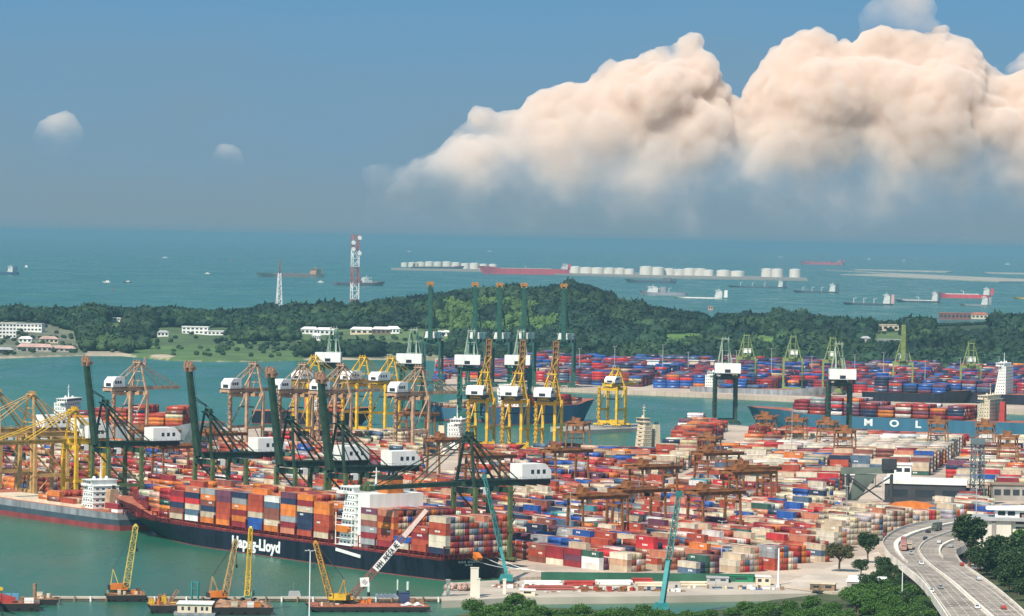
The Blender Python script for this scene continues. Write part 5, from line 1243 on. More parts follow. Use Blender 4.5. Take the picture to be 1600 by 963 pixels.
for x, y, m in ((-3, -7.2, CREAMP), (3.2, -7.4, WHITEP), (6.2, -7.4, WHITEP), (5.8, -7.9, ORANGEP)): mb = MB(); mb.box(x - 1.2, x + 1.2, y - .6, y + .6, 3.12 if m is not ORANGEP else 3.13, 5.0); mb.box(x - 1.3, x + 1.3, y - .7, y + .7, 5.0, 5.15); mb.build('deck_box', m, t)
clutter(t, 3.5, -9, 10, -6, 7, 10, [WOOD, DECKB, RUSTST], 31)
pa = on(c, hd, -7, 5, 4.2); crawler('orange bodied crane with tan leaning boom on the wide rusty barge', pa, math.radians(20), above(368, 846, pa.y + 6), ORANGEP, mat('tan_boom_steel', (.40, .27, .12), .6, var=.3, scale=.4), ORANGEP, w=2.1, nb=10)
pa = on(c, hd, 3.5, 5.5, 4.2); crawler('green cabbed crane with upright yellow lattice boom on the wide rusty barge', pa, math.radians(-95), above(392, 826, pa.y - 2), mat('pale_green_paint', (.25, .45, .3), .6), YELST, mat('pale_green_paint', (.25, .45, .3), .6), w=1.9, nb=14, stay=False)
# grey launch behind the lamp post
t = thing('launch', 'small grey launch with white mast lamp moored behind the tall lamp post', 'boat', G(462, 938, 0), math.radians(10))
hull(t, 11, 4, 1.4, rake=1.5, bands=((0, .3), (1, 1)), mats=[BLACK, GREYH], depth=.5, deck=ROOFG); MB().profile([(-3, 1.42), (2, 1.42), (1.4, 3.6), (-2.6, 3.6)], -1.3, 1.3).build('cabin', ROOFG, t); MB().tube((-1, 0, 3.6), (-1, 0, 7.4), .12, n=6).build('mast', GREYST, t)
# the red decked barge with the excavator crane and the sign boom
t, c, hd, ln = barge('long barge with red deck, white tarpaulin and blue grey gear', 486, 672, 957, 19, 2.0, BLACK, DECKR, rake=5)
RB = t
mb = MB(); mb.add([(x, y, 2.15 + (1.0 if abs(y) < 2 else .3) * (.6 + .5 * math.sin(x * 1.7)) if 0 < abs(x - 17) < 4.2 else 2.15) for x in np.linspace(12.5, 21.5, 12) for y in (-6, -4.4, -2.8, -1.2)],
       [(i * 4 + j, i * 4 + 4 + j, i * 4 + 5 + j, i * 4 + 1 + j) for i in range(11) for j in range(3)]); mb.build('white_tarp', WHITEP, t)
for k in range(5): mb = MB(); x = 4.5 + k * 1.7; mb.tube((x, 3, 5), (x, 6.2, 5), .8, n=10); mb.build('cable_drum', mat('blue_grey_paint', (.2, .26, .34), .6), t)
mb = MB(); mb.box(13, 17, 3.4, 6.4, 2.12, 6.2); mb.box(12.8, 17.2, 3.2, 6.6, 6.2, 6.45); mb.build('deck_cabin', mat('dark_blue_paint', (.04, .06, .13), .5), t)
clutter(t, 2.12, -12, 3, 3.5, 6.5, 14, [YELST, ORANGEP, WOOD, LOGOW, DECKB], 21)
clutter(t, 2.12, 17.5, 22, 1, 6.5, 7, [DECKB, WOOD, RUSTST], 22)
clutter(t, 2.12, -21, -14, -6.5, -2, 10, [WOOD, CREAMP, DECKB], 23)
for px, pt, pb in ((576, 909, 935), (621, 906, 932), (637, 909, 932)):
    p = G(px, pb, 0); tt_ = thing('mooring_pile', '%s white mooring pile standing behind the red decked barge' % {576: 'lone thick', 621: 'slim banded', 637: 'short thick'}[px], 'mooring post', (p.x, p.y, 0), 0)
    hz_ = (pb - pt) / PX(p)[2]; rr = .35 if px == 621 else .55
    MB().tube((0, 0, -2), (0, 0, 2.5), rr * 1.1, n=10).build('pile_foot', BLACK, tt_); MB().tube((0, 0, 2.5), (0, 0, hz_), rr, n=10).build('pile_shaft', mat('pale_green_white', (.62, .70, .60), .6), tt_)
pa = on(c, hd, -12.5, 3, 2.15); crawler('yellow crane with thick leaning boom on the stern of the red decked barge', pa, math.radians(175), above(493, 848, pa.y + 3), YELST, mat('orange_yellow_steel', (.52, .26, .04), .55, var=.35, scale=.4), YELST, w=2.3, nb=9)
pa = on(c, hd, -7.5, 4, 2.15); tipw = above(667, 796, pa.y + 10)
sc_ = crawler('brown lattice boom crane bearing white lettered boards on the red decked barge', pa, math.radians(8), tipw, YELST, mat('red_brown_lattice', (.26, .12, .10), .7, var=.3, scale=.4), YELST, w=2.4, nb=20, stay=False)
inv = (Matrix.Translation(pa) @ Matrix.Rotation(math.radians(8), 4, 'Z')).inverted(); A_ = Vector((1.6, 0, 2.3)); B_ = inv @ tipw; D_ = (B_ - A_); LB = D_.length; D_.normalize()
fr = (inv.to_3x3() @ Vector((0, -1, 0))); fr = (fr - D_ * fr.dot(D_)).normalized(); up_ = fr.cross(D_); up_ = up_ if up_.z > 0 else -up_
def board(f0, f1, w_, name, m, off=1.5):
    a = A_ + D_ * (LB * f0) + fr * off; b = A_ + D_ * (LB * f1) + fr * off; mb = MB()
    mb.add([a - up_ * w_ / 2, b - up_ * w_ / 2, b + up_ * w_ / 2, a + up_ * w_ / 2, a - up_ * w_ / 2 - fr * .12, b - up_ * w_ / 2 - fr * .12, b + up_ * w_ / 2 - fr * .12, a + up_ * w_ / 2 - fr * .12],
           [(0, 1, 2, 3), (7, 6, 5, 4), (0, 4, 5, 1), (1, 5, 6, 2), (2, 6, 7, 3), (3, 7, 4, 0)]); return mb.build(name, m, sc_), a, b
BOARD = mat('white_sign_board', (.74, .70, .66), .6, var=.12, scale=.4); INK = mat('dark_sign_ink', (.05, .05, .06), .7)
b1, a1, c1 = board(.31, .62, 2.7, 'sign_board', BOARD)
b2, a2, c2 = board(.685, .80, 2.0, 'sign_board', mat('pink_sign_board', (.72, .52, .46), .6, var=.15, scale=.4)); b3, a3, c3 = board(.80, .99, 1.7, 'sign_board', MATS['pink_sign_board'])
# strokes of the lettering, too blurred in the photograph to spell out: four groups along the board
mb = MB(); r_ = random.Random(2)
for g0, g1, n_ in ((.08, .30, 3), (.38, .60, 3), (.62, .76, 2), (.82, .96, 2)):
    for k in range(n_):
        u0 = lerp(g0, g1, k / n_); u1 = lerp(g0, g1, (k + .78) / n_)
        for (x0, y0, x1, y1) in r_.choice([((0, -1, 0, 1), (1, -1, 1, 1), (0, 0, 1, 0)), ((0, -1, .5, 1), (.5, 1, 1, -1), (.2, -.2, .8, -.2)), ((0, -1, 0, 1), (0, 1, 1, 1), (0, 0, 1, 0), (0, -1, 1, -1))]):
            P0 = a1.lerp(c1, lerp(u0, u1, x0)) + up_ * y0 * .95 + fr * .06; P1 = a1.lerp(c1, lerp(u0, u1, x1)) + up_ * y1 * .95 + fr * .06; mb.bar(P0, P1, .3, .3)
mb.build('sign_lettering', INK, b1)
mb = MB(); cc_ = A_ + D_ * (LB * .17) + fr * 1.6; dd = 2.5; e1 = (D_ + up_).normalized(); e2 = (D_ - up_).normalized()
mb.add([cc_ - D_ * dd * 0 + D_ * dd, cc_ + up_ * dd, cc_ - D_ * dd, cc_ - up_ * dd] + [q - fr * .12 for q in (cc_ + D_ * dd, cc_ + up_ * dd, cc_ - D_ * dd, cc_ - up_ * dd)], [(0, 1, 2, 3), (7, 6, 5, 4), (0, 4, 5, 1), (1, 5, 6, 2), (2, 6, 7, 3), (3, 7, 4, 0)])
bd = mb.build('diamond_board', BOARD, sc_)
mb = MB()
for k in (-.7, 0, .7): mb.bar(cc_ + up_ * k - D_ * .8 + fr * .05, cc_ + up_ * k + D_ * .8 + fr * .05, .25, .12)
mb.build('sign_lettering', INK, bd)
# stone heap, posts, pipes, plates and huts of the pier
PZ = 2.8
def ppt(x, y): return G(x, y, PZ)
t = thing('boulder_heap', 'heap of pinkish boulders at the end of the pier beside the navy stern', 'boulders', ppt(722, 922), 0); r_ = random.Random(9); iv1, if1 = ico(1)
for k in range(34):
    x = r_.uniform(-6.5, 6.5); y = r_.uniform(-5, 5); s_ = r_.uniform(.8, 1.5); z = max(0, 2.2 - abs(x) * .25) * r_.random()
    v_ = iv1 * (1 + .25 * np.array([noise.noise((p[0] * 2 + k, p[1] * 2, p[2] * 2)) for p in iv1])[:, None]) * s_ * np.array([1, 1, .8]) + np.array([x, y, z + s_ * .55]); mb = MB(); mb.add(v_.tolist(), if1.tolist()); mb.build('boulder', mat('pink_granite', (.45, .30, .24), .9, var=.4, scale=.8, rnd=.25), t, smooth=False)
for px, pt, pb, w_, lab in ((700, 907, 931, 1.6, 'short white concrete post left of the boulder heap'), (741, 888, 932, 3.2, 'tall broad white concrete post at the navy ship stern'), (747, 905, 934, 1.3, 'slim white post against the broad white post'), (788, 906, 928, 1.3, 'slim white post right of the boulder heap')):
    p = ppt(px, pb); h_ = (pb - pt) / PX(p)[2] ; t = thing('pier_post', lab, 'post', (p.x, p.y, PZ), 0); MB().profile([(-w_ / 2, 0), (w_ / 2, 0), (w_ / 2, h_), (-w_ / 2, h_)], -.8, .8).build('shaft', PLASTER, t); MB().box(-w_ / 2 - .15, w_ / 2 + .15, -.95, .95, h_ + .002, h_ + .35).build('cap', PLASTER, t)
def pipes(label, x0, x1, y, n, m, r=.55):
    a = ppt(x0, y); b = ppt(x1, y); d = b - a; t = thing('pipe_stack', label, 'pipes', (a + b) / 2, ang(d)); l_ = d.length / 2
    k = 0; rows_ = n
    for row in range(2):
        for q in range(rows_ - row): mb = MB(); mb.tube((-l_ + random.uniform(0, 1.5), (q + row * .5) * 2 * r - rows_ * r, r + row * r * 1.75), (l_ - random.uniform(0, 1.5), (q + row * .5) * 2 * r - rows_ * r, r + row * r * 1.75), r, n=10); mb.build('pipe', m, t)
pipes('stack of long white pipes on the pier, west of the red ones', 818, 878, 915, 4, WHITEP)
pipes('stack of long red pipes on the pier between two white stacks', 880, 930, 915, 4, REDP)
pipes('stack of long white pipes on the pier, the longest one', 930, 988, 914, 5, WHITEP)
pipes('low bundle of dull red pipes at the front edge of the pier', 822, 900, 922, 3, mat('dull_red_paint', (.35, .10, .08), .7))
pipes('cream pipe bundle on the pier near the turquoise boom', 992, 1040, 917, 3, CREAMP)
pipes('short red pipe bundle behind the white stack on the pier', 985, 1020, 910.5, 2, REDP)
pipes('pale pipe bundle at the east of the pier', 1060, 1105, 916, 3, CREAMP)
def hut(label, px, py, w_, d_, h_, mw, mr, z=PZ, rz=0, roof='shed', name='site_hut', cat='hut', nwin=2):
    p = G(px, py, z); t = thing(name, label, cat, p, rz); MB().box(-w_ / 2, w_ / 2, -d_ / 2, d_ / 2, 0, h_).build('wall', mw, t)
    if roof == 'gable': mb = MB(); mb.add([(-w_ / 2 - .4, -d_ / 2 - .4, h_), (w_ / 2 + .4, -d_ / 2 - .4, h_), (w_ / 2 + .4, d_ / 2 + .4, h_), (-w_ / 2 - .4, d_ / 2 + .4, h_), (-w_ / 2 - .4, 0, h_ + d_ * .22), (w_ / 2 + .4, 0, h_ + d_ * .22)], [(0, 1, 5, 4), (2, 3, 4, 5), (0, 4, 3), (1, 2, 5), (3, 2, 1, 0)])
    else: mb = MB(); mb.profile([(-w_ / 2 - .3, h_ + .003), (w_ / 2 + .3, h_ + .003), (w_ / 2 + .3, h_ + .35), (-w_ / 2 - .3, h_ + .6)], -d_ / 2 - .3, d_ / 2 + .3)
    mb.build('roof', mr, t)
    for k in range(nwin): x = lerp(-w_ / 2, w_ / 2, (k + .5) / nwin); MB().box(x - w_ / nwin * .25, x + w_ / nwin * .25, -d_ / 2 - .04, -d_ / 2 + .03, h_ * .42, h_ * .78).build('window', GLASSD, t)
    return t
hut('pale grey roofed shed on the pier beside the green box', 1121, 910, 9, 5, 2.0, ROOFG, ROOFG); hut('bright green site box on the pier', 1158, 909, 10, 4, 2.4, mat('bright_green_paint', (.02, .22, .10), .5), mat('bright_green_paint', (.02, .22, .10), .5), nwin=1)
hut('cream office hut at the east end of the pier', 1192, 914, 6, 5, 3.4, CREAMP, WHITEP); hut('small white hut at the west of the pier', 824, 930, 6, 4, 2.0, CREAMP, WHITEP, nwin=1)
# green hoarding between yard and pier
a = G(846, 901.2, QZ); b = G(1180, 904.6, QZ); d = b - a; t = thing('hoarding', 'long dark green hoarding between the yard and the pier', 'fence', (a + b) / 2 + Vector((0, -2.2, -1.2)), ang(d)); MB().box(-d.length / 2, d.length / 2, -.1, .1, 0, 3.4).build('panel', GREENWALL, t); mb = MB(); [mb.box(x - .12, x + .12, .1, .34, 0, 3.5) for x in np.arange(-d.length / 2, d.length / 2, 4)]; mb.build('post_row', DARKST, t)
pt_ = thing('pier_clutter', 'scatter of crates and drums left along the pier', 'pier gear', ppt(935, 922), 0); clutter(pt_, 0.02, -28, 34, -2.2, 2.6, 80, [REDP, WOOD, LOGOW, RUSTST, DECKB, CREAMP, BLUEH], 91, 1.8)
pt_ = thing('pier_clutter', 'timber and boxes heaped on the pier right of the boulders', 'pier gear', ppt(800, 918), 0); clutter(pt_, 0.02, -8, 8, -3, 3, 22, [WOOD, DECKB, LOGOW, REDP], 92, 1.6)
pt_ = thing('pier_clutter', 'boxes and pipes scattered at the east of the pier', 'pier gear', ppt(1140, 920), 0); clutter(pt_, 0.02, -22, 22, -2, 2, 24, [WOOD, DECKB, LOGOW, CREAMP, BLUEH], 93, 1.6)
t, c, hd, ln = barge('dull red flat barge moored along the west of the pier', 812, 886, 937, 8, 1.6, BLACK, DECKR); clutter(t, 1.75, -8, 8, -3, 3, 16, [WOOD, DECKB, LOGOW, REDP], 94, 1.4)
# dredger barge and little boats in the inlet
t, c, hd, ln = barge('rusty dark barge piled with scrap in front of the pipe stacks', 895, 982, 936, 9, 2.2, BLACK, DECKB); clutter(t, 2.35, -10, 10, -3.5, 3.5, 26, [REDP, DECKB, WOOD, RUSTST, LOGOW], 77, 2.6)
def launch(label, px, py, ln, m, cm, rz, name='launch', cat='boat'):
    t = thing(name, label, cat, G(px, py, 0), rz); hull(t, ln, ln * .33, ln * .11, rake=ln * .1, bands=((0, .3), (1, 1)), mats=[BLACK, m], depth=.4, deck=CREAMP, sheer=ln * .05); d = ln * .11
    MB().profile([(-ln * .3, d + .02), (ln * .1, d + .02), (ln * .04, d + ln * .16), (-ln * .26, d + ln * .16)], -ln * .11, ln * .11).build('cabin', cm, t); MB().box(-ln * .2, ln * .0, -ln * .115, ln * .115, d + ln * .07, d + ln * .12).build('window', GLASSD, t); MB().tube((-ln * .1, 0, d + ln * .16), (-ln * .1, 0, d + ln * .42), .1, n=6).build('mast', GREYST, t)
    return t
launch('white launch with blue cabin tied to the pier', 1180, 932, 11, WHITEP, mat('cobalt_paint', (.03, .12, .5), .5), math.radians(175)); launch('low grey workboat beside the pier in the inlet', 1122, 932, 11, GREYH, ROOFG, math.radians(3))
# turquoise cranes in front of the yard
def tower_boom(label, base, tip, w, nb, split, z=PZ):
    p = base; t = thing('harbour_crane', label, 'crane', p, 0); tl = Vector(tip) - p; b0 = Vector((0, 0, 3.0)); mid = b0.lerp(tl, split)
    MB().box(-3, 3, -2.5, 2.5, 0.0, 1.2).build('base', DARKST, t); mb = MB(); mb.profile([(-3.4, 1.2), (2.4, 1.2), (2.4, 3.6), (-2.6, 3.8)], -1.8, 1.8); mb.build('upper_body', TEALP, t)
    if split > 0: MB().bar(b0, mid, w, w, w2=w * .9, h2=w * .9).build('lower_boom', TEALP, t)
    mb = MB(); mb.lattice(mid, tl, w * 1.15, nb, .42, w2=w * .8); mb.cbox(tl, (w * 1.4, w * 1.4, 2)); mb.build('lattice_boom', mat('dark_teal_lattice', (.03, .17, .16), .5, var=.35, scale=.4), t)
    return t
p = G(1034, 957, 2.5); tower_boom('tall turquoise lattice boom crane rising from the shore trees before the yard', p, above(1061, 772, p.y + 14), 1.9, 16, .40)
p = G(792, 912, 3.0); tower_boom('slim turquoise boom crane on the pier leaning towards the lowered quay crane', p, above(757, 745, p.y + 8), 1.4, 16, .30)
tick('harbour craft')
# ------------------------------------------------------------------ the curving highway at the lower right
SEC = [((1600, 802), (1600, 804.5), (1600, 810), (1600, 819), (1600, 824)), ((1560, 806.5), (1560, 809), (1560, 816), (1560, 828), (1560, 835)), ((1499, 813), (1499, 817), (1497, 829), (1496, 845), (1502, 858)), ((1445, 818), (1450, 827), (1468, 838), (1480, 851), (1494, 866)),
       ((1408, 827), (1420, 836), (1448, 846), (1471, 858), (1496, 872)), ((1386, 840), (1400, 847), (1437, 857), (1470, 868), (1501, 880)), ((1380, 852), (1397, 858), (1438, 867), (1480, 878), (1508, 886)),
       ((1390, 868), (1408, 873), (1450, 881), (1497, 888), (1516, 892)), ((1412, 886), (1428, 888), (1470, 897), (1515, 901), (1533, 904)), ((1441, 910), (1444, 909), (1490, 912), (1545, 918), (1556, 921)),
       ((1462, 938), (1464, 937), (1518, 937), (1575, 941), (1582, 943)), ((1482, 968), (1484, 967), (1552, 967), (1603, 965), (1608, 967)), ((1502, 1003), (1504, 1003), (1590, 1003), (1640, 1000), (1646, 1000)), ((1522, 1040), (1524, 1040), (1628, 1040), (1680, 1040), (1690, 1040))]
HZ = 11.0
def crom(P, n):
    out = []
    for i in range(1, len(P) - 2):
        p0, p1, p2, p3 = P[i - 1:i + 3]
        for k in range(n):
            t = k / n; out.append(0.5 * ((2 * p1) + (p2 - p0) * t + (2 * p0 - 5 * p1 + 4 * p2 - p3) * t * t + (3 * p1 - p0 - 3 * p2 + p3) * t ** 3))
    return out
LINES = []
for k in range(5):
    P = [G(*s[k], HZ) for s in SEC]; P = [P[0] * 2 - P[1]] + P + [P[-1] * 2 - P[-2]]; LINES.append(crom(P, 10))
nR = len(LINES[0])
def across(i, a, b, f): return LINES[a][i].lerp(LINES[b][i], f)
def ribbon(fa, fb, z0, z1, rng_=None, closed=True):
    """strip between two edge functions of the row index"""
    mb = MB(); ids = list(rng_ if rng_ is not None else range(nR)); v = []
    for i in ids:
        a = fa(i); b = fb(i)
        v += [(a.x, a.y, a.z + z0), (b.x, b.y, b.z + z0), (b.x, b.y, b.z + z1), (a.x, a.y, a.z + z1)]
    f = []
    for k in range(len(ids) - 1):
        o = k * 4
        if closed: f += [(o, o + 4, o + 5, o + 1), (o + 1, o + 5, o + 6, o + 2), (o + 2, o + 6, o + 7, o + 3), (o + 3, o + 7, o + 4, o)]
        else: f += [(o + 3, o + 2, o + 6, o + 7)]
    if closed: e = (len(ids) - 1) * 4; f += [(0, 1, 2, 3), (e + 3, e + 2, e + 1, e)]
    mb.add(v, f); return mb
ASPH = mat('warm_worn_asphalt', (.32, .272, .228), .9, var=.42, scale=.14)  # one warm asphalt tone with random worn patches
tag(ribbon(lambda i: LINES[0][i], lambda i: LINES[4][i], -1.8, 0).build('highway', ASPH), kind='structure')
def side(i, k, w):       # a point w metres beyond line k, away from the middle
    d = (LINES[k][i] - LINES[2][i]).normalized(); return LINES[k][i] + d * w
HWC = mat('highway_concrete', (.86, .78, .67), .85, var=.2, scale=.1)
def wall(name, label, fa, fb, z0, z1, rng_=None): return tag(ribbon(fa, fb, z0, z1, rng_).build(name, HWC), label, 'barrier')
wall('parapet', 'pale concrete parapet along the outer edge of the highway bend, yard side', lambda i: LINES[0][i], lambda i: side(i, 0, .5), -2.2, 1.1)
wall('parapet', 'pale concrete parapet along the inner edge of the highway, hillside', lambda i: LINES[4][i], lambda i: side(i, 4, .5), -2.2, 1.1)
g0, g1 = 12, 72
def gw(i, full, lo, hi): return full * max(0.08, min(1, (hi - i) / 18))
wall('gore_barrier', 'broad white concrete divider between slip lane and carriageway on the outer bend', lambda i: across(i, 1, 0, 0) if i > 76 else LINES[1][i], lambda i: LINES[1][i] + (LINES[2][i] - LINES[1][i]).normalized() * gw(i, 5.6, g0, 76), .003, 1.0, range(10, 76))
wall('gore_barrier', 'broad white concrete divider on the inner bend beside the tall dark tree', lambda i: LINES[3][i], lambda i: LINES[3][i] + (LINES[2][i] - LINES[3][i]).normalized() * gw(i, 5.2, g0, 56), .003, 1.0, range(10, 56))
wall('median_barrier', 'low concrete median between the two carriageways of the highway', lambda i: LINES[2][i] + (LINES[1][i] - LINES[2][i]).normalized() * .45, lambda i: LINES[2][i] + (LINES[3][i] - LINES[2][i]).normalized() * .45, .003, .9)
MARK = mat('road_paint_white', (.70, .67, .60), .8, var=.2, scale=.3)
def mark(a, b, f, dash=False, w=.22):
    def e(i, sg): c = across(i, a, b, f); d = (LINES[b][i] - LINES[a][i]).normalized(); return c + d * (w * sg)
    mb = MB()
    if not dash: return ribbon(lambda i: e(i, -1), lambda i: e(i, 1), .0, .006, None, False)
    for i in range(0, nR - 1):
        q = ribbon(lambda j: e(j, -1), lambda j: e(j, 1), 0, .006, None, False) if False else None
        a0, a1 = e(i, -1), e(i, 1); b0 = a0.lerp(e(i + 1, -1), .42); b1 = a1.lerp(e(i + 1, 1), .42)
        mb.add([(p.x, p.y, p.z + .006) for p in (a0, a1, b1, b0)], [(0, 1, 2, 3)])
    return mb
mk = MB()
for q in (mark(1, 2, .25, True), mark(1, 2, .5, True), mark(1, 2, .75, True), mark(2, 3, .25, True), mark(2, 3, .5, True), mark(2, 3, .75, True), mark(1, 2, .95), mark(2, 3, .05), mark(1, 2, .06), mark(2, 3, .94)): mk.add(q.v, q.f)
tag(mk.build('road_markings', MARK), kind='structure')
for i in range(8, nR, 7):
    c = across(i, 0, 4, .5); d = (LINES[4][i] - LINES[0][i]); t = thing('bridge_pier', 'concrete bridge pier under the curving highway', 'bridge pier', (c.x, c.y, QZ - 1), ang(d), 'piers under the curving highway')
    MB().box(-1.1, 1.1, -1.1, 1.1, 0, 4.6).build('column', CONC2, t); MB().box(-d.length * .32, d.length * .32, -1.1, 1.1, 4.6, HZ - 1.8 - QZ + .9).build('crosshead', CONC2, t)
# cars
def car_proto(truck=False):
    t = thing('lorry' if truck else 'car', 'vehicle', 'lorry' if truck else 'car', (0, 0, 0), 0, 'lorries on the highway' if truck else 'cars on the highway')
    cp = bpy.data.materials.new('vehicle_paint'); cp.use_nodes = True; b_ = cp.node_tree.nodes['Principled BSDF']; oi = cp.node_tree.nodes.new('ShaderNodeObjectInfo'); cp.node_tree.links.new(oi.outputs['Color'], b_.inputs['Base Color']); b_.inputs['Roughness'].default_value = .3
    if not truck:
        mb = MB(); mb.profile([(-2.2, .35), (2.2, .35), (2.25, .75), (1.2, .95), (.55, 1.42), (-1.1, 1.45), (-1.75, 1.0), (-2.25, .95)], -.88, .88); mb.build('body', cp, t)
        for y in (-.885, .885): MB().profile([(.95, .98), (.5, 1.36), (-1.0, 1.38), (-1.5, 1.0)], y - .01, y + .01).build('window', GLASSD, t)
        MB().add([(1.2, -.7, .97), (1.2, .7, .97), (.58, .65, 1.42), (.58, -.65, 1.42)], [(0, 1, 2, 3)]).build('windscreen', GLASSD, t)
        wx = (-1.35, 1.35); wr = .33; ww = .8
    else:
        mb = MB(); mb.profile([(3.3, .6), (5.4, .6), (5.4, 1.8), (5.0, 2.9), (3.3, 2.9)], -1.2, 1.2); mb.build('cab', cp, t)
        MB().box(5.05, 5.3, -1.05, 1.05, 1.8, 2.6).build('windscreen', GLASSD, t)
        MB().box(-5.6, 3.1, -1.22, 1.22, 1.1, 3.7).build('load_box', cp, t); MB().box(-5.6, 5.2, -.9, .9, .7, 1.05).build('chassis', BLACK, t)
        wx = (-4.4, -3.1, 4.2); wr = .5; ww = 1.1
    for x in wx:
        for y in (-ww, ww): MB().tube((x, y - .12, wr), (x, y + .12, wr), wr, n=10).build('wheel', BLACK, t)
    return t
CARP = car_proto(); LORP = car_proto(True)
def row_at(px, py):
    best = None
    for i in range(nR - 1):
        for a, b in ((0, 1), (1, 2), (2, 3), (3, 4)):
            for f in (.12, .37, .62, .87):
                c = across(i, a, b, f); x, y, _ = PX(c); q = (x - px) ** 2 + (y - py) ** 2
                if best is None or q < best[0]: best = (q, c, (across(i + 1, a, b, f) - c), a)
    return best
CARS = [((1440, 881), 'white car on the outer carriageway just below the bend', (.8, .8, .78)), ((1424, 866), 'silver car behind the two lorries on the bend', (.45, .45, .46)), ((1456, 924), 'white car nearest the outer parapet below the slip lane', (.75, .75, .72)), ((1470, 918), 'grey car on the outer carriageway in the straight', (.3, .3, .3)), ((1452, 834), 'dark car entering the bend beside the white divider', (.03, .03, .04)), ((1445, 842), 'black car hugging the median at the top of the bend', (.03, .03, .03)), ((1468, 851), 'silver car on the inner carriageway beside the inner divider', (.5, .5, .52)), ((1487, 857), 'grey car parked by the tall dark tree on the inner slip lane', (.3, .3, .32)), ((1504, 884), 'red car leaving the inner slip lane', (.35, .04, .03)), ((1524, 955), 'white car at the bottom edge near the median', (.8, .8, .78)), ((1566, 955), 'red car at the bottom edge on the inner carriageway', (.4, .06, .04)), ((1530, 908), 'silver car on the inner carriageway in the straight', (.5, .5, .5))]
k = 0
for (px, py), lab, colr in CARS:
    _, c, d, a = row_at(px, py); hd = ang(d) if a < 2 else ang(-d)
    o = CARP if k == 0 else copy_tree(CARP, c, hd, lab); o.location = c + Vector((0, 0, .01)); o.rotation_euler = (0, 0, hd); o['label'] = lab; k += 1
    for ch in o.children:
        ch.color = (*colr, 1)
for k, ((px, py), lab, colr) in enumerate([((1412, 853), 'large maroon box lorry on the outer bend', (.32, .13, .10)), ((1408, 862), 'pinkish lorry following the maroon lorry on the bend', (.45, .22, .18)), ((1464, 829), 'dark green lorry entering the highway bend', (.05, .07, .05)), ((1420, 858), 'tan flat fronted lorry beside the maroon lorry', (.45, .36, .28))]):
    _, c, d, a = row_at(px, py); o = LORP if k == 0 else copy_tree(LORP, c, ang(d), lab); o.location = c + Vector((0, 0, .01)); o.rotation_euler = (0, 0, ang(d)); o['label'] = lab
    for ch in o.children: ch.color = (*colr, 1)
# ------------------------------------------------------------------ ground, buildings and trees of the near shore
GRASSY = mat('shore_scrub', (.07, .085, .035), .95, var=.5, scale=.08)
land('shore', [(690, 968), (760, 949), (880, 950), (1000, 956), (1060, 959), (1130, 952), (1205, 938), (1296, 927), (1345, 917.5), (1372, 900), (1385, 880), (1400, 868), (1500, 860), (1640, 860), (1900, 990), (1900, 1100), (690, 1100)], 3.0, GRASSY)
land('lot', [(1215, 913), (1260, 899), (1326, 876), (1372, 862), (1390, 880), (1372, 908), (1340, 925), (1300, 925)], 4.06, mat('pale_lot_paving', (.58, .49, .40), .9, var=.25, scale=.06), bottom=3.0)
def block(label, px, py, w_, d_, h_, z, rz, mw, mr, name='building', cat='building', nwin=6, wrow=1, roof_t=.6, over=.8):
    p = G(px, py, z); t = thing(name, label, cat, p, rz); MB().box(-w_ / 2, w_ / 2, -d_ / 2, d_ / 2, 0, h_).build('wall', mw, t); MB().box(-w_ / 2 - over, w_ / 2 + over, -d_ / 2 - over, d_ / 2 + over, h_ + .003, h_ + roof_t).build('roof', mr, t)
    for r in range(wrow):
        for k in range(nwin):
            x = lerp(-w_ / 2, w_ / 2, (k + .5) / nwin); z0 = h_ * (r + .35) / wrow; z1 = h_ * (r + .72) / wrow; MB().box(x - w_ / nwin * .36, x + w_ / nwin * .36, -d_ / 2 - .05, -d_ / 2 + .03, z0, z1).build('window', GLASSD, t)
    return t
# the cream building behind the highway
p = G(1548, 872, QZ); t = thing('building', 'large cream highway side building with louvred wing and white rooftop cabin', 'building', p, math.radians(-4))
MB().box(-8, 9, 0, 22, 0, 17).build('wall', PLASTER, t); MB().box(9.003, 45, 1.5, 22, 0, 17).build('louvred_wing', PLASTER, t)
for z in (11.2, 13.4, 15.6): MB().box(11, 44, 1.42, 1.6, z, z + .9).build('louvre_opening', GLASSD, t)
MB().box(.2, 2.0, -.5, .02, 0, 17).build('pilaster', CONC2, t); MB().box(-10, 48, -1.4, 24, 17.003, 18.2).build('roof', ROOFG, t)
MB().box(2, 13, 6, 15, 18.21, 21.5).build('rooftop_cabin', WHITEP, t); MB().profile([(-2, 21.503), (16, 21.503), (16.5, 23.2), (-1.4, 22.6)], 4.5, 16.5).build('cabin_roof', WHITEP, t)
for x in (3.2, 7.6): MB().box(x, x + 3.4, 5.94, 6.03, 19, 21).build('window', GLASSD, t)
MB().box(14, 40, 6, 20, 18.21, 19.6).build('roof_plant', mat('brick_roof_plant', (.3, .2, .15), .9, var=.4, scale=.4), t)
hut('low white roofed shed among the shore trees beside the pale lot', 1356, 922, 15, 10, 3.5, CONC2, WHITEP, z=4.1, rz=math.radians(-20), roof='gable', name='shed', cat='shed')
hut('flat white canopy with brown frame at the pier corner', 1286, 922, 10, 6, 2.6, WOOD, CREAMP, z=4.1, rz=math.radians(-12), name='shed', cat='shed')
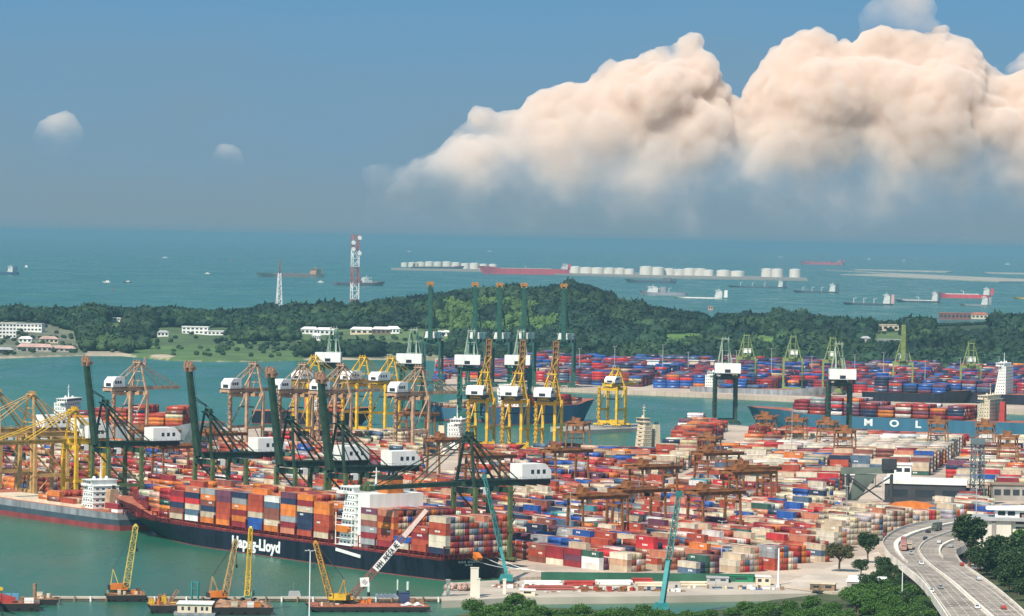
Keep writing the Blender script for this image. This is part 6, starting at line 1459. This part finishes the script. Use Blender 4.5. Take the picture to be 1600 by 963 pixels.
# sheds amid the yard
block('long low white roofed shed amid the yard containers', 1322, 760, 34, 14, 7, QZ, math.radians(-8), CONC2, WHITEP, name='warehouse', cat='warehouse', nwin=8)
block('large warehouse with dark walls and broad white roof in the yard', 1446, 786, 44, 26, 11, QZ, math.radians(-8), mat('charcoal_cladding', (.05, .05, .055), .6), WHITEP, name='warehouse', cat='warehouse', nwin=3, roof_t=2.2)
block('white block shaped office standing against the dark walled warehouse', 1405, 760, 14, 12, 13, QZ, math.radians(-8), WHITEP, WHITEP, name='office_building', nwin=3, wrow=2)
block('low brown roofed office right of the yard with white front', 1585, 782, 26, 14, 9, QZ, 0, CONC2, mat('brown_roof', (.30, .22, .15), .8), name='office_building', nwin=5)
t = thing('gravel_hopper', 'dark grey conveyor hopper tower standing before the white shed', 'hopper', G(1358, 792, QZ), math.radians(-8), sc=1.3)
for x in (-9, 9):
    for y in (-4, 4): MB().bar((x, y, 0), (x, y, 13.5), 1.1).build('leg', DARKST, t)
mb = MB(); mb.bar((-9, -4, 1), (9, -4, 13), .6); mb.bar((9, -4, 1), (-9, -4, 13), .6); mb.build('cross_brace', DARKST, t)
mb = MB(); mb.bar((-12, 0, 14.6), (10, 0, 15.5), 4.0, 2.6); mb.build('conveyor', mat('grey_green_steel', (.13, .16, .13), .6), t); mb = MB(); mb.add([(-6, -3, 13.4), (3, -3, 13.4), (3, 3, 13.4), (-6, 3, 13.4), (-9, -1.5, 2), (-5, -1.5, 2), (-5, 1.5, 2), (-9, 1.5, 2)], [(0, 1, 2, 3), (7, 6, 5, 4), (0, 4, 5, 1), (1, 5, 6, 2), (2, 6, 7, 3), (3, 7, 4, 0)]); mb.build('chute', MATS['grey_green_steel'], t)
mb = MB(); mb.box(5, 11, -4, 4, 15.8, 20); mb.build('head_house', DARKST, t)
t = thing('stockpile_cover', 'bright orange domed cover over a stockpile beside the dark walled warehouse', 'cover', G(1424, 806, QZ), math.radians(-8)); mb = MB()
mb.profile([(-13, 0), (13, 0), (13, 4.5), (9, 6.8), (0, 7.6), (-9, 6.6), (-13, 4.2)], -5, 5); mb.build('cover', ORANGEP, t); mb = MB(); [mb.box(x - .15, x + .15, -5.08, 5.08, 0, 4.3) for x in (-12.6, -6, 0, 6, 12.6)]; mb.build('hoop_frame', RUSTST, t)
for px, w_, lab in ((1020, 12, 'small white shed above the blue stacks across the water'), (1052, 22, 'long low white shed above the blue stacks across the water'), (1096, 26, 'cream warehouse beside the white box house crane across the water')):
    block(lab, px, 586, w_, 10, 15 if px != 1052 else 12, QZ, math.radians(-4), WHITEP if px < 1090 else CREAMP, WHITEP, name='warehouse', cat='warehouse', nwin=3)
# --- trees
LEAF = []
for nm, c1, c2 in (('leaf_bright', (.040, .105, .016), (.085, .165, .03)), ('leaf_deep', (.022, .050, .016), (.045, .082, .024)), ('leaf_olive', (.06, .062, .024), (.10, .095, .035))):
    m = bpy.data.materials.new(nm); m.use_nodes = True; t_ = m.node_tree; b_ = t_.nodes['Principled BSDF']; b_.inputs['Roughness'].default_value = .6; b_.inputs['Specular IOR Level'].default_value = .25
    g_ = t_.nodes.new('ShaderNodeNewGeometry'); o_ = t_.nodes.new('ShaderNodeTexNoise'); o_.inputs['Scale'].default_value = .55; o_.inputs['Detail'].default_value = 4; t_.links.new(g_.outputs['Position'], o_.inputs['Vector'])
    r_ = t_.nodes.new('ShaderNodeValToRGB'); r_.color_ramp.elements[0].position = .35; r_.color_ramp.elements[0].color = (*c1, 1); r_.color_ramp.elements[1].position = .66; r_.color_ramp.elements[1].color = (*c2, 1)
    t_.links.new(o_.outputs['Fac'], r_.inputs[0]); t_.links.new(r_.outputs[0], b_.inputs['Base Color']); LEAF.append(m)
BARK = mat('bark', (.16, .11, .075), .9, var=.4, scale=1.5)
def tree_proto(seed, leaf, R=5.5, Ht=11, flat=.7, nl=2600, lob=9):
    r = np.random.default_rng(seed); t = thing('tree', 'tree', 'tree', (0, 0, 0), 0); rr = random.Random(seed); mb = MB()
    th = Ht - R * flat * 1.5; mb.tube((0, 0, -.3), (.15, .1, th * .6), .42, .32, n=8); mb.tube((.15, .1, th * .6), (.1, .2, th + 1), .32, .2, n=8); cen = []
    for k in range(lob):
        a = 6.283 * k / lob + rr.uniform(-.4, .4); d = R * rr.uniform(.3, .68); z = th + R * flat * rr.uniform(.25, 1.25) * (1.25 - d / R * .6); c = Vector((math.cos(a) * d, math.sin(a) * d, z)); cen.append((c, R * rr.uniform(.36, .52)))
        mb.tube((.12, .15, th * .55 + k * .15), c - Vector((0, 0, .6)), .16, .07, n=5)
    cen.append((Vector((0, 0, th + R * flat * 1.1)), R * .5)); mb.build('trunk', BARK, t)
    V_ = []; F_ = []
    for (c, q) in cen:
        n_ = int(nl / len(cen))
        dd = r.normal(size=(n_, 3)); dd /= np.linalg.norm(dd, axis=1)[:, None]; rad = q * (0.55 + .5 * r.random((n_, 1)) ** .6); pos = dd * rad * np.array([1, 1, flat + .15]) + np.array(c)
        a = r.normal(size=(n_, 3)); a /= np.linalg.norm(a, axis=1)[:, None]; b = np.cross(a, r.normal(size=(n_, 3))); b /= np.linalg.norm(b, axis=1)[:, None]; sz = (.26 + .26 * r.random((n_, 1)))
        o = len(V_) * 1; quad = np.stack([pos - a * sz, pos + b * sz * .7, pos + a * sz, pos - b * sz * .7], 1).reshape(-1, 3)
        base_ = sum(len(x) for x in V_); V_.append(quad); F_.append(np.arange(n_ * 4).reshape(n_, 4) + base_)
    VV = np.concatenate(V_); FF = np.concatenate(F_); me = bpy.data.meshes.new('crown'); me.from_pydata(VV.tolist(), [], FF.tolist()); me.materials.append(leaf); o = bpy.data.objects.new('crown', me); COL.objects.link(o); o.parent = t
    return t
TP = [tree_proto(1, LEAF[0]), tree_proto(2, LEAF[0], R=6.2, flat=.6, lob=11), tree_proto(3, LEAF[1]), tree_proto(4, LEAF[1], R=4.2, Ht=14, flat=1.25, lob=10), tree_proto(5, LEAF[2], R=5.2, Ht=10, flat=.5), tree_proto(6, LEAF[0], R=5.0, Ht=12, flat=.95, lob=12)]
TPH = [11, 11, 11, 14, 10, 12]; TUSED = set()
def put_tree(k, px, py, h_px, label, group=None, z=3.0, wide=1.0):
    p = G(px, py, z); s = h_px / PX(p)[2] / TPH[k]; rz = random.uniform(0, 6.28)
    if k not in TUSED: TUSED.add(k); o = TP[k]; o.location = p; o.rotation_euler = (0, 0, rz)
    else: o = copy_tree(TP[k], p, rz)
    o.scale = (s * wide, s * wide, s); o['label'] = label
    if group: o['group'] = group
    elif 'group' in o: del o['group']
put_tree(4, 1311, 893, 40, 'umbrella shaped olive tree standing alone on the pale lot', z=4.1, wide=1.15)
put_tree(3, 1356, 880, 46, 'round dark tree at the yard corner beside the highway bend', z=4.1, wide=1.25)
put_tree(3, 1515, 888, 80, 'tall dark tree in front of the cream highway building', z=4.1, wide=1.15)
put_tree(2, 1345, 900, 24, 'low spreading dark tree beside the umbrella shaped tree', z=4.1, wide=1.3)
GT = 'dense green trees along the near shore'; LT = 'bushy green tree merging into the dense belt along the near shore'
r_ = random.Random(17)
def belt(poly, n, kinds, hr, group, label, zz=3.0):
    pts = []; xs_ = [p[0] for p in poly]; ys_ = [p[1] for p in poly]; tries = 0
    while len(pts) < n and tries < 6000:
        tries += 1; x = r_.uniform(min(xs_), max(xs_)); y = r_.uniform(min(ys_), max(ys_))
        if in_poly(x, y, poly) and all((x - q[0]) ** 2 + ((y - q[1]) * 2.2) ** 2 > 17 ** 2 for q in pts): pts.append((x, y))
    for x, y in pts: put_tree(r_.choice(kinds), x, y, r_.uniform(*hr), label, group, z=zz, wide=r_.uniform(1.0, 1.3))
belt([(738, 968), (752, 960), (830, 962), (838, 990), (735, 990)], 12, [0, 1, 5], (26, 36), GT, LT)
belt([(836, 972), (900, 972), (1060, 975), (1062, 1000), (836, 1000)], 22, [0, 1, 5, 0], (24, 33), GT, LT)
belt([(1062, 985), (1130, 970), (1210, 966), (1290, 958), (1330, 948), (1440, 960), (1455, 1000), (1062, 1005)], 52, [0, 1, 5, 0, 2], (24, 34), GT, LT)
belt([(1320, 945), (1380, 925), (1395, 930), (1440, 960), (1330, 965)], 14, [0, 1, 5, 2], (26, 36), GT, LT)
land('slope', [(1516, 896), (1560, 880), (1760, 872), (1800, 1040), (1660, 1040), (1612, 968), (1560, 925)], 4.05, GRASSY, bottom=3.2)
put_tree(2, 1527, 893, 36, 'low dark tree at the foot of the tall dark tree, left one', z=4.1, wide=1.2); put_tree(2, 1549, 892, 34, 'low dark tree beneath the cream building wall, right of the tall tree', z=4.1, wide=1.3)
GD = 'dark trees crowding the highway edge'; LD = 'dark green tree crowding the lower edge of the highway'
belt([(1368, 912), (1374, 892), (1392, 898), (1425, 925), (1452, 962), (1475, 1000), (1440, 1000), (1400, 950)], 20, [2, 3, 2], (21, 30), GD, LD)
GH = 'trees on the slope right of the highway'; LH = 'dark bushy tree on the green slope right of the highway'
belt([(1520, 893), (1545, 885), (1600, 890), (1640, 900), (1640, 960), (1612, 955), (1560, 918)], 34, [2, 2, 3], (26, 44), GH, LH)
belt([(1560, 905), (1640, 880), (1650, 910), (1650, 965)], 8, [2, 2, 0], (56, 76), GH, LH)
# --- lamp posts and light masts
def lamp(label, px, pt, pb, z, rr=.22, heads=4, m=None, name='lamp_post', cat='lamp post'):
    p = G(px, pb, z); h_ = (pb - pt) / PX(p)[2]; m = m or LOGOW; t = thing(name, label, cat, p, 0); MB().tube((0, 0, 0), (0, 0, h_), rr, rr * .6, n=8).build('pole', m, t); MB().tube((0, 0, 0), (0, 0, .8), rr * 1.8, rr * 1.5, n=8).build('base', m, t)
    for k in range(heads):
        a = 6.283 * k / heads + .4; mb = MB(); mb.bar((0, 0, h_), (math.cos(a) * 1.6, math.sin(a) * 1.6, h_ + .15), .14); mb.cbox((math.cos(a) * 1.7, math.sin(a) * 1.7, h_ + .2), (.9, .7, .3)); mb.build('lamp_head', ROOFG, t)
lamp('tall white lamp post with four heads standing in the water before the navy ship', 483, 861, 975, 0, .28); lamp('thick white light mast beside the pier east end', 1216, 857, 918, 3.0, .5, 2); lamp('slim grey lamp post among the dark trees below the highway', 1409, 884, 958, 3.0, .24, 2)
for px, pt, pb, lab in ((1525, 703, 822, 'slim grey light mast rising from the yard behind the highway'), (1127, 815, 890, 'slim light mast at the front row of the yard'), (998, 730, 800, 'slim light mast among the rust gantries of the yard'), (1378, 745, 830, 'slim light mast in front of the white shed'), (1322, 760, 850, 'slim light mast above the beige stacks'), (1236, 640, 745, 'slim light mast near the far edge of the yard'), (890, 770, 860, 'slim light mast behind the lowered quay crane')): lamp(lab, px, pt, pb, QZ, .25, 3, ROOFG, 'light_mast', 'light mast')
for k, px in enumerate((905, 960, 1035, 1075, 1150, 1205, 1268, 1335, 1380, 1445, 1500, 1560)):
    py = 588 + (px - 880) * .034; lamp('slim grey light mast across the water, %s of the row from the west' % ORD[k + 1], px, py - 44 - (k % 3) * 5, py, QZ, .45, 3, ROOFG, 'light_mast', 'light mast')
t = thing('lattice_tower', 'grey lattice tower with platforms standing among the right hand stacks', 'tower', G(1526, 790, QZ), .3); mb = MB(); mb.lattice((0, 0, 0), (0, 0, 34), 6.0, 9, .6, w2=5.0); mb.build('frame', mat('grey_teal_steel', (.14, .19, .2), .6), t); mb = MB(); [mb.box(-3.6, 3.6, -3.6, 3.6, z, z + .3) for z in (11, 22, 33)]; mb.build('platform', DARKST, t); MB().box(-3, 3, -3, 3, 33.4, 36.5).build('cabin', MATS['grey_teal_steel'], t)
tick('highway and shore')
# ------------------------------------------------------------------ buildings and masts on the island
def villa(label, px, py, w_, d_, h_, mw, mr, rz=0, roof='flat', nwin=5, rows_=1, name='island_building'):
    p = T(px, py); t = thing(name, label, 'building', (p.x, p.y, p.z - 1), rz); MB().box(-w_ / 2, w_ / 2, -d_ / 2, d_ / 2, 0, h_ + 1).build('wall', mw, t); z = h_ + 1
    if roof == 'flat': mb = MB(); mb.box(-w_ / 2 - .6, w_ / 2 + .6, -d_ / 2 - .6, d_ / 2 + .6, z + .003, z + .8)
    else: mb = MB(); e = d_ * .28; mb.add([(-w_ / 2 - 1, -d_ / 2 - 1, z), (w_ / 2 + 1, -d_ / 2 - 1, z), (w_ / 2 + 1, d_ / 2 + 1, z), (-w_ / 2 - 1, d_ / 2 + 1, z), (-w_ / 2 + e, 0, z + e), (w_ / 2 - e, 0, z + e)], [(0, 1, 5, 4), (2, 3, 4, 5), (3, 0, 4), (1, 2, 5), (3, 2, 1, 0)])
    mb.build('roof', mr, t)
    for r in range(rows_):
        for k in range(nwin): x = lerp(-w_ / 2, w_ / 2, (k + .5) / nwin); MB().box(x - w_ / nwin * .3, x + w_ / nwin * .3, -d_ / 2 - .08, -d_ / 2 + .05, 1 + h_ * (r + .3) / rows_, 1 + h_ * (r + .75) / rows_).build('window', GLASSD, t)
    return t
PINKR = mat('pink_roof_tiles', (.52, .34, .29), .85, var=.3, scale=.1)
villa('white slab block with striped floors at the left edge of the island', 8, 528, 26, 20, 18, WHITEP, PLASTER, math.radians(12), 'flat', 6, 4); villa('long white terraced block running behind the striped slab block', 42, 518, 44, 16, 10, WHITEP, ROOFG, math.radians(-8), 'flat', 9, 2)
villa('pink roofed beach hall near the sand, larger one', 55, 549, 42, 14, 5, CONC2, PINKR, 0, 'hip', 7); villa('pink roofed beach hall near the sand, right of the larger one', 98, 550, 30, 12, 4, CONC2, PINKR, math.radians(-5), 'hip', 5); villa('small pale roofed pavilion above the beach halls', 76, 536, 22, 12, 5, CREAMP, PINKR, math.radians(15), 'hip', 4); villa('low dark roofed beach hut at the left edge', 8, 552, 18, 10, 4, DARKST, ROOFG, 0, 'hip', 3); villa('white pavilion among trees above the beach halls', 40, 536, 16, 10, 5, WHITEP, WHITEP, 0, 'hip', 3)
villa('white flat house half hidden in the forest, above the golf lawn', 178, 502, 20, 10, 4, WHITEP, WHITEP, math.radians(-6), 'flat', 4)
villa('large white clubhouse with stepped wings above the golf lawn', 306, 522, 34, 16, 9, WHITEP, WHITEP, math.radians(-5), 'flat', 6, 2); villa('lower white wing of the clubhouse with arched end', 335, 524, 26, 12, 5, WHITEP, WHITEP, math.radians(-5), 'flat', 5); villa('small white cottage below the clubhouse', 255, 526, 14, 10, 5, WHITEP, ROOFG, 0, 'hip', 3)
for k, (px, py, w_, m, lab) in enumerate(((484, 522, 22, WHITEP, 'white pitched house at the western end of the house row'), (508, 523, 24, WHITEP, 'white double house second along the house row'), (566, 523, 30, CREAMP, 'long low cream house in the middle of the row'), (596, 522, 24, WHITEP, 'white roofed house with brown front in the row'), (614, 521, 18, WHITEP, 'small white gabled house at the eastern end of the row'), (495, 532, 10, WHITEP, 'tiny white pavilion in front of the house row'))): villa(lab, px, py, w_, 12, 6, m if k != 3 else mat('brown_front', (.2, .14, .1), .8), WHITEP, math.radians(-4), 'hip', 4)
for px, py, lab in ((688, 526, 'white domed pavilion right of the house row'), (697, 526, 'small white kiosk next to the domed pavilion')): villa(lab, px, py, 10, 8, 5, WHITEP, WHITEP, 0, 'hip', 2)
villa('red brick hall with orange tiled wing on the far ridge', 1492, 499, 62, 20, 12, mat('dark_brick', (.22, .09, .07), .85), TILER, math.radians(-3), 'flat', 8); villa('orange tiled lower wing of the brick hall on the ridge', 1530, 498, 32, 16, 8, CREAMP, TILER, math.radians(-3), 'hip', 4)
villa('cream building with long white roof in the forest, right side', 1386, 517, 30, 14, 8, CREAMP, CREAMP, math.radians(6), 'flat', 4); villa('small pink cube house on the ridge amid dark forest', 1110, 484, 10, 10, 7, mat('pink_plaster', (.6, .36, .28), .8), PINKR, 0, 'flat', 2); villa('low grey shed roof among trees by the lime cranes', 1392, 537, 36, 12, 5, ROOFG, ROOFG, 0, 'flat', 4); villa('pale hut in the forest clearing at right', 1352, 540, 12, 10, 9, PLASTER, ROOFG, 0, 'hip', 2)
def mast(label, px, pt, pb, Y, w0, w1, bands, m2=None, name='lattice_mast'):
    b = above(px, pb, Y); zt = float(terr(b.x, b.y)); b.z = min(b.z, zt); tp = above(px, pt, Y); h_ = tp.z - b.z; t = thing(name, label, 'mast', b, .35); n_ = len(bands)
    for k, c in enumerate(bands):
        z0 = h_ * k / n_; z1 = h_ * (k + 1) / n_; mb = MB(); mb.lattice((0, 0, z0), (0, 0, z1), lerp(w0, w1, k / n_), max(2, int(12 / n_)), 1.0, w2=lerp(w0, w1, (k + 1) / n_)); mb.build('mast_section', {'w': LOGOW, 'r': mat('faded_red_paint', (.42, .15, .13), .7), 'g': GREYST}[c], t)
    return t, h_
RW = ['r', 'w', 'r', 'w', 'r']
t, h_ = mast('tall red and white banded lattice tower standing above the island forest', 554, 366, 468, 5150, 9.5, 8.5, ['r', 'w', 'r', 'w', 'r'])
for z, a in ((h_ * .98, 1), (h_ * .92, -1), (h_ * .84, -1), (h_ * .79, 1)): MB().tube((a * 4.5, -4.6, z - 3), (a * 4.5, -5.6, z - 3), 3.0, n=12).build('dish_antenna', LOGOW, t)
t, h_ = mast('slim pale lattice pylon tapering to a spike above the left forest', 436, 404, 472, 5150, 8, 1.2, ['w', 'w', 'w', 'g'])
# ------------------------------------------------------------------ the sea: tanks, breakwaters, ships at anchor
def sea(px, py): return G(px, py, 0)
ta = sea(620, 420.5); tb = sea(1000, 432); tcx = sea(1256, 437)
def isl(name, pts, z, m): return land(name, pts, z, m, bottom=-2)
isl('tank_island', [(610, 418.6), (780, 419.5), (1260, 434), (1262, 437.4), (1000, 432.8), (890, 428.6), (760, 423.6), (612, 420.4)], 5, mat('tank_island_ground', (.3, .27, .22), .9))
iv3, if3 = ico(3)
def tank(px, py, rpx, hpx, lab):
    p = sea(px, py); s = PX(p)[2]; r = rpx * 1.16 / s; h_ = hpx * .9 / s; t = thing('oil_tank', lab, 'storage tank', (p.x, p.y + r, 5), random.uniform(0, 3), 'cream oil tanks lined up on the low island')
    MB().tube((0, 0, 0), (0, 0, h_), r, n=28).build('shell', TANKM, t); mb = MB(); mb.tube((0, 0, h_ + .02), (0, 0, h_ + r * .10), r, r * .35, n=28); mb.build('roof', WHITEP, t); mb = MB()
    for k in range(12): a0 = k * .12; mb.bar((math.cos(a0) * (r + .8), math.sin(a0) * (r + .8), h_ * k / 12), (math.cos(a0 + .12) * (r + .8), math.sin(a0 + .12) * (r + .8), h_ * (k + 1) / 12), 1.2, .4)
    mb.build('spiral_stair', GREYST, t)
TK = [(632, 419, 5, 7), (644, 419.3, 5.5, 8), (657, 419.7, 6, 9), (671, 420, 6.5, 10), (684, 420.4, 6, 10), (698, 420.8, 6, 11), (712, 421.3, 6.5, 10), (727, 421.8, 6, 9), (741, 422.3, 6.5, 10), (755, 422.8, 6, 9), (770, 423, 5.5, 9),
      (899, 428.8, 8, 11), (916, 429.3, 8.5, 10), (934, 429.7, 8.5, 10), (952, 430, 8.5, 10), (969, 430.4, 8, 10), (984, 430.8, 7, 9), (1010, 431.5, 9, 14), (1028, 431.8, 9, 13), (1046, 432, 8, 11), (1062, 432.3, 8, 10), (1078, 432.6, 8, 12), (1094, 432.9, 8, 12), (1108, 433.2, 7, 10), (1131, 433.8, 9.5, 10), (1153, 434.2, 9.5, 9), (1199, 434.8, 8, 14), (1215, 435.2, 8, 14), (1243, 435.6, 8, 14)]
for k, a in enumerate(TK): tank(*a, 'cream storage tank on the low island, %s of the line from the west' % ORD[k + 1])
isl('breakwater', [(1290, 421.8), (1320, 423.2), (1600, 436), (1640, 438.2), (1640, 440), (1560, 440.0), (1314, 428.6), (1400, 428)], 4, mat('breakwater_sand', (.50, .44, .34), .9, var=.3, scale=.01)); isl('breakwater', [(1332, 420.6), (1480, 423.6), (1489, 424.6), (1478, 425.2), (1340, 421.6)], 4, MATS['breakwater_sand']); isl('breakwater', [(1538, 425.2), (1640, 427.4), (1640, 429.4), (1545, 426.8)], 4, MATS['breakwater_sand'])
def seaship(label, px0, px1, py, D, B, m0, m1, sup=.12, decks=4, bow_right=False, deckm=None, fun=None, extra=None, cat='ship', name='tanker', sm=None, Lx=10, lo=.15, slope=.02, mast_=8):
    """ship at anchor whose waterline spans px0..px1"""
    a = sea(px0, py); b = sea(px1, py + (px1 - px0) * slope); d = b - a; ln = d.length; c = (a + b) / 2
    if not bow_right: d = -d
    t = thing(name, label, cat, c, ang(d)); hull(t, ln * .94, B, D, rake=ln * .04, bands=((0, lo), (1, 1)), mats=[m0, m1], fo=D * .25, sheer=D * .15, deck=deckm or DECKR, depth=1)
    decks += 1; Lx *= 1.25; x = -ln * .47 + ln * sup; superstructure(t, x, B, D + .05, decks, Lx=Lx, funnel=fun or m1, funnel_x=-Lx * .9, dh=3.2, m=sm, mast=mast_, fsize=(Lx * .5, B * .22, decks * 2.0))
    if extra == 'tanker':
        for f in (-.2, -.05, .1, .25): MB().tube((ln * f, 0, D), (ln * f, 0, D + 2.5), .8, n=8).build('vent_post', sm or CREAMP, t)
        MB().box(-ln * .28, ln * .36, -1.2, 1.2, D + .6, D + 2.2).build('pipe_deck', sm or CREAMP, t)
        for s_ in (-1, 1): mb = MB(); mb.bar((0, s_ * B * .2, D), (0, s_ * B * .2, D + 9), .9); mb.bar((0, s_ * B * .2, D + 8.5), (8, s_ * B * .2, D + 11), .6); mb.build('deck_crane', sm or CREAMP, t)
    elif extra == 'derrick':
        mb = MB(); mb.lattice((ln * .08, 0, D), (ln * .08, 0, D + 55), 9, 8, 1.4, w2=3); mb.build('derrick', mat('faded_red_paint', (.42, .15, .13), .7), t)
        for f in (-.2, -.1, .2, .3): MB().box(ln * f, ln * (f + .06), -B * .4, B * .4, D, D + random.uniform(5, 9)).build('deck_module', mat('module_red', (.40, .14, .12), .7, var=.3, scale=.05), t)
    elif extra == 'posts':
        for f in (-.1, .1, .3): mb = MB(); mb.bar((ln * f, 0, D), (ln * f, 0, D + 12), 1.0); mb.bar((ln * f, 0, D + 11), (ln * f - 8, 0, D + 13), .7); mb.build('deck_crane', WHITEP, t)
    return t
seaship('large bright red tanker lying in front of the cream tanks', 750, 893, 427.6, 23, 48, REDH, REDH, .05, 5, False, fun=REDH, extra='tanker', Lx=18, slope=.016)
seaship('dark hulled tanker moored along the western tanks', 642, 724, 421.2, 13, 32, BLACK, DGREYH, .06, 3, True, sm=CREAMP, extra='tanker', slope=.01, Lx=9)
seaship('pale salmon tanker with orange superstructure, left of the banded tower', 402, 506, 433, 11, 30, mat('salmon_hull', (.62, .40, .31), .6), mat('salmon_hull', (.62, .40, .31), .6), .10, 4, False, sm=mat('orange_house', (.62, .36, .2), .6), extra='tanker', Lx=22, slope=.005)
seaship('dark offshore vessel with white forward house behind the banded tower', 521, 600, 446, 9, 26, BLACK, mat('violet_grey_hull', (.12, .11, .14), .6), .62, 3, True, sm=WHITEP, extra=None, Lx=22, slope=.01, name='offshore_vessel')
seaship('dark blue cargo ship with white superstructure cut by the left edge', -60, 31, 428, 9, 24, BLACK, BLUEH, .12, 4, False, sm=WHITEP, Lx=14, fun=BLUEH, name='cargo_ship')
seaship('red drilling ship with tall lattice derrick near the horizon', 1251, 1320, 413, 18, 45, REDH, REDH, .08, 4, False, extra='derrick', Lx=26, sm=mat('pink_house', (.6, .35, .33), .6), name='drill_ship', mast_=12)
seaship('long red tanker with white aft house before the right ridge', 1462, 1549, 465, 10, 26, REDH, REDH, .06, 4, False, extra='tanker', sm=WHITEP, Lx=14)
seaship('low white and blue tanker beside the right most tanks', 1138, 1232, 449, 4.5, 20, BLUEH, DGREYH, .10, 4, False, sm=WHITEP, extra='posts', Lx=12, name='coastal_tanker')
seaship('small tanker with ringed deck gear and tall white house', 1240, 1312, 457, 4.5, 18, BLACK, DGREYH, .13, 5, False, sm=WHITEP, extra='posts', Lx=14, name='coastal_tanker')
seaship('small tanker with white masts and pink funnel, closest to the right forest', 1318, 1397, 476, 4.2, 17, BLACK, DGREYH, .12, 5, False, sm=WHITEP, fun=mat('pink_house', (.6, .35, .33), .6), extra='posts', Lx=13, name='coastal_tanker')
seaship('small dark tanker whose white house stands below the red tanker bow', 1400, 1471, 472, 4.2, 17, BLACK, DGREYH, .12, 5, False, sm=WHITEP, extra='tanker', Lx=12, name='coastal_tanker')
seaship('white house of a small ship behind the brick hall', 1500, 1546, 478, 4.0, 17, BLACK, GREYH, .14, 4, False, sm=WHITEP, Lx=12, name='coastal_tanker')
seaship('grey ship with long flat overhanging deck beside the wooded summit', 978, 1058, 441.5, 9, 26, DGREYH, DGREYH, .16, 1, False, sm=GREYST, Lx=24, name='dock_ship')
seaship('grey navy like ship with white midship house below the flat deck ship', 1000, 1075, 461, 8, 24, GREYH, mat('lilac_grey', (.30, .30, .34), .6), .70, 3, False, sm=WHITEP, extra='posts', Lx=24, name='cargo_ship')
seaship('white bridged ship with pale deck line right of the summit', 1050, 1132, 466, 4, 20, BLACK, WHITEP, .08, 4, False, sm=WHITEP, Lx=16, name='cargo_ship')
seaship('yellow hulled barge ship cut by the right edge', 1583, 1640, 467, 4, 18, BLACK, YELST, .5, 2, False, sm=CREAMP, Lx=10, name='cargo_ship')
def small(label, px, py, ln, m, cm, rz, wake=0, name='launch'):
    t = launch(label, px, py, ln, m, cm, rz, name)
    if wake:
        mb = MB(); mb.add([(-ln * .4, -ln * .12, .05), (-ln * .4, ln * .12, .05), (-ln * .4 - wake, ln * .3, .05), (-ln * .4 - wake, -ln * .3, .05)], [(0, 1, 2, 3)]); mb.build('wake', LOGOW, t)
small('white tug with tall wheelhouse out on the left water', 167, 442, 26, WHITEP, WHITEP, math.radians(160), name='tug'); small('dark tug with white wheelhouse next to the white tug', 199, 442, 22, BLACK, WHITEP, math.radians(170), name='tug')
small('white motor boat heading right with long pale wake, left water', 259, 404, 40, WHITEP, WHITEP, math.radians(14), 90); small('small white motor boat with flat wake left of the lattice pylon', 325, 428.5, 24, WHITEP, WHITEP, math.radians(0), 70); small('white round boat right of the cropped cargo ship', 41, 418.5, 34, WHITEP, WHITEP, math.radians(100))
small('white catamaran ferry far out above the tank island', 1220, 403, 60, WHITEP, WHITEP, math.radians(5)); small('white sail like vessel far out right of the red drilling ship', 1357, 406, 55, WHITEP, WHITEP, math.radians(170)); small('pale far off vessel near the horizon above the breakwater', 1413, 409, 60, GREYH, WHITEP, math.radians(0)); small('white far off ferry near the horizon at right', 1575, 414, 60, WHITEP, WHITEP, math.radians(0)); small('pale boat with wake left of the dark offshore vessel', 502, 442, 24, WHITEP, WHITEP, 0, 60); small('white far off vessel above the red tanker', 766, 394, 70, WHITEP, WHITEP, 0); small('white far off vessel above the dark hulled tanker', 640, 394, 55, WHITEP, WHITEP, 0); small('white speck of a vessel near the horizon left of the banded tower', 501, 371, 120, WHITEP, WHITEP, 0)
def buoy(label, px, py, h_, m): t = thing('buoy', label, 'buoy', sea(px, py), 0); MB().tube((0, 0, -.5), (0, 0, h_ * .25), h_ * .28, n=10).build('float', m, t); mb = MB(); mb.lattice((0, 0, h_ * .25), (0, 0, h_), h_ * .3, 3, h_ * .05, w2=h_ * .1); mb.build('frame', m, t); MB().tube((0, 0, h_), (0, 0, h_ * 1.15), h_ * .1, n=8).build('lantern', m, t)
buoy('small red buoy below the white tug', 176, 454.5, 8, REDP); buoy('red channel buoy close to the golf shore', 226, 570, 8, mat('pink_buoy', (.6, .25, .2), .6)); buoy('orange buoy far out right of the motor boat', 361, 408, 11, ORANGEP); buoy('dark buoy on the water near the house crane at right', 330, 412, 8, GREYST)
tick('island and sea')
finish_containers(); tick('end')
